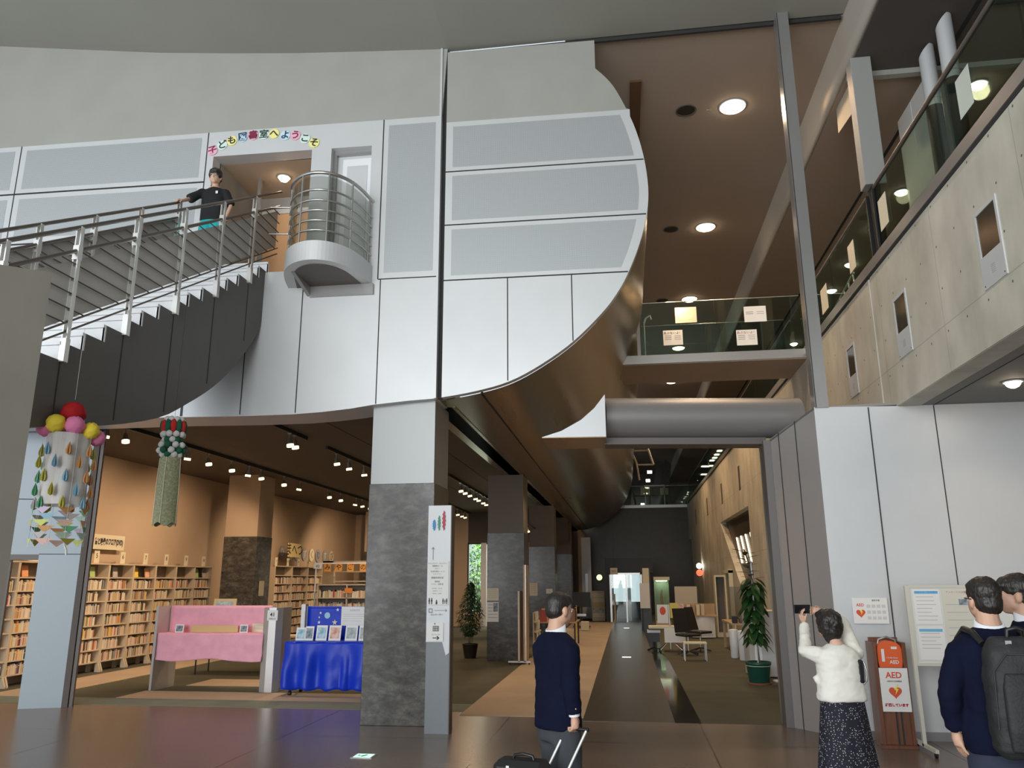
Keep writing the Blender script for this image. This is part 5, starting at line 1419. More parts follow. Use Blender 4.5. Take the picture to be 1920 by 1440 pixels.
def shoe(q, x, y, rz=0.0, L=0.26, w=0.045, h=0.075):
    M = Matrix.Translation((x, y, 0)) @ Matrix.Rotation(rz, 4, 'Z')
    q.loft([ringpts((0, -0.3*L, 0.03), 0.6*w, 0.02, n=12), ringpts((0, -0.3*L, 0.03), w*.6, .02, n=12)], M=M)
    q.ball((0, -0.12*L, 0.045), (w, 0.28*L, 0.045), 14, 8, M=M); q.ball((0, 0.25*L, 0.03), (w*1.05, 0.36*L, 0.032), 14, 8, M=M); q.cyl((0, -0.1*L, 0.03), (0, -0.12*L, h+0.03), w*0.85, w*0.8, 12, M=M)

# ---- man in navy suit pulling a suitcase (seen from behind, right side nearer)
H0 = Vector((-0.49, 5.62, 0)); MRZ = -0.85
man = None
q = MB()
R1 = Matrix.Rotation(-0.35, 4, 'Z')
hc = V((0.0, 0.03, 1.535)); MH = Matrix.Translation(hc) @ Matrix.Rotation(0.02, 4, 'Z') @ Matrix.Rotation(-0.14, 4, 'X') @ Matrix.Translation(-hc)
head_mb(q, hc, 1.0, MH)
q.tube([(0, -0.02, 1.34), (0, -0.005, 1.42), (0, 0.012, 1.50)], 0, 14, rs=[0.068, 0.058, 0.056])
torso(q, [(0, 0, 0.80, 0.14, 0.095, 0), (0, 0, 0.95, 0.145, 0.10, 0), (0, 0, 1.15, 0.155, 0.105, 0), (0, -0.01, 1.30, 0.16, 0.095, 0), (0, -0.015, 1.37, 0.10, 0.07, 0)])
legs_mb(q, 0.84, 0.45, 0.07, 1, feet=[(1, (0.10, 0.02), (0.11, -0.04)), (-1, (-0.09, 0.05), (-0.10, 0.06))])
SR = V((0.160, -0.01, 1.285)); ER = V((0.215, -0.055, 1.06)); WR = V((0.205, -0.02, 0.885))
SL = V((-0.160, -0.01, 1.285)); EL = V((-0.205, 0.03, 1.05)); WL = V((-0.19, 0.14, 0.88))
for A_, B_, C_ in ((SR, ER, WR), (SL, EL, WL)): q.tube([A_, A_.lerp(B_, .5), B_, B_.lerp(C_, .5), C_], 0, 12, rs=[0.05, 0.045, 0.038, 0.034, 0.025])
hand_mb(q, WR, (0.0, 0.05, -1), (-0.6, -0.1, 0), (0, 1, 0), curl=0.75, s=0.95)
hand_mb(q, WL, (0.05, 0.35, -1), (1, 0, 0), (0, 1, 0), curl=0.3, s=0.95)
for x in (0.11, -0.10): q.ball((x, 0.03, 0.04), (0.035, 0.10, 0.03), 10, 8)
me = fuse(q, 'person', 0.0065, 3, 0.4)
man = obj('person', me, M_skin, None, 'person in a navy suit and grey trousers seen from behind, pulling a black suitcase', 'person')
man.location = H0; man.rotation_euler = (0, 0, MRZ)
def hairpiece(par, mats, hcen, MH_, rows, name='hair', mat=None, vox=0.007, amp=0.0035, sc=40, zs=1.0):
    h = MB()
    for c, r in rows: h.ball(V(hcen)+V(c), r, 18, 12, None, MH_)
    me = fuse(h, name, vox, 3, 0.5); wrinkle(me, amp, sc, 2, zs)
    return obj(name, me, mat or M_hair, par)
hairpiece(man, None, hc, MH, [((0, -0.022, 0.040), (0.079, 0.094, 0.083)), ((0, -0.048, -0.005), (0.070, 0.065, 0.068)), ((0, 0.02, 0.068), (0.062, 0.072, 0.05))], amp=0.002)
for sx in (-1, 1): eye_part(man, MH @ (hc + V((sx*0.030, 0.076, 0.0))), (0, 1, 0))
q = MB()
q.loft([ringpts((0, -0.015, 1.375), 0.083, 0.068, n=24, tilt=0.25), ringpts((0, -0.008, 1.425), 0.066, 0.064, n=24, tilt=0.35), ringpts((0, -0.008, 1.425), 0.060, 0.058, n=24, tilt=0.35), ringpts((0, -0.015, 1.375), 0.078, 0.062, n=24, tilt=0.25)], cap=False)
obj('shirt_collar', q, M_shirt, man)
q = MB()
torso(q, [(0, 0.0, 0.78, 0.180, 0.132, 0), (0, 0, 0.86, 0.180, 0.134, 0), (0, 0, 1.00, 0.170, 0.128, 0), (0, 0, 1.12, 0.170, 0.126, 0), (0, -0.005, 1.24, 0.180, 0.124, 0), (0, -0.012, 1.31, 0.185, 0.108, 0), (0, -0.015, 1.355, 0.150, 0.088, 0), (0, -0.012, 1.40, 0.072, 0.062, 0)])
for A_, B_, C_ in ((SR, ER, WR), (SL, EL, WL)): q.tube([A_ + V((0,0,0.02)) - (A_-V((0,0,1.3)))*0.25, A_, A_.lerp(B_, .5), B_, B_.lerp(C_, .5), B_.lerp(C_, 0.95)], 0, 14, rs=[0.066, 0.070, 0.064, 0.058, 0.054, 0.050])
jk = clothes(q, 'suit_jacket', man, M_navy, amp=0.007)
q = MB(); q.tube([B_ for B_ in (WR + V((0, -0.002, 0.012)), WR + V((0, 0, -0.006)))], 0.036, 14); q.tube([WL + V((0, -0.01, 0.012)), WL + V((0, 0.005, -0.006))], 0.036, 14)
obj('shirt_cuff', q, M_shirt, man)
for k in range(3): obj('cuff_button', MB().ball(WR + V((0.045, -0.022, 0.045+0.02*k)), 0.007, 8, 6), pm('brass_button', (0.6, 0.5, 0.3), 0.3, 0.8), man)
q = MB()
torso(q, [(0, 0, 0.70, 0.155, 0.105, 0), (0, 0, 0.80, 0.165, 0.11, 0), (0, 0, 0.93, 0.15, 0.10, 0)])
for s_, kx, ky, ax, ay in ((1, 0.10, 0.02, 0.11, -0.04), (-1, -0.09, 0.05, -0.10, 0.06)):
    q.tube([(s_*0.085, 0, 0.82), (s_*0.09, ky*.5, 0.64), (kx, ky, 0.45), ((kx+ax)/2, (ky+ay)/2, 0.25), (ax, ay, 0.06)], 0, 16, rs=[0.105, 0.095, 0.08, 0.072, 0.068])
clothes(q, 'trousers', man, M_trouser, amp=0.006, zs=0.8)
q = MB(); shoe(q, 0.11, 0.0, -0.1); shoe(q, -0.10, 0.10, 0.1); obj('shoes', q, M_shoe, man)

# ---- wheeled suitcase with a bag on top, held by the man
def onplane(px, py, p):
    n = V((p[0], p[1], 0)).normalized(); d = ray(px, py); return CAM + d*(n.dot(V((p[0], p[1], 0)))/n.dot(d))
Mman = Matrix.Translation(H0) @ Matrix.Rotation(MRZ, 4, 'Z')
hgrip = Mman @ (WR + V((-0.005, 0.02, -0.085)))
base = V((hgrip.x - 0.16, hgrip.y - 0.10, 0)); 
sc_ = thing('suitcase', 'black wheeled suitcase with raised silver handle held by the man in the navy suit', 'suitcase', base, MRZ+0.45)
inv = (Matrix.Translation(base) @ Matrix.Rotation(MRZ+0.45, 4, 'Z')).inverted(); g = inv @ hgrip
for s_ in (-1, 1):
    obj('handle_tube', MB().cyl(V((s_*0.085*0.85, 0.0, 0.50)), g + V((s_*0.072, 0, 0)), 0.009, n=10), pm('bright_aluminium', (0.85, 0.85, 0.84), 0.3, 0.5), sc_)
obj('handle_grip', MB().cyl(g + V((-0.085, 0, 0)), g + V((0.085, 0, 0)), 0.012, n=10), M_black, sc_)
q = MB(); q.cbox((0, 0, 0.30), (0.36, 0.22, 0.50), bev=0.035); obj('case_body', q, pm('black_nylon', (0.010, 0.010, 0.011), 0.65, bump=0.2, bscale=100), sc_)
obj('front_pocket', MB().cbox((0, -0.13, 0.26), (0.31, 0.05, 0.34), bev=0.02), M_black, sc_)
for x in (-0.14, 0.14):
    for y in (-0.07, 0.07): obj('wheel', MB().cyl((x-0.015, y, 0.028), (x+0.015, y, 0.028), 0.028, n=14), M_black, sc_)
bgp = thing('briefcase', 'black soft bag strapped beside the raised suitcase handle', 'bag', base + V((-0.10, -0.13, 0.54)), -0.25)
bgp.location.z = 0.552
q = MB(); q.cbox((-0.06, -0.03, 0.055), (0.34, 0.18, 0.11), bev=0.035); obj('bag_body', q, M_black, bgp)
obj('bag_handle', MB().tube([(-0.12, -0.03, 0.10), (-0.11, -0.03, 0.13), (-0.05, -0.03, 0.14), (0.01, -0.03, 0.13), (0.02, -0.03, 0.10)], 0.010, 8), M_shoe, bgp)
obj('zip_pull', MB().cbox((-0.12, -0.122, 0.07), (0.02, 0.006, 0.03)), M_steel, bgp)

# ---- woman taking a photograph with a phone, arms raised
P0 = Vector((1.60, 6.70, 0)); RZ = 0.20
q = MB()
hc = V((-0.035, 0.05, 1.385)); MH = Matrix.Translation(hc) @ Matrix.Rotation(0.30, 4, 'Z') @ Matrix.Rotation(0.10, 4, 'X') @ Matrix.Translation(-hc)
head_mb(q, hc, 0.93, MH)
q.tube([(0, -0.02, 1.21), (-0.015, 0.005, 1.28), (-0.03, 0.03, 1.34)], 0, 14, rs=[0.055, 0.045, 0.045])
torso(q, [(0, 0, 0.72, 0.14, 0.10, 0), (0, 0, 0.90, 0.135, 0.095, 0), (0, 0, 1.05, 0.14, 0.10, 0), (0, -0.005, 1.17, 0.14, 0.085, 0), (0, -0.01, 1.23, 0.08, 0.06, 0)])
legs_mb(q, 0.74, 0.40, 0.07, 1, r=(0.08, 0.052, 0.036), feet=[(1, (0.08, 0.0), (0.08, 0.0)), (-1, (-0.08, 0.02), (-0.08, 0.02))])
invW = (Matrix.Translation(P0) @ Matrix.Rotation(RZ, 4, 'Z')).inverted()
def wp(px, py, dy=0.0):
    p = onplane(px, py, P0 + V((0, dy, 0))); return invW @ p
SL = V((-0.15, 0.0, 1.165)); EL = wp(1516, 1222, -0.05); WL = wp(1508, 1168, 0.10)
SR = V((0.15, 0.0, 1.165)); ER = wp(1578, 1165, 0.26); WR = wp(1540, 1147, 0.33)
PH = wp(1504, 1142, 0.235)
EL = V((SL.x-0.12, 0.12, 1.17-0.03)); 
EL = wp(1510, 1222, 0.0); WL = wp(1508, 1168, 0.26)
for A_, B_, C_ in ((SR, ER, WR), (SL, EL, WL)): q.tube([A_, A_.lerp(B_, .5), B_, B_.lerp(C_, .5), C_], 0, 12, rs=[0.044, 0.040, 0.034, 0.029, 0.022])
hand_mb(q, WL, (PH + V((0.0, 0, -0.035))) - WL + V((-0.02, 0, 0)), (0, -0.25, 1.0), (1, 0, 0), curl=0.45, s=0.86)
hand_mb(q, WR, V((-1, -0.1, 0.12)), (0, -0.9, -0.2), (0, 0, 1), curl=0.35, s=0.86)
for x in (0.08, -0.08): q.ball((x, 0.05, 0.04), (0.032, 0.09, 0.03), 10, 8)
me = fuse(q, 'person', 0.0065, 3, 0.4)
lady = obj('person', me, M_skin2, None, 'person in a cream jacket and dotted black skirt photographing with a phone held up', 'person')
lady.location = P0; lady.rotation_euler = (0, 0, RZ)
hairpiece(lady, None, hc, MH, [((0, -0.02, 0.030), (0.094, 0.104, 0.096)), ((0, -0.048, -0.035), (0.088, 0.072, 0.085)), ((0.0, -0.045, -0.085), (0.058, 0.052, 0.055)), ((0.052, -0.03, 0.0), (0.045, 0.075, 0.080)), ((-0.052, -0.03, 0.0), (0.045, 0.075, 0.080)), ((0, 0.03, 0.065), (0.07, 0.07, 0.05))], amp=0.010, sc=26, vox=0.008)
for sx in (-1, 1): eye_part(lady, MH @ (hc + V((sx*0.028, 0.070, 0.0))), (0, 1, 0), 0.011)
q = MB()
torso(q, [(0, 0, 0.83, 0.185, 0.135, 0), (0, 0, 0.88, 0.183, 0.135, 0), (0, 0, 0.98, 0.165, 0.125, 0), (0, 0, 1.07, 0.165, 0.122, 0), (0, -0.005, 1.15, 0.168, 0.112, 0), (0, -0.01, 1.205, 0.125, 0.088, 0), (-0.01, -0.005, 1.245, 0.062, 0.058, 0)])
for A_, B_, C_ in ((SR, ER, WR), (SL, EL, WL)): q.tube([A_ - (A_-V((0,0,1.1)))*0.3, A_, A_.lerp(B_, .5), B_, B_.lerp(C_, .5), B_.lerp(C_, 0.93)], 0, 14, rs=[0.055, 0.062, 0.057, 0.052, 0.044, 0.040])
q.tube([(-0.17, 0.03, 0.985), (-0.19, 0.035, 0.975)], 0.03, 10)
clothes(q, 'jacket', lady, pm('cream_wool_cloth', (0.80, 0.78, 0.70), 0.85, sheen=0.2), amp=0.007, sc=11, zs=2.2)
q = MB(); rows = []
for i in range(14):
    tt = i/13; z = 0.90 - tt*0.80
    ring = []
    for k in range(64):
        a = 2*PI*k/64; r = 1 + (0.045*tt)*math.sin(a*9+0.5) + 0.02*tt*math.sin(a*17)
        rx = 0.155 + 0.10*tt; ry = 0.118 + 0.085*tt
        ring.append(V((rx*r*math.cos(a), ry*r*math.sin(a)+0.0, z)))
    rows.append(ring)
q.loft(rows, None, True, True)
def dotmat():
    m, nt, b = newmat('black_cloth_with_white_dots')
    b.inputs['Roughness'].default_value = 0.8
    tc = N(nt, 'ShaderNodeTexCoord'); v = N(nt, 'ShaderNodeTexVoronoi'); v.inputs['Scale'].default_value = 66; v.inputs['Randomness'].default_value = 0.6
    nt.links.new(tc.outputs['Object'], v.inputs['Vector'])
    l = N(nt, 'ShaderNodeMath', operation='LESS_THAN'); l.inputs[1].default_value = 0.24; nt.links.new(v.outputs['Distance'], l.inputs[0])
    mx = N(nt, 'ShaderNodeMix', data_type='RGBA'); mx.inputs[6].default_value = (0.008, 0.008, 0.018, 1); mx.inputs[7].default_value = (0.45, 0.44, 0.46, 1)
    nt.links.new(l.outputs[0], mx.inputs[0]); nt.links.new(mx.outputs[2], b.inputs['Base Color']); return m
obj('long_skirt', q, dotmat(), lady)
q = MB(); shoe(q, 0.08, 0.02, 0, 0.22, 0.038); shoe(q, -0.08, 0.04, 0, 0.22, 0.038); obj('shoes', q, M_shoe, lady)
# phone
PHw = Matrix.Translation(P0) @ Matrix.Rotation(RZ, 4, 'Z') @ PH
ph = thing('smartphone', 'black smartphone held sideways in both raised hands', 'phone', PHw, RZ+0.05)
obj('phone_body', MB().cbox((0, 0, 0), (0.142, 0.009, 0.070), bev=0.003), M_black, ph)
obj('screen', MB().box((-0.066, -0.0052, -0.031), (0.066, -0.0046, 0.031)), pm('dark_screen_glass', (0.01, 0.01, 0.012), 0.12), ph)
# handbag on her right side
hb = thing('handbag', 'small dark handbag with a chain hanging at the right side of the woman', 'handbag', (0, 0, 0), RZ)
c_ = onplane(1605, 1232, P0); hb.location = c_ + V((0.0, 0.05, -0.10))
q = MB(); q.cbox((0, 0, 0.0), (0.055, 0.20, 0.17), bev=0.015); obj('bag_body', q, pm('dark_patent', (0.02, 0.02, 0.022), 0.25), hb)
obj('chain', MB().tube([(0.03, -0.08, 0.07), (0.045, -0.09, 0.0), (0.04, -0.08, -0.07), (0.02, -0.06, -0.10)], 0.007, 6), M_steel, hb)
obj('strap', MB().tube([(0, -0.06, 0.08), (-0.015, -0.03, 0.12), (-0.02, 0.03, 0.12), (0, 0.06, 0.08)], 0.009, 6), M_black, hb)

# ---- man with the black backpack (back view) and the man beside him
def suited(loc, rz, headrot, H, label, hair_rows, skin, backpack_arms=True, tilt=0.0):
    s = H/1.72
    q = MB()
    hc = V((0, 0.03, 1.60))*s; MH = Matrix.Translation(hc) @ Matrix.Rotation(headrot, 4, 'Z') @ Matrix.Rotation(tilt, 4, 'X') @ Matrix.Translation(-hc)
    head_mb(q, hc, 1.0, MH)
    q.tube([V((0, -0.02, 1.40))*s, V((0, -0.005, 1.48))*s, V((0, 0.012, 1.56))*s], 0, 14, rs=[0.068, 0.060, 0.057])
    torso(q, [(0, 0, 0.84*s, 0.145, 0.10, 0), (0, 0, 1.0*s, 0.15, 0.105, 0), (0, 0, 1.2*s, 0.16, 0.11, 0), (0, -0.01, 1.36*s, 0.165, 0.10, 0), (0, -0.015, 1.43*s, 0.10, 0.07, 0)])
    legs_mb(q, 0.88*s, 0.48*s, 0.07, 1, feet=[(1, (0.10, 0.02), (0.11, 0.0)), (-1, (-0.10, 0.02), (-0.11, 0.03))])
    SRr, ERr, WRr = V((0.175, -0.01, 1.335*s)), V((0.25, -0.04, 1.12*s)), V((0.25, 0.07, 0.90*s))
    SLl, ELl, WLl = V((-0.175, -0.01, 1.335*s)), V((-0.265, -0.05, 1.12*s)), V((-0.235, 0.02, 0.935*s))
    for A_, B_, C_ in ((SRr, ERr, WRr), (SLl, ELl, WLl)): q.tube([A_, A_.lerp(B_, .5), B_, B_.lerp(C_, .5), C_], 0, 12, rs=[0.052, 0.047, 0.040, 0.035, 0.026])
    hand_mb(q, WRr, (0, 0.1, -1), (-1, 0, 0), (0, 1, 0), curl=0.3)
    hand_mb(q, WLl, (0.15, 0.0, -1), (1, 0.2, 0), (0, 1, 0), curl=0.22, spread=0.05)
    for x in (0.11, -0.11): q.ball((x, 0.05, 0.04), (0.035, 0.10, 0.03), 10, 8)
    p = obj('person', fuse(q, 'person', 0.0065, 3, 0.4), skin, None, label, 'person'); p.location = loc; p.rotation_euler = (0, 0, rz)
    hairpiece(p, None, hc, MH, hair_rows, amp=0.004, sc=45)
    for sx in (-1, 1): eye_part(p, MH @ (hc + V((sx*0.030, 0.076, 0.0))), (0, 1, 0))
    q = MB(); z0 = 1.435*s
    q.loft([ringpts((0, -0.015, z0), 0.083, 0.070, n=24, tilt=0.25), ringpts((0, -0.010, z0+0.055), 0.068, 0.065, n=24, tilt=0.35), ringpts((0, -0.010, z0+0.055), 0.062, 0.059, n=24, tilt=0.35), ringpts((0, -0.015, z0), 0.078, 0.064, n=24, tilt=0.25)], cap=False)
    obj('shirt_collar', q, M_shirt, p)
    q = MB()
    torso(q, [(0, 0, 0.83*s, 0.205, 0.14, 0), (0, 0, 0.92*s, 0.205, 0.14, 0), (0, 0, 1.05*s, 0.193, 0.135, 0), (0, 0, 1.18*s, 0.195, 0.135, 0), (0, -0.005, 1.30*s, 0.205, 0.132, 0), (0, -0.012, 1.385*s, 0.195, 0.115, 0), (0, -0.015, 1.43*s, 0.135, 0.09, 0), (0, -0.012, 1.46*s, 0.078, 0.066, 0)])
    for A_, B_, C_ in ((SRr, ERr, WRr), (SLl, ELl, WLl)): q.tube([A_ - (A_-V((0,0,1.3*s)))*0.25, A_, A_.lerp(B_, .5), B_, B_.lerp(C_, .5), B_.lerp(C_, 0.97)], 0, 14, rs=[0.060, 0.068, 0.064, 0.060, 0.055, 0.052])
    clothes(q, 'suit_jacket', p, M_navy, amp=0.008, sc=10)
    q = MB()
    torso(q, [(0, 0, 0.74*s, 0.16, 0.11, 0), (0, 0, 0.84*s, 0.17, 0.115, 0), (0, 0, 0.97*s, 0.155, 0.105, 0)])
    for s_ in (-1, 1): q.tube([(s_*0.09, 0, 0.86*s), (s_*0.095, 0.01, 0.67*s), (s_*0.10, 0.02, 0.48*s), (s_*0.105, 0.01, 0.27*s), (s_*0.11, 0.01, 0.06)], 0, 16, rs=[0.108, 0.098, 0.082, 0.074, 0.070])
    clothes(q, 'trousers', p, M_trouser2, amp=0.006, zs=0.8)
    q = MB(); shoe(q, 0.11, 0.04, -0.08); shoe(q, -0.11, 0.06, 0.08); obj('shoes', q, M_shoe, p)
    return p
hr = [((0, -0.018, 0.044), (0.083, 0.100, 0.088)), ((0, -0.046, -0.012), (0.073, 0.068, 0.075)), ((0, 0.025, 0.066), (0.064, 0.07, 0.05))]
b1 = suited((1.965, 4.83, 0), -0.05, 0.25, 1.74, 'person in a navy suit seen from behind wearing a large black backpack', hr, M_skin)
hr2 = hr + [((0.03, -0.03, 0.01), (0.06, 0.08, 0.075)), ((0, 0.06, 0.055), (0.06, 0.045, 0.035))]
b2 = suited((2.33, 5.22, 0), 0.9, 0.35, 1.76, 'person in a dark suit with a green tie at the right edge, face turned left', hr2, M_skin)
q = MB(); q.prism([(-0.03, 0.125, 1.44), (0.03, 0.125, 1.44), (0.045, 0.155, 1.15), (0, 0.155, 1.10), (-0.045, 0.155, 1.15)], (0, 0.01, 0)); obj('green_tie', q, pm('green_silk', (0.01, 0.25, 0.08), 0.5), b2)
# spectacles on the backpack man
q = MB(); q.tube([(-0.078, 0.0, 1.625), (-0.078, 0.06, 1.628), (-0.05, 0.115, 1.628), (0.05, 0.115, 1.628)], 0.0028, 6); 
g_ = obj('spectacles', q, M_black, b1); g_.rotation_euler = (0, 0, 0.2)
# backpack
bp = thing('backpack', 'large black backpack worn on the back of the suited person', 'backpack', (1.965, 4.83, 0), -0.05)
M_pack = pm('black_pack_fabric', (0.018, 0.019, 0.020), 0.7, bump=0.3, bscale=70)
q = MB(); 
rows = [(0, -0.235, 0.86, 0.155, 0.065, 0), (0, -0.245, 0.90, 0.185, 0.09, 0), (0, -0.245, 1.05, 0.19, 0.10, 0), (0, -0.24, 1.25, 0.185, 0.095, 0), (0, -0.225, 1.38, 0.165, 0.078, 0), (0, -0.215, 1.44, 0.12, 0.05, 0)]
q.loft([ringpts((x+0.045, y, z), rx, ry, rz, e=3.6) for x, y, z, rx, ry, rz in rows])
me = fuse(q, 'pack_body', 0.01, 4); wrinkle(me, 0.007, 9, 3, 1.5); obj('pack_body', me, M_pack, bp)
q = MB(); rows = [(0, -0.335, 0.90, 0.135, 0.02, 0), (0, -0.345, 1.0, 0.145, 0.032, 0), (0, -0.340, 1.2, 0.14, 0.028, 0), (0, -0.325, 1.27, 0.12, 0.015, 0)]
q.loft([ringpts((x+0.045, y, z), rx, ry, rz, e=3.6) for x, y, z, rx, ry, rz in rows]); me = fuse(q, 'front_pocket', 0.008, 3); obj('front_pocket', me, M_pack, bp)
obj('top_handle', MB().tube([(0.0, -0.22, 1.42), (0.005, -0.225, 1.475), (0.045, -0.23, 1.485), (0.085, -0.225, 1.475), (0.09, -0.22, 1.42)], 0.012, 8), M_black, bp)
for sx in (-1, 1):
    obj('shoulder_strap', MB().tube([(sx*0.11+0.01, -0.16, 1.40), (sx*0.125, -0.10, 1.455), (sx*0.13, 0.0, 1.465), (sx*0.135, 0.10, 1.41), (sx*0.15, 0.135, 1.28), (sx*0.15, 0.08, 1.18)], 0.018, 8), M_black, bp)
obj('zip', MB().tube([(-0.13, -0.315, 1.0), (-0.12, -0.325, 1.28), (-0.05, -0.315, 1.36), (0.14, -0.315, 1.36), (0.21, -0.325, 1.28), (0.22, -0.315, 1.0)], 0.004, 6), M_ink, bp)
obj('metal_badge', MB().cbox((-0.02, -0.285, 1.415), (0.03, 0.006, 0.02)), M_steel, bp)

# ---- boy on the stair
q = MB()
zb = SZ + 13*RISE
hc = V((0, 0.02, 1.32)); MH = Matrix.Translation(hc) @ Matrix.Rotation(0.1, 4, 'Z') @ Matrix.Rotation(-0.12, 4, 'X') @ Matrix.Translation(-hc)
head_mb(q, hc, 0.93, MH)
q.tube([(0, -0.01, 1.17), (0, 0.0, 1.23), (0, 0.01, 1.28)], 0, 12, rs=[0.048, 0.040, 0.040])
torso(q, [(0, 0, 0.70, 0.115, 0.08, 0), (0, 0, 0.85, 0.11, 0.075, 0), (0, 0, 1.0, 0.125, 0.08, 0), (0, -0.005, 1.12, 0.125, 0.07, 0), (0, -0.01, 1.18, 0.07, 0.05, 0)])
legs_mb(q, 0.72, 0.38, 0.06, 1, r=(0.07, 0.045, 0.033), feet=[(1, (0.08, 0.02), (0.09, 0.0)), (-1, (-0.08, 0.02), (-0.09, 0.0))])
BL = Vector((-5.78, 9.76, SZ+15*RISE)); BRZ = PI+0.15; BS = 1.12
BI = (Matrix.Translation(BL) @ Matrix.Rotation(BRZ, 4, 'Z') @ Matrix.Diagonal((BS, BS, BS, 1))).inverted()
hand_t = BI @ Vector((-6.065, 9.30, rail_z(9.30)+0.045)); hand_d = (BI.to_3x3() @ Vector((-0.25, -1, -0.35))).normalized()
Sa = V((0.145, 0.0, 1.11)); Wa = hand_t - hand_d*0.08; Ea = Sa.lerp(Wa, 0.5) + V((0.06, -0.02, -0.03))
Sb, Eb, Wb = V((-0.145, 0, 1.11)), V((-0.22, -0.02, 0.92)), V((-0.20, 0.05, 0.74))
for A_, B_, C_ in ((Sa, Ea, Wa), (Sb, Eb, Wb)): q.tube([A_, A_.lerp(B_, .5), B_, B_.lerp(C_, .5), C_], 0, 10, rs=[0.036, 0.032, 0.027, 0.024, 0.019])
hand_mb(q, Wa, hand_d, (0, 0, -1), (-1, 0, 0), curl=0.35, s=0.82)
hand_mb(q, Wb, (0, 0.1, -1), (1, 0, 0), (0, 1, 0), curl=0.3, s=0.82)
for x in (0.09, -0.09): q.ball((x, 0.04, 0.035), (0.03, 0.085, 0.028), 10, 8)
boy = obj('person', fuse(q, 'person', 0.006, 3, 0.4), M_skin2, None, 'child in a black T-shirt and turquoise shorts at the top of the staircase', 'person')
boy.location = BL; boy.rotation_euler = (0, 0, BRZ); boy.scale = (BS, BS, BS)
hairpiece(boy, None, hc, MH, [((0, -0.015, 0.048), (0.084, 0.100, 0.080)), ((0, -0.05, 0.0), (0.076, 0.062, 0.072)), ((0, 0.050, 0.064), (0.066, 0.048, 0.030)), ((0.05, 0.0, 0.02), (0.035, 0.06, 0.045)), ((-0.05, 0.0, 0.02), (0.035, 0.06, 0.045))], amp=0.005, sc=40)
for sx in (-1, 1): eye_part(boy, MH @ (hc + V((sx*0.028, 0.074, -0.002))), (0, 1, 0), 0.013)
q = MB()
torso(q, [(0, 0, 0.68, 0.150, 0.105, 0), (0, 0, 0.80, 0.142, 0.10, 0), (0, 0, 0.95, 0.145, 0.10, 0), (0, -0.005, 1.08, 0.152, 0.092, 0), (0, -0.01, 1.145, 0.115, 0.07, 0), (0, -0.005, 1.175, 0.055, 0.048, 0)])
q.tube([Sa*0.8 + V((0,0,0.22)), Sa, Sa.lerp(Ea, .5), Sa.lerp(Ea, .95)], 0, 12, rs=[0.048, 0.056, 0.058, 0.062]); q.tube([Sb*0.8 + V((0,0,0.22)), Sb, Sb.lerp(Eb, .5), Sb.lerp(Eb, .95)], 0, 12, rs=[0.048, 0.056, 0.058, 0.062])
sh = clothes(q, 't_shirt', boy, pm('black_cotton', (0.010, 0.011, 0.014), 0.85), amp=0.005, vox=0.01)
obj('chest_mark', MB().cbox((-0.07, 0.100, 1.06), (0.028, 0.010, 0.035)), M_paper, boy)
q = MB(); torso(q, [(0, 0, 0.66, 0.135, 0.095, 0), (0, 0, 0.74, 0.125, 0.085, 0)])
for s_ in (-1, 1): q.tube([(s_*0.06, 0, 0.70), (s_*0.075, 0.01, 0.55), (s_*0.085, 0.02, 0.42)], 0, 14, rs=[0.085, 0.085, 0.082])
clothes(q, 'shorts', boy, pm('turquoise_cloth', (0.01, 0.40, 0.42), 0.8), amp=0.005, vox=0.01)
q = MB(); shoe(q, 0.09, 0.03, 0, 0.22, 0.038, 0.05); shoe(q, -0.09, 0.03, 0, 0.22, 0.038, 0.05); obj('shoes', q, M_shirt, boy)
# ================================================================== hanging paper streamers
def crumple(c, r, seed, n=22, m=16):
    q = MB(); q.ball(c, r, n, m)
    me = q.mesh('pompom')
    for v in me.vertices:
        p = v.co - V(c); d = p.normalized()
        k = 1 + 0.12*mn.noise(V((d.x*5+seed, d.y*5, d.z*5))) + random.uniform(-0.07, 0.07)
        v.co = V(c) + p*k
    return me
c1 = atX(133, 800, -4.85); SX, SYY = -4.83, 6.22
def sz_(py): return atX(122, py, SX).z
t = thing('paper_streamer', 'hanging paper streamer with red, pink and yellow pompoms, teardrops and bunting', 'streamer', (SX, SYY, 0))
ztop = rail_z(SYY)-0.9
obj('string', MB().cyl((0, 0, 3.32), (0, 0, nose(SYY)+0.27), 0.0016, n=5), M_paper, t)
mred = pm('red_tissue', (0.45, 0.005, 0.01), 0.8); mpk = pm('pink_tissue', (0.75, 0.22, 0.42), 0.8); myl = pm('yellow_tissue', (0.80, 0.62, 0.05), 0.8)
# the string direction and the pompoms: dy runs to the right in the photo
obj('red_pompom', crumple((0, 0.0, 3.20), (0.10, 0.105, 0.095), 1), mred, t)
for rr_, ff_, dz, mat, nm, r in ((-0.12, 0.10, 3.075, myl, 'yellow_pompom', 0.080), (0.025, 0.13, 3.065, mpk, 'pink_pompom', 0.080), (0.15, 0.08, 3.035, myl, 'yellow_pompom', 0.075), (-0.20, 0.0, 3.04, mpk, 'pink_pompom', 0.068), (0.21, 0.0, 2.99, mpk, 'pink_pompom', 0.070), (0.0, -0.12, 3.05, mpk, 'pink_pompom', 0.07)):
    dx, dy = rr_*0.79+ff_*0.61, rr_*0.61-ff_*0.79
    obj(nm, crumple((dx, dy, dz), r, dz*10+dy), mat, t)
mvoile = pm('thin_white_paper', (0.62, 0.60, 0.58), 0.8, alpha=0.82)
q = MB(); rings = []
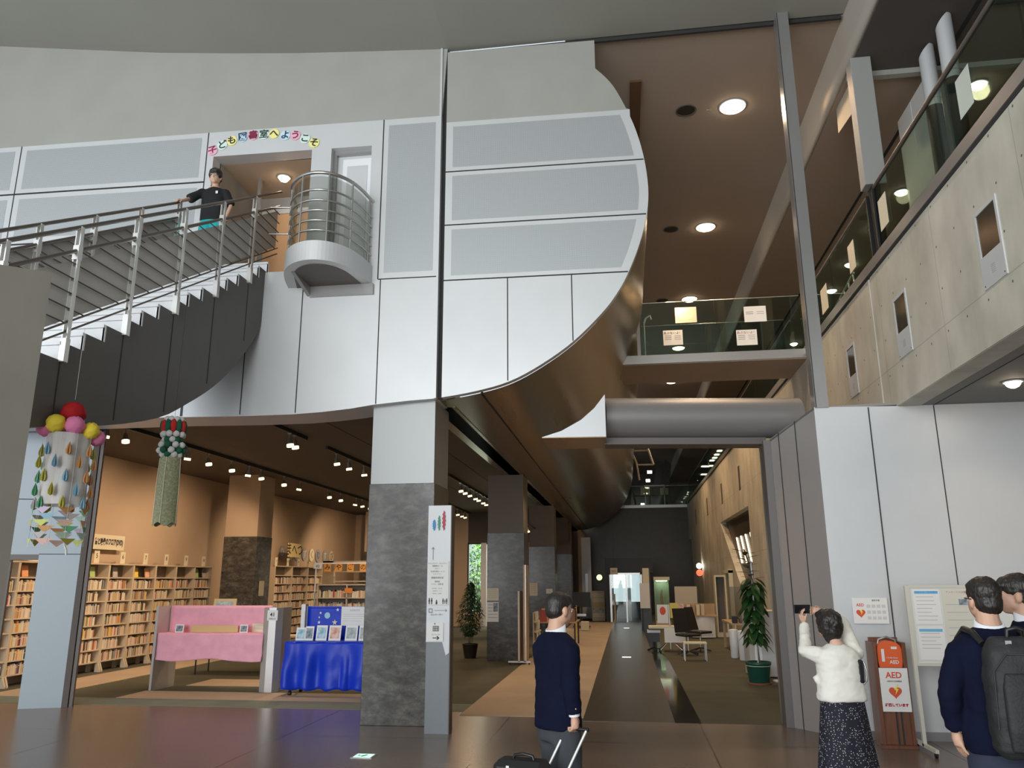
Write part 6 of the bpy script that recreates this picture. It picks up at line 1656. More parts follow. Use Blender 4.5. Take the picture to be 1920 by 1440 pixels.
for i in range(12):
    tt = i/11; z = 3.0 - tt*0.62; r = 0.165 + 0.014*tt
    rings.append([V((r*(1+0.06*math.sin(a*7+tt*2))*math.cos(a), r*1.02*(1+0.06*math.sin(a*7+tt*2))*math.sin(a), z)) for a in [2*PI*k/48 for k in range(48)]])
q.loft(rings, None, True, False); obj('paper_tube', q, mvoile, t)
tcols = [pm('drop_'+n, c, 0.7) for n, c in (('orange', (0.55, 0.30, 0.12)), ('blue', (0.25, 0.42, 0.52)), ('olive', (0.45, 0.42, 0.08)), ('green', (0.12, 0.36, 0.20)), ('grey', (0.40, 0.37, 0.36)), ('lime', (0.50, 0.55, 0.15)), ('lilac', (0.50, 0.40, 0.52)), ('mint', (0.45, 0.62, 0.50)), ('salmon', (0.65, 0.42, 0.36)))]
def drop(c, s_, a, mat, par):
    pts = [(0, 0, 0.055), (0, 0.014, 0.02), (0, 0.023, -0.012), (0, 0.020, -0.035), (0, 0, -0.048), (0, -0.020, -0.035), (0, -0.023, -0.012), (0, -0.014, 0.02)]
    M = Matrix.Translation(c) @ Matrix.Rotation(a, 4, 'Z')
    q = MB()
    for w in (0, PI/3, -PI/3): q.prism([V(p)*s_ for p in pts], (0.0012, 0, 0), None, M=M @ Matrix.Rotation(w, 4, 'Z'))
    obj('teardrop', q, mat, par)
k = 0
for row, z in enumerate((2.85, 2.74, 2.62, 2.50, 2.39)):
    for i in range(7):
        a = 2*PI*i/7 + row*0.45; r = 0.205 + 0.01*(row % 2)
        drop((r*math.cos(a), r*math.sin(a), z), 1.15, a, tcols[(k*5+row) % 6], t); k += 1
q = MB()
for i in range(10):
    a = 2*PI*i/10; r = 0.205; q.cyl((r*math.cos(a), r*math.sin(a), 2.98), (r*math.cos(a), r*math.sin(a), 2.03), 0.0012, n=4)
obj('threads', q, M_paper, t)
for row in range(6):
    for i in range(7):
        a = 2*PI*i/7 + (row % 2)*0.2 + 0.2; r = 0.205; z = 2.33 - row*0.052
        M = Matrix.Translation((r*math.cos(a), r*math.sin(a), z)) @ Matrix.Rotation(a, 4, 'Z')
        w = 0.072
        q = MB(); q.prism([(0, -w, 0.022), (0, w, 0.022), (0, 0, -0.036)], (0.0015, 0, 0), None, M=M @ Matrix.Rotation(random.uniform(-.25, .25), 4, 'Z'))
        obj('paper_triangle', q, tcols[(i*3+row*4) % 9], t)
q = MB(); q.tube([(0.10, -0.03, 2.05), (0.12, -0.02, 2.0), (0.11, 0.0, 1.96)], 0.008, 6); obj('white_tail', q, M_paper, t)
# second streamer, knitted ball and long printed tail
t = thing('paper_streamer', 'hanging streamer with red, green and white pompoms over a long pale green tail', 'streamer', (SX, 7.80, 0))
obj('string', MB().cyl((0, 0, 3.45), (0, 0, nose(7.80)+0.27), 0.0016, n=5), M_ink, t)
mdg = pm('dark_green_yarn', (0.01, 0.10, 0.05), 0.9, bump=0.5, bscale=80); mrd = pm('red_yarn', (0.50, 0.02, 0.02), 0.9, bump=0.5, bscale=80); mwh = pm('white_yarn', (0.62, 0.62, 0.60), 0.9, bump=0.5, bscale=80)
for k in range(12):
    a = 2*PI*k/12
    obj('yarn_lobe', crumple((0.105*math.cos(a), 0.105*math.sin(a), 3.37), (0.034, 0.034, 0.072), k, 10, 8), [mrd, mdg][k % 2], t)
for z, R_, off in ((3.445, 0.08, 0), (3.285, 0.10, 0), (3.225, 0.075, 1), (3.165, 0.115, 0), (3.105, 0.12, 1), (3.06, 0.095, 0)):
    n = 9
    for k in range(n):
        a = 2*PI*(k+off*.5)/n
        obj('yarn_ball', crumple((R_*math.cos(a), R_*math.sin(a), z), 0.036, k+z*7, 9, 7), [mwh, mdg][(k+off) % 2] if z < 3.28 else (mwh if z > 3.4 or k % 1 == 0 else mdg), t)
mt_ = pm('pale_green_printed_paper', (0.22, 0.23, 0.12), 0.8, scale=55, col2=(0.40, 0.40, 0.25))
q = MB(); rings = []
for i in range(14):
    tt = i/13; z = 3.06 - tt*0.74; r = 0.105 + 0.012*tt
    rings.append([V((r*math.cos(a)*(1+0.03*math.sin(3*a+tt)), r*math.sin(a)*(1+0.03*math.sin(3*a+tt)), z - (0.02*math.sin(a*5) if i == 13 else 0))) for a in [2*PI*k/36 for k in range(36)]])
q.loft(rings, None, True, False); obj('tail', q, mt_, t)
for a0 in (0.1, 1.8, 3.4, 4.9):
    q = MB(); q.tube([V((r_*math.cos(a0), r_*math.sin(a0), z)) for r_, z in ((0.110, 3.05), (0.122, 2.7), (0.122, 2.33))], 0.0035, 5); obj('pale_edge', q, M_cream, t)

# ================================================================== AED stand, posters, notice board
M_wood = pm('reddish_brown_wood', (0.17, 0.065, 0.035), 0.45, var=0.2, scale=4, stretch=(6, 6, 0.6))
aed = thing('aed_stand', 'reddish brown wooden stand holding the emergency kit against the silver wall', 'stand', (2.62, 9.42, 0))
obj('back_board', MB().box((0.03, 0.22, 0), (0.33, 0.26, 1.10)), M_wood, aed)
for x in (0.0, 0.305): 
    obj('side_board', MB().box((x, 0.0, 0), (x+0.035, 0.26, 1.06)), M_wood, aed)
obj('shelf_board', MB().box((0.035, 0.02, 0.78), (0.305, 0.22, 0.80)), M_wood, aed)
obj('front_panel', MB().box((0.035, 0.02, 0), (0.305, 0.04, 0.78)), M_wood, aed)
q = MB(); q.box((0.165, 0.012, 0.02), (0.18, 0.02, 0.75)); q.box((0.215, 0.012, 0.02), (0.23, 0.02, 0.75)); obj('groove', q, M_ink, aed)
obj('base_foot', MB().box((-0.02, -0.04, 0), (0.34, 0.04, 0.03)), M_wood, aed)
kit = thing('aed_kit', 'orange emergency defibrillator case with rounded top on the brown stand', 'medical kit', (2.80, 9.52, 0.80))
M_or = pm('orange_case_plastic', (0.80, 0.13, 0.03), 0.4)
pr_ = [(-0.115, 0), (0.115, 0), (0.125, 0.06), (0.125, 0.19)] + [(0.0+0.125*math.cos(a), 0.19+0.085*math.sin(a)) for a in [PI*k/8 for k in range(1, 8)]] + [(-0.125, 0.19), (-0.125, 0.06)]
q = MB(); q.prism([(x, -0.06, z) for x, z in pr_], (0, 0.12, 0)); obj('case_shell', q, M_or, kit)
obj('carry_handle', MB().tube([(-0.10, 0, 0.22), (-0.085, 0, 0.285), (0, 0, 0.315), (0.085, 0, 0.285), (0.10, 0, 0.22)], 0.011, 8), M_silverD, kit)
obj('white_strip', MB().box((-0.085, -0.063, 0.06), (-0.055, -0.06, 0.19)), M_paper, kit)
obj('white_window', MB().box((0.02, -0.063, 0.19), (0.08, -0.06, 0.215)), M_paper, kit)
text('lettering', 'AED', face((0.04, -0.063, 0.055), (0, -1, 0)), 0.05, M_paper, kit, bold=0.001); text('lettering', '+ Defibrillator', face((0.02, -0.063, 0.10), (0, -1, 0)), 0.022, M_paper, kit)
def heart(q, c, s_, mat):
    pts = []
    for k in range(40):
        a = 2*PI*k/40; x = 16*math.sin(a)**3; y = 13*math.cos(a)-5*math.cos(2*a)-2*math.cos(3*a)-math.cos(4*a)
        pts.append((c[0]+x*s_/16, c[1], c[2]+y*s_/16))
    q.prism(pts, (0, -0.001, 0), mat)
def bolt(c, s_): return MB().prism([(c[0]+x*s_, c[1], c[2]+z*s_) for x, z in ((0.25, 1.0), (-0.35, 0.05), (-0.02, 0.05), (-0.2, -0.75), (0.42, 0.25), (0.08, 0.25), (0.45, 1.0))], (0, -0.001, 0))
M_redo = pm('orange_red_print', (0.68, 0.09, 0.04), 0.6); M_yel = pm('yellow_print', (0.90, 0.78, 0.05), 0.6)
ps = thing('aed_poster', 'white poster with red heart and lightning on the front of the brown stand', 'poster', (2.80, 9.405, 0.36), 0.0)
obj('sheet', MB().box((-0.145, 0, 0), (0.145, 0.006, 0.44)), M_paper, ps)
text('lettering', 'AED', face((0.0, -0.001, 0.365), (0, -1, 0)), 0.085, M_redo, ps, bold=0.002)
text('lettering', '自動体外式除細動器', face((0.0, -0.001, 0.305), (0, -1, 0)), 0.017, M_ink, ps)
q = MB(); heart(q, (0, -0.0005, 0.195), 0.066, None); obj('red_heart', q, M_redo, ps); obj('yellow_bolt', bolt((0.01, -0.002, 0.215), 0.06), M_yel, ps)
text('lettering', '設置しています', face((0.0, -0.001, 0.065), (0, -1, 0)), 0.034, pm('crimson_ink', (0.5, 0.01, 0.06), 0.6), ps, bold=0.002)
wp_ = thing('aed_poster', 'landscape white poster with small red heart taped to the silver wall above the stand', 'poster', (2.565, 9.835, 1.235))
obj('sheet', MB().box((0, 0, 0), (0.385, 0.004, 0.285)), M_paper, wp_)
text('lettering', 'AED', face((0.085, -0.001, 0.205), (0, -1, 0)), 0.045, M_redo, wp_, bold=0.001)
q = MB(); heart(q, (0.085, -0.0005, 0.115), 0.05, None); obj('red_heart', q, M_redo, wp_); obj('yellow_bolt', bolt((0.092, -0.002, 0.125), 0.042), M_yel, wp_)
text('lettering', '使用手順', face((0.26, -0.001, 0.255), (0, -1, 0)), 0.022, M_ink, wp_)
q = MB()
for i in range(3):
    for j in range(4): q.box((0.155+0.055*j, -0.0012, 0.175-0.065*i), (0.195+0.055*j, 0, 0.210-0.065*i))
obj('diagram_cells', q, pm('pale_grey_print', (0.6, 0.6, 0.6), 0.7), wp_)
nb = thing('notice_board', 'white wheeled notice board with printed sheets behind the suited men', 'notice board', (3.0, 9.25, 0))
M_nb = pm('cream_board_frame', (0.62, 0.60, 0.52), 0.5)
NW = 1.35
for x in (-0.03, NW):
    obj('upright', MB().box((x, 0, 0.05), (x+0.035, 0.04, 1.66)), M_nb, nb)
    f_ = obj('foot', MB().box((x, -0.32, 0.045), (x+0.035, 0.30, 0.08)), M_nb, nb)
    for y in (-0.28, 0.26): obj('caster', MB().cyl((x+0.005, y, 0.024), (x+0.03, y, 0.024), 0.024, n=12), M_black, f_)
obj('board_panel', MB().box((0.0, 0.008, 0.86), (NW, 0.03, 1.66)), pm('board_face', (0.70, 0.70, 0.66), 0.6), nb)
q = MB(); q.box((0, -0.002, 0.84), (NW, 0.035, 0.87)); q.box((0, -0.002, 1.635), (NW, 0.035, 1.665)); q.box((0, -0.002, 0.87), (0.02, 0.035, 1.635)); obj('board_frame', q, M_nb, nb)
def bsheet(x, z, w, h, label, head=None, hmat=None, lines=6, band=None, mat=M_paper):
    t = thing('paper_notice', label, 'notice', (3.0+x, 9.252, z), 0, 'sheets on the notice board')
    obj('sheet', MB().box((0, 0, 0), (w, 0.005, h)), mat, t)
    if head: text('lettering', head, face((w/2, -0.001, h-0.03), (0, -1, 0)), 0.026, hmat or M_ink, t)
    q = MB()
    for i in range(lines): q.box((w*0.1, -0.001, h*0.78-i*h*0.11), (w*random.uniform(0.6, 0.9), 0, h*0.78-i*h*0.11+0.004))
    obj('printed_lines', q, M_grey, t)
    if band: obj('blue_band', MB().box((w*0.06, -0.0012, band), (w*0.94, -0.0002, band+0.028)), pm('sky_blue_print', (0.15, 0.45, 0.72), 0.6), t)
bsheet(0.045, 1.26, 0.27, 0.36, 'upper white sheet with a pale blue heading at the left of the notice board', 'お知らせ　利用案内', pm('blue_ink', (0.1, 0.3, 0.6), 0.6), 7, 0.315)
bsheet(0.050, 0.90, 0.265, 0.34, 'lower white sheet with a blue band at the left of the notice board', None, None, 5, 0.285)
bsheet(0.335, 0.90, 0.32, 0.72, 'tall cream sheet with a small photo, right of the white sheets', 'アンケートのお願い', pm('pale_red_ink', (0.5, 0.2, 0.15), 0.6), 7, None, pm('cream_sheet', (0.66, 0.64, 0.55), 0.7))
o = obj('photo_print', MB().box((0, 0, 0), (0.12, 0.003, 0.06)), M_pic3, None, 'small dark landscape photo printed on the notice board', 'photo'); o.location = (3.50, 9.247, 1.46)
# floor emergency light and guide lights in the path
o = thing('floor_exit_light', 'green and white exit light set flush in the brown lobby floor', 'light', (-2.72, 8.36, 0.0))
obj('cover', MB().box((-0.11, -0.10, 0), (0.11, 0.10, 0.006)), M_steel, o); obj('lit_panel', MB().box((-0.09, -0.08, 0.006), (0.09, 0.08, 0.008)), emis('pale_green_sign', (0.55, 0.95, 0.75), 1.0), o)
q = MB(); q.disc((0.02, 0.03, 0.0095), 0.016, (0,0,1), 12); q.prism([(-0.03, -0.05, 0.009), (0.0, -0.06, 0.009), (0.03, 0.01, 0.009), (0.0, 0.02, 0.009)], (0, 0, 0.0005)); q.prism([(-0.07, 0.0, 0.009), (-0.04, 0.03, 0.009), (-0.04, -0.03, 0.009)], (0, 0, 0.0005)); obj('running_figure', q, pm('exit_green', (0.02, 0.35, 0.15), 0.6), o)
for y, lab in ((19.1, 'nearer small white guide light in the dark path floor'), (30.2, 'farther small white guide light in the dark path floor')):
    o = obj('guide_light', MB().box((-0.17, -0.07, 0), (0.03, 0.07, 0.008)), emis('guide_light_white', (0.95, 0.97, 0.9), 1.1) if y < 20 else bpy.data.materials['guide_light_white'], None, lab, 'light', 'guide lights in the corridor floor'); o.location = (0, y, 0.004)
# ================================================================== plants
M_leaf = pm('dark_green_leaf', (0.018, 0.065, 0.016), 0.35, var=0.3, scale=9); M_leaf2 = pm('ficus_leaf', (0.055, 0.09, 0.035), 0.5, var=0.4, scale=12)
M_stem = pm('brown_stem', (0.10, 0.07, 0.04), 0.8)
def leaf(q, base, d, up, L, w, droop=0.3, M=None):
    d = V(d).normalized(); s_ = d.cross(V(up)); s_ = s_.normalized() if s_.length > 1e-4 else V((1, 0, 0)); n = s_.cross(d)
    rows = []
    for i, (t_, wf) in enumerate(((0, 0.08), (0.2, 0.7), (0.45, 1.0), (0.7, 0.8), (0.9, 0.35), (1.0, 0.02))):
        c = V(base) + d*L*t_ - V((0, 0, 1))*droop*L*t_*t_
        rows += [c - s_*w*wf*0.5 + n*w*0.10*wf, c, c + s_*w*wf*0.5 + n*w*0.10*wf]
    fs = []
    for i in range(5):
        a = i*3; fs += [(a, a+1, a+4, a+3), (a+1, a+2, a+5, a+4)]
    q.add(rows, fs, None, True)
rp = thing('rubber_plant', 'tall rubber plant with large glossy leaves tied to a stake in a dark green pot', 'plant', (2.18, 14.65, 0))
q = MB(); q.lathe([(0.15, 0.0), (0.17, 0.02), (0.20, 0.30), (0.215, 0.32), (0.215, 0.36), (0.195, 0.36), (0.19, 0.31)], n=28); obj('pot', q, pm('dark_green_plastic', (0.01, 0.07, 0.05), 0.35), rp)
obj('saucer', MB().cyl((0, 0, 0), (0, 0, 0.025), 0.19, 0.2, 24), pm('terracotta', (0.28, 0.10, 0.05), 0.7), rp)
obj('soil', MB().cyl((0, 0, 0.30), (0, 0, 0.315), 0.19, n=20), M_ink, rp)
obj('pot_rope', MB().tube([(0.208*math.cos(2*PI*k/16), 0.208*math.sin(2*PI*k/16), 0.295) for k in range(16)], 0.005, 6, closed=True), M_cream, rp)
for k, (x, y) in enumerate(((0.0, 0.0), (0.03, 0.02))): obj('stake', MB().cyl((x, y, 0.31), (x*0.5, y*.5, 2.05), 0.011, n=8), M_silver, rp)
q = MB(); q.tube([(0.02, 0, 0.31), (0.0, 0.02, 0.9), (0.03, 0, 1.5), (-0.03, 0, 2.0), (-0.10, 0, 2.25)], 0.013, 8); obj('stem', q, M_stem, rp)
random.seed(11)
q = MB()
for k in range(78):
    z = 0.72 + 1.05*(k/78); a = k*2.4 + random.uniform(-0.3, 0.3)
    leaf(q, (0.04*math.cos(a), 0.04*math.sin(a), z), (math.cos(a), math.sin(a), random.uniform(-0.9, -0.1)), (0, 0, 1), random.uniform(0.18, 0.28), random.uniform(0.12, 0.165), 0.5)
for k in range(18):
    z = 1.72 + 0.50*(k/18); a = k*2.4
    leaf(q, (-0.02-0.08*(k/18), 0, z), (math.cos(a), math.sin(a), 0.1+0.3*random.random()), (0, 0, 1), random.uniform(0.20, 0.28), 0.10, 0.1)
obj('leaves', q, M_leaf, rp)
fp = thing('ficus_tree', 'bushy small leaved indoor tree in a dark pot between the first two columns', 'plant', (-3.62, 18.6, 0))
q = MB(); q.lathe([(0.13, 0.0), (0.18, 0.30), (0.19, 0.32), (0.165, 0.32), (0.16, 0.28)], n=24); obj('pot', q, pm('dark_brown_pot', (0.02, 0.012, 0.01), 0.5), fp); obj('soil', MB().cyl((0, 0, 0.27), (0, 0, 0.285), 0.16, n=20), M_ink, fp)
q = MB()
for x in (-0.04, 0.0, 0.05): q.tube([(x, 0, 0.28), (x*0.5, 0.02, 0.7), (0, 0, 1.3)], 0.010, 6)
obj('stems', q, M_stem, fp)
q = MB()
for k in range(1700):
    z = random.uniform(0.5, 1.68); r = 0.30*math.sin(min(1, (z-0.42)/0.45)*PI/2)*(1 if z < 1.0 else max(0.12, 1-(z-1.0)/0.75))
    a = random.uniform(0, 2*PI); rr = r*math.sqrt(random.random())
    leaf(q, (rr*math.cos(a), rr*math.sin(a), z), (math.cos(a), math.sin(a), random.uniform(-0.8, 0.5)), (0, 0, 1), random.uniform(0.06, 0.10), 0.038, 0.3)
obj('leaves', q, M_leaf2, fp)

# greenery outside the far window
M_out = pm('sunlit_shrub_leaf', (0.14, 0.30, 0.06), 0.6, var=0.5, scale=3)
for k, (x, y, s_, lab) in enumerate(((-6.4, 34.5, 1.3, 'sunlit shrub outside the far library window, lower left'), (-5.9, 39.0, 1.9, 'taller sunlit tree outside the far library window'))):
    t = thing('garden_shrub', lab, 'shrub', (x, y, 0)); obj('trunk', MB().cyl((0, 0, 0), (0, 0, 2.4), 0.06, 0.03, 8), M_stem, t)
    q = MB()
    for i in range(1400):
        u_ = V((random.gauss(0, 1), random.gauss(0, 1), random.gauss(0, 1))).normalized()*random.random()**0.4
        c_ = V((u_.x*s_*0.7, u_.y*s_*0.7, 2.0+u_.z*s_*1.25)); leaf(q, c_, (u_.x, u_.y, u_.z+random.uniform(-.5, .5)), (0, 0, 1), random.uniform(0.12, 0.22), 0.07, 0.3)
    obj('foliage', q, M_out, t)
sun = bpy.data.lights.new('garden_daylight', 'AREA'); sun.size = 3; sun.energy = 900; so = bpy.data.objects.new('garden_daylight', sun); COL.objects.link(so); so.location = (-6, 33.2, 5.5); so.rotation_euler = (math.radians(35), 0, 0)
f = MB(); f.box((-12, 31.3, -0.3), (-2.0, 44, -0.02), pm('garden_ground', (0.08, 0.12, 0.04), 0.9)); struct('floor_garden', f)

# ================================================================== left side of the corridor
def notice_on(px0, py0, px1, py1, y, label, mat=M_cream, g=None, pic=None):
    a_ = atY(px0, py0, y); b_ = atY(px1, py1, y); w, h = b_.x-a_.x, a_.z-b_.z
    t = thing('paper_notice', label, 'notice', (a_.x, y-0.008, b_.z), 0, g)
    obj('sheet', MB().box((0, 0, 0), (w, 0.006, h)), mat, t); q = MB()
    for i in range(5): q.box((w*0.1, -0.001, h*(0.85-0.16*i)), (w*(0.5 if pic and i < 3 else 0.88), 0.0, h*(0.85-0.16*i)+h*0.03))
    obj('printed_lines', q, M_grey, t)
    if pic: obj('dark_picture', MB().box((w*0.55, -0.0015, h*0.52), (w*0.93, -0.0005, h*0.95)), M_pic3, t)
notice_on(913, 1103, 935, 1126, 17.945, 'upper cream notice on the second column', M_cream, 'notices on the second column')
notice_on(913, 1129, 935, 1166, 17.945, 'lower white notice with a dark picture on the second column', M_paper, 'notices on the second column', True)
notice_on(993, 1093, 1008, 1117, 25.845, 'blank tan sheet on the left of the third column', M_cream, 'notices on the third column')
notice_on(1024, 1104, 1036, 1113, 25.845, 'small white card on the third column', M_paper, 'notices on the third column')
dr = thing('exhibition_screen', 'tall narrow display screen on wheels standing edge on beside the second column', 'display panel', (-2.19, 17.25, 0))
obj('tall_panel', MB().box((-0.02, 0, 0.06), (0.02, 0.6, 2.05)), M_tanwood, dr); obj('low_panel', MB().box((-0.14, 0.0, 0.06), (-0.10, 0.55, 1.50)), M_shelf, dr)
obj('metal_edge', MB().box((0.02, 0, 0.06), (0.035, 0.02, 2.05)), M_steel, dr)
obj('base_bar', MB().box((-0.35, 0.0, 0.045), (0.12, 0.06, 0.075)), M_silver, dr)
for x in (-0.33, 0.08): obj('caster', MB().cyl((x, 0.03, 0.022), (x+0.025, 0.03, 0.022), 0.022, n=10), M_black, dr)
mg = thing('magazine_rack', 'slanted rack of pale leaflets beside the display panel', 'rack', (-2.18, 18.7, 0))
q = MB(); q.prism([(0, 0, 0), (0, 0.9, 0), (0, 0.9, 1.0), (0, 0, 1.0)], (0.03, 0, 0)); obj('frame', q, M_shelf, mg)
for k in range(4): obj('shelf', MB().prism([(0.03, 0, 0.12+0.22*k), (0.16-0.03*k, 0, 0.10+0.22*k), (0.16-0.03*k, 0, 0.13+0.22*k), (0.03, 0, 0.16+0.22*k)], (0, 0.9, 0)), M_shelf, mg)
for k in range(4):
    for j in range(3):
        o = obj('leaflet', MB().box((0, 0, 0), (0.008, 0.2, 0.17)), [M_cream, M_paper, M_pic1][(k+j) % 3], None, f'leaflet on the slanted rack, {nth[k]} tier from the bottom, {nth[j]} from the front', 'leaflet', 'leaflets on the slanted rack'); o.location = (-2.18+0.10-0.015*k, 18.75+0.28*j, 0.17+0.22*k)
# book truck with dark red goods
bt2 = thing('book_table', 'low table crowded with dark red and brown books behind the suited man', 'table', (-2.35, 21.5, 0))
obj('table_top', MB().box((0, 0, 0.62), (1.0, 1.6, 0.65)), M_tanwood, bt2)
for x in (0.03, 0.93):
    for y in (0.03, 1.53): obj('leg', MB().box((x, y, 0), (x+0.04, y+0.04, 0.62)), M_black, bt2)
random.seed(5)
kk = 0
for i in range(4):
    for j in range(3):
        c_ = [('dark red', (0.22, 0.03, 0.02)), ('brown', (0.20, 0.09, 0.04)), ('tan', (0.5, 0.33, 0.2)), ('black', (0.02, 0.015, 0.015))][(i*3+j*2) % 4]
        o = obj('display_book', MB().box((0, 0, 0), (0.19, 0.03, random.uniform(0.22, 0.36))), M_bk[c_[0]], None, f'{c_[0]} book standing on the low table, {nth[i]} across, {nth[j]} row back', 'book', 'books on the low table'); o.location = (-2.33+0.25*i, 21.6+0.45*j, 0.651); o.rotation_euler = (-0.15, 0, 0)
tv = thing('television', 'black flat television on a wheeled cart, right of the suited man', 'television', (-1.70, 30, 0))
obj('screen', MB().cbox((0.02, 0, 1.02), (0.66, 0.06, 0.53), bev=0.01), M_black, tv); obj('pole', MB().box((-0.02, 0.04, 0.1), (0.04, 0.1, 1.0)), M_black, tv)
obj('shelf', MB().box((-0.25, -0.15, 0.40), (0.28, 0.2, 0.43)), M_black, tv); obj('player', MB().box((-0.15, -0.1, 0.43), (0.18, 0.15, 0.52)), M_steel, tv)
obj('base', MB().box((-0.3, -0.2, 0.05), (0.32, 0.25, 0.08)), M_black, tv)
for x in (-0.26, 0.26): obj('caster', MB().cyl((x, -0.15, 0.026), (x+0.03, -0.15, 0.026), 0.026, n=10), M_black, tv)
fs_ = thing('flyer_rack', 'cream flyer rack with rows of pale leaflets at the end of the tan carpet', 'rack', (-1.53, 35.4, 0))
obj('frame', MB().box((0, 0, 0), (0.55, 0.3, 1.25)), M_shelf, fs_)
for k in range(5): obj('leaflet_row', MB().box((0.03, -0.03, 0.15+0.21*k), (0.52, 0.0, 0.32+0.21*k)), [M_cream, M_pic1, M_cork, M_cream, M_pic4][k] if k != 4 else M_cream, fs_)
ys = thing('stand', 'yellow upright frame stand at the edge of the tan carpet', 'stand', (-1.62, 25.2, 0)); q = MB(); q.box((0, 0, 0), (0.04, 0.04, 0.95)); q.box((0, 0.3, 0), (0.04, 0.34, 0.95)); q.box((0, 0, 0.91), (0.04, 0.34, 0.95)); obj('frame', q, pm('yellow_paint', (0.75, 0.55, 0.10), 0.5), ys)
o = obj('box', MB().cbox((0, 0, 0.16), (0.28, 0.3, 0.30), bev=0.01), M_cream, None, 'small cream box on the tan carpet below the television', 'box'); o.location = (-1.50, 28.6, 0.006)
f = MB(); f.box((-2.05, 37.5, 0), (-1.62, 37.6, 3.65), M_white); f.box((-1.9, 37.45, 1.0), (-1.78, 37.5, 2.0), M_silverD); f.box((-2.2, 37.5, 0), (-2.05, 42.9, 4.0), M_brown); struct('door_2', f, label='white door frame at the far end of the columns')
es_ = thing('exit_sign', 'round glowing yellow green sign on the dark end wall', 'sign', (-1.33, 40, 1.83)); obj('disc', MB().cyl((0, 0, 0), (0, -0.05, 0), 0.14, n=24), emis('green_yellow_sign', (0.75, 1.0, 0.45), 1.6), es_); obj('bracket', MB().box((-0.02, 0, -0.02), (0.02, 3.0, 0.02)), M_black, es_)
ns = thing('hanging_sign', 'small square white sign hanging before the glass entrance', 'sign', (-0.52, 33.9, 2.07)); obj('panel', MB().box((-0.15, -0.02, -0.13), (0.15, 0.02, 0.13)), M_cream, ns); text('lettering', '出口', face((0, -0.022, 0), (0, -1, 0)), 0.1, M_ink, ns)
obj('wire', MB().cyl((0, 0, 0.13), (0, 0, 2.3), 0.004, n=5), M_black, ns)

# glass entrance at the end of the path
f = MB(); GY = 34.3
f.box((-0.72, GY, 0), (-0.64, GY+0.15, 2.0), M_steel); f.box((0.56, GY, 0), (0.64, GY+0.15, 2.0), M_steel); f.box((-0.72, GY, 1.93), (0.64, GY+0.15, 2.0), M_steel); f.box((-0.06, GY, 0), (0.0, GY+0.05, 1.93), M_steel)
f.box((-0.9, GY+0.02, 2.0), (1.1, GY+3, 2.6), M_black); f.box((-0.9, GY+0.1, 0), (-0.72, GY+3, 2.0), M_black); f.box((0.64, GY+0.1, 0), (0.85, GY+3, 2.0), M_black)
struct('door_3', f, label='glass double door at the end of the corridor')
par = bpy.data.objects['door_3']
for x0, x1 in ((-0.64, -0.06), (0.0, 0.56)): obj('glass_leaf', MB().box((x0, GY+0.01, 0.02), (x1, GY+0.025, 1.93)), M_clear, par)
obj('white_door', MB().box((0.02, GY+1.2, 0.0), (0.16, GY+1.24, 1.93)), M_white, par)
q = MB(); q.box((-0.6, GY+2.9, 0.75), (0.6, GY+2.95, 2.0)); w2 = struct('window_2', q, emis('overcast_daylight_outside', (0.72, 0.84, 0.88), 0.9), label='pale daylit glass behind the entrance doors')
o = obj('stroller_screen', MB().box((-0.45, GY+1.6, 0.1), (0.5, GY+1.65, 0.75)), pm('slate_blue_panel', (0.06, 0.08, 0.10), 0.4), None, 'low slate blue screen behind the glass door', 'screen')
for x in (-0.52, 0.56): obj('gate_post', MB().box((x-0.03, GY-0.7, 0), (x+0.03, GY-0.5, 1.15)), pm('yellowish_gate', (0.45, 0.40, 0.20), 0.5) if x < 0 else M_steel, None, 'yellowish security gate post left of the glass door' if x < 0 else 'grey security gate post right of the glass door', 'gate post', 'security gate posts')

# ================================================================== right side of the corridor
tt_ = thing('wayfinding_totem', 'far white totem on a slate post beside the glass entrance', 'sign', (0.62, 28.9, 0))
obj('slate_post', MB().box((-0.08, 0, 0), (0.20, 0.12, 2.1)), pm('slate_post', (0.07, 0.09, 0.11), 0.5), tt_); obj('white_upper_panel', MB().box((-0.06, -0.02, 1.0), (0.16, 0, 2.12)), M_cream, tt_); obj('map_sheet', MB().box((-0.18, -0.03, 0.75), (0.16, -0.02, 1.6)), M_paper, tt_)
obj('black_back', MB().box((-0.16, 0.02, 0), (-0.06, 0.1, 0.8)), M_black, tt_)
sc2 = thing('showcase', 'tall glass showcase lit pale green from its top, right of the totem', 'display case', (1.28, 30.4, 0))
obj('base', MB().box((-0.27, 0, 0), (0.27, 0.5, 0.25)), M_shelf, sc2); obj('top', MB().box((-0.29, -0.02, 1.70), (0.29, 0.52, 1.82)), M_cream, sc2); obj('glass', MB().box((-0.26, 0.0, 0.25), (0.26, 0.01, 1.70)), M_clear, sc2)
obj('back', MB().box((-0.27, 0.45, 0.25), (0.27, 0.5, 1.70)), pm('green_grey_back', (0.30, 0.36, 0.28), 0.6), sc2); obj('lamp', MB().box((-0.2, 0.1, 1.66), (0.2, 0.3, 1.69)), emis('pale_green_lamp', (0.85, 1.0, 0.7), 8), sc2)
o = thing('figure_ornament', 'thin brown ornament standing inside the lit showcase', 'ornament', (1.28, 30.6, 0.25)); obj('body', MB().tube([(0,0,0),(0.03,0,0.4),(-0.03,0,0.8),(0.0,0,1.1)], 0, 8, rs=[0.06,0.03,0.05,0.02]), M_tanwood, o)
wb = thing('whiteboard', 'blank cream standing board behind the desks', 'board', (1.95, 27.2, 0)); obj('panel', MB().box((-0.40, 0, 0.55), (0.32, 0.03, 1.50)), pm('cream_board', (0.62, 0.54, 0.42), 0.6), wb)
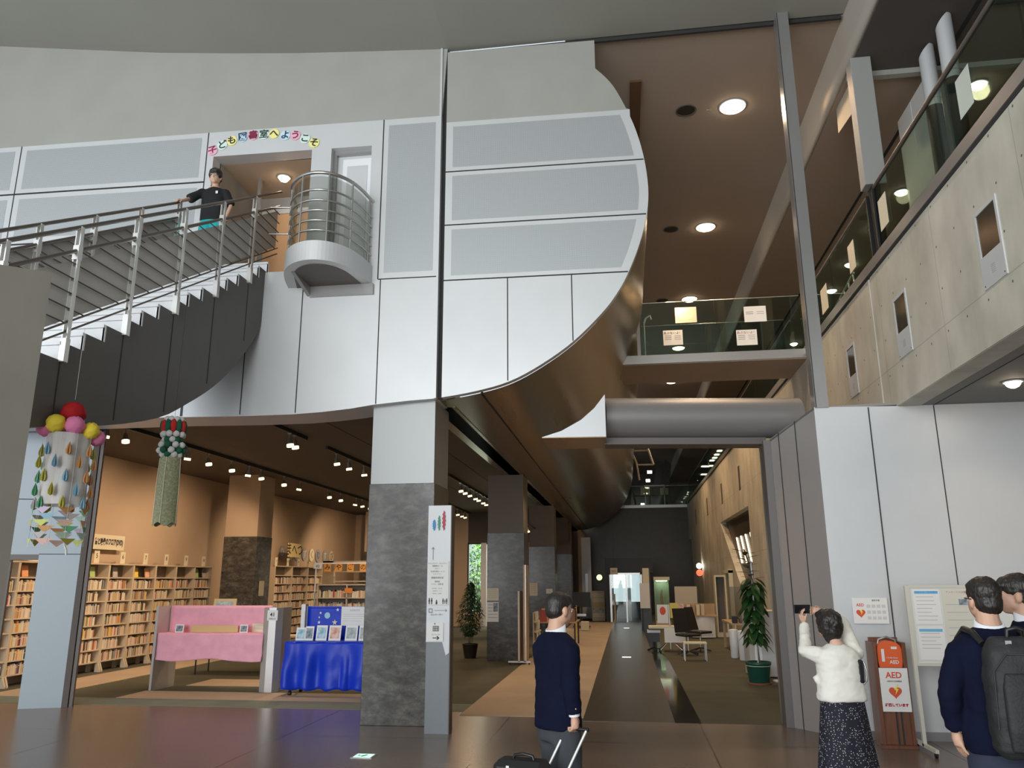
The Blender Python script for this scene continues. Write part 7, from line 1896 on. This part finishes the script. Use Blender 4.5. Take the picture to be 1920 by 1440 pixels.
for x in (-0.38, 0.28): obj('leg', MB().box((x, 0, 0), (x+0.03, 0.03, 0.55)), M_steel, wb)
# leaflet stand with posters on a wheeled steel base
ls = thing('poster_stand', 'wheeled steel stand with red and yellow posters beside the reflecting strip', 'stand', (1.02, 20.7, 0))
obj('pole', MB().cyl((0, 0, 0.06), (0, 0, 1.12), 0.022, n=10), M_steel, ls)
for a in (0.5, 2.4, 3.9, 5.5): l_ = obj('leg', MB().cyl((0, 0, 0.28), (0.36*math.cos(a), 0.36*math.sin(a), 0.05), 0.016, n=8), M_steel, ls); obj('caster', MB().ball((0.36*math.cos(a), 0.36*math.sin(a), 0.025), 0.025, 8, 6), M_black, l_)
obj('poster', MB().box((-0.30, -0.05, 0.68), (-0.03, -0.04, 1.12)), M_paper, ls); q = MB(); q.disc((-0.16, -0.053, 0.97), (0.075, 0.10), (0, -1, 0), 20); obj('red_print', q, M_redo, ls)
obj('poster', MB().box((0.02, -0.03, 0.80), (0.22, -0.02, 1.16)), pm('yellow_poster', (0.70, 0.55, 0.12), 0.6), ls); obj('poster', MB().box((0.24, 0.0, 0.78), (0.36, 0.01, 1.14)), M_pic4, ls)
obj('tray_table', MB().box((-0.52, -0.08, 0.55), (0.36, 0.45, 0.60)), M_cream, ls); obj('front_panel', MB().box((-0.15, -0.1, 0.22), (0.36, -0.08, 0.55)), M_paper, ls)
cs = thing('side_cart', 'small dark wheeled stool with a white tray beside the poster stand', 'cart', (0.62, 20.9, 0)); obj('tray', MB().box((-0.16, -0.15, 0.44), (0.16, 0.15, 0.50)), M_white, cs); obj('body', MB().box((-0.12, -0.1, 0.22), (0.14, 0.1, 0.44)), M_black, cs); obj('pole', MB().cyl((0, 0, 0.05), (0, 0, 0.22), 0.02, n=8), M_black, cs)
for a in range(5): obj('leg', MB().cyl((0, 0, 0.08), (0.2*math.cos(a*1.257), 0.2*math.sin(a*1.257), 0.02), 0.014, n=6), M_black, cs)
# folded wheelchair-like dark chairs
for k, (x, y, lab) in enumerate(((1.38, 19.75, 'front dark tilted office chair, right of the poster stand'), (1.75, 20.75, 'rear dark tilted office chair, right of the poster stand'))):
    c_ = thing('office_chair', lab, 'chair', (x, y, 0), 0.5+0.3*k, 'dark chairs by the poster stand')
    obj('seat', MB().cbox((0, 0, 0.46), (0.45, 0.42, 0.06), bev=0.02), M_black, c_); obj('backrest', MB().prism([(-0.2, 0.2, 0.5), (0.2, 0.2, 0.5), (0.17, 0.34, 1.05), (-0.17, 0.34, 1.05)], (0, 0.04, 0)), M_black, c_)
    obj('post', MB().cyl((0, 0, 0.08), (0, 0, 0.44), 0.025, n=8), M_steel, c_)
    for a in range(5): obj('leg', MB().cyl((0, 0, 0.1), (0.26*math.cos(a*1.257), 0.26*math.sin(a*1.257), 0.03), 0.016, n=6), M_black, c_)
bn = thing('low_bench', 'low steel framed bench with a pale top in the middle of the office floor', 'bench', (1.43, 18.5, 0)); obj('top', MB().box((-0.25, -0.15, 0.36), (0.25, 0.2, 0.39)), M_cream, bn)
for x in (-0.24, 0.22):
    for y in (-0.14, 0.17): obj('leg', MB().box((x, y, 0), (x+0.02, y+0.02, 0.36)), M_steel, bn)
ct = thing('service_counter', 'curved white service counter with light wood top', 'counter', (2.25, 25.4, 0))
q = MB(); rr = [(-0.34+0.68*k/10, -0.10-0.10*math.sin(PI*k/10)) for k in range(11)]; q.prism([(x, y, 0.03) for x, y in rr] + [(0.34, 0.2, 0.03), (-0.34, 0.2, 0.03)], (0, 0, 0.60), smooth=False); obj('curved_front', q, M_white, ct)
q = MB()
for k in range(12): q.box((-0.27+0.045*k, -0.21, 0.10), (-0.25+0.045*k, -0.205, 0.12))
obj('vent_holes', q, M_ink, ct)
obj('worktop', MB().box((-0.75, -0.22, 0.63), (0.42, 0.5, 0.67)), M_tanwood, ct); obj('desk_screen', MB().box((-0.62, 0.3, 0.67), (0.4, 0.33, 1.0)), M_tanwood, ct)
for k in range(4): 
    o = obj('binder', MB().box((0, 0, 0), (0.10, 0.25, 0.30)), [M_cream, M_tanwood, M_cream, M_shelf][k], None, f'upright pale binder on the service counter, {nth[k]} from the left', 'binder', 'binders on the service counter'); o.location = (1.78+0.14*k, 25.3, 0.672)
dfm = MB(); dfm.box((3.20, 26.2, 0), (3.33, 26.3, 2.0), M_cream); dfm.box((3.20, 27.6, 0), (3.33, 27.7, 2.0), M_cream); dfm.box((3.20, 26.2, 1.92), (3.33, 27.7, 2.02), M_cream); dfm.box((3.28, 26.3, 0), (3.33, 27.6, 1.92), M_silverD)
struct('door_4', dfm, label='pale door frame in the corridor concrete wall')
cbn = thing('wardrobe', 'tall narrow cream cupboard standing open beside the service counter', 'cupboard', (2.72, 25.9, 0)); q = MB(); q.box((0, 0, 0), (0.04, 0.4, 1.85)); q.box((0.30, 0, 0), (0.34, 0.4, 1.85)); q.box((0.04, 0, 1.80), (0.30, 0.4, 1.85)); q.box((0.04, 0, 0), (0.30, 0.4, 0.12)); obj('carcass', q, M_cream, cbn); obj('dark_back', MB().box((0.04, 0.36, 0.12), (0.30, 0.4, 1.80)), M_dbrown, cbn)
# work desk with pink cloth and clear screens
wd = thing('work_desk', 'light wooden desk with pink cloth and clutter along the concrete wall', 'desk', (2.45, 20.2, 0))
obj('table_top', MB().box((0, 0, 0.66), (0.85, 2.0, 0.70)), M_tanwood, wd)
for x, y in ((0.02, 0.02), (0.77, 0.02), (0.02, 1.92)): obj('leg', MB().box((x, y, 0), (x+0.06, y+0.06, 0.66)), M_tanwood, wd)
pc_ = obj('pink_cloth', MB().prism([(2.72, 20.17, 0.705), (3.1, 20.17, 0.705), (3.08, 20.17, 0.42), (2.9, 20.17, 0.36)], (0, -0.02, 0)), pm('pale_pink_cloth', (0.60, 0.42, 0.42), 0.8), None, 'pale pink cloth hanging over the front of the wooden desk', 'cloth')
scr = [(2.5, 'left clear acrylic screen standing on the wooden desk'), (2.85, 'right clear acrylic screen standing on the wooden desk')]
for x, lab in scr:
    t = thing('acrylic_screen', lab, 'screen', (x, 20.5, 0.70), 0, 'clear screens on the desk'); obj('sheet', MB().box((0, 0, 0.02), (0.32, 0.008, 0.85)), glassmat('acrylic', (0.72, 0.70, 0.66), 0.25, 0.15) if x < 2.6 else bpy.data.materials['acrylic'], t); obj('foot', MB().box((0, -0.08, 0), (0.32, 0.08, 0.02)), M_white, t)
for k, (x, z, w, h, m_, lab) in enumerate(((2.55, 0.70, 0.12, 0.16, M_black, 'small black desk item at the left of the desk'), (2.70, 0.70, 0.10, 0.13, M_dbrown, 'brown pencil box on the desk'), (2.84, 0.70, 0.14, 0.22, M_cream, 'cream stack of papers on the desk'), (2.98, 0.70, 0.16, 0.28, M_paper, 'white file box on the desk'))):
    o = obj('desk_item', MB().cbox((0, 0, h/2), (w, 0.15, h), bev=0.01), m_, None, lab, 'office item'); o.location = (x, 20.32, z)
# white cylinders under the desk
for k, (x, y) in enumerate(((2.36, 19.2), (2.48, 18.7), (2.66, 18.8))):
    t = thing('waste_bin', f'tall white cylindrical bin by the desk, {nth[k]} from the left', 'bin', (x, y, 0), 0, 'white cylindrical bins'); obj('bin_body', MB().lathe([(0.07, 0.0), (0.085, 0.02), (0.10, 0.60), (0.095, 0.62), (0.02, 0.63)], n=18), M_white, t)
o = obj('cable_heap', MB().tube([(0.0,0,0.03),(0.12,0.05,0.10),(0.2,-0.03,0.05),(0.1,-0.08,0.14),(0.22,0.02,0.2),(0.28,0,0.06)], 0.03, 8), M_black, None, 'dark bundle on the floor beside the white bins', 'bundle'); o.location = (2.50, 18.0, 0)
# big silver cabinet end
cb = thing('silver_cabinet', 'waist high silver cabinet with rounded side behind the rubber plant', 'cabinet', (2.45, 15.7, 0))
q = MB(); pts = [(-0.28, 0.1), (-0.26, -0.06), (-0.18, -0.16), (-0.06, -0.20), (0.30, -0.20), (0.30, 0.5), (-0.28, 0.5)]; q.prism([(x, y, 0.02) for x, y in pts], (0, 0, 1.12)); obj('curved_body', q, M_silver, cb)
obj('top_board', MB().prism([(x*1.03, y*1.03, 1.14) for x, y in pts], (0, 0, 0.02)), M_cream, cb); obj('plinth', MB().box((-0.2, -0.1, 0), (0.28, 0.5, 0.02)), M_black, cb)
cb2 = thing('silver_cabinet', 'taller flat grey cabinet side against the return wall, right of the rubber plant', 'cabinet', (2.80, 14.6, 0)); obj('body', MB().box((0, 0, 0), (0.45, 0.9, 1.12)), M_silver, cb2); obj('door_line', MB().box((0.22, -0.003, 0.05), (0.228, 0, 1.08)), M_ink, cb2)
lp = thing('light_pole', 'thin bright upright pole in front of the concrete wall', 'pole', (2.58, 15.0, 0)); obj('pole', MB().cyl((0, 0, 0.02), (0, 0, 2.35), 0.012, n=8), M_white, lp); obj('base', MB().cyl((0, 0, 0), (0, 0, 0.02), 0.12, n=16), M_white, lp)
ll = thing('wall_lamp', 'small white lamp with a red sign below on the far concrete wall', 'lamp', (3.2, 36.4, 2.0)); obj('lamp', MB().ball((0, 0, 0.30), 0.12, 12, 8), M_lampw, ll); obj('red_sign', MB().cyl((0, 0, 0), (0, 0.05, 0), 0.14, n=16), emis('red_sign_glow', (1.0, 0.12, 0.06), 1.5), ll); obj('arm', MB().box((0, 0.02, -0.02), (0.14, 0.06, 0.32)), M_black, ll)
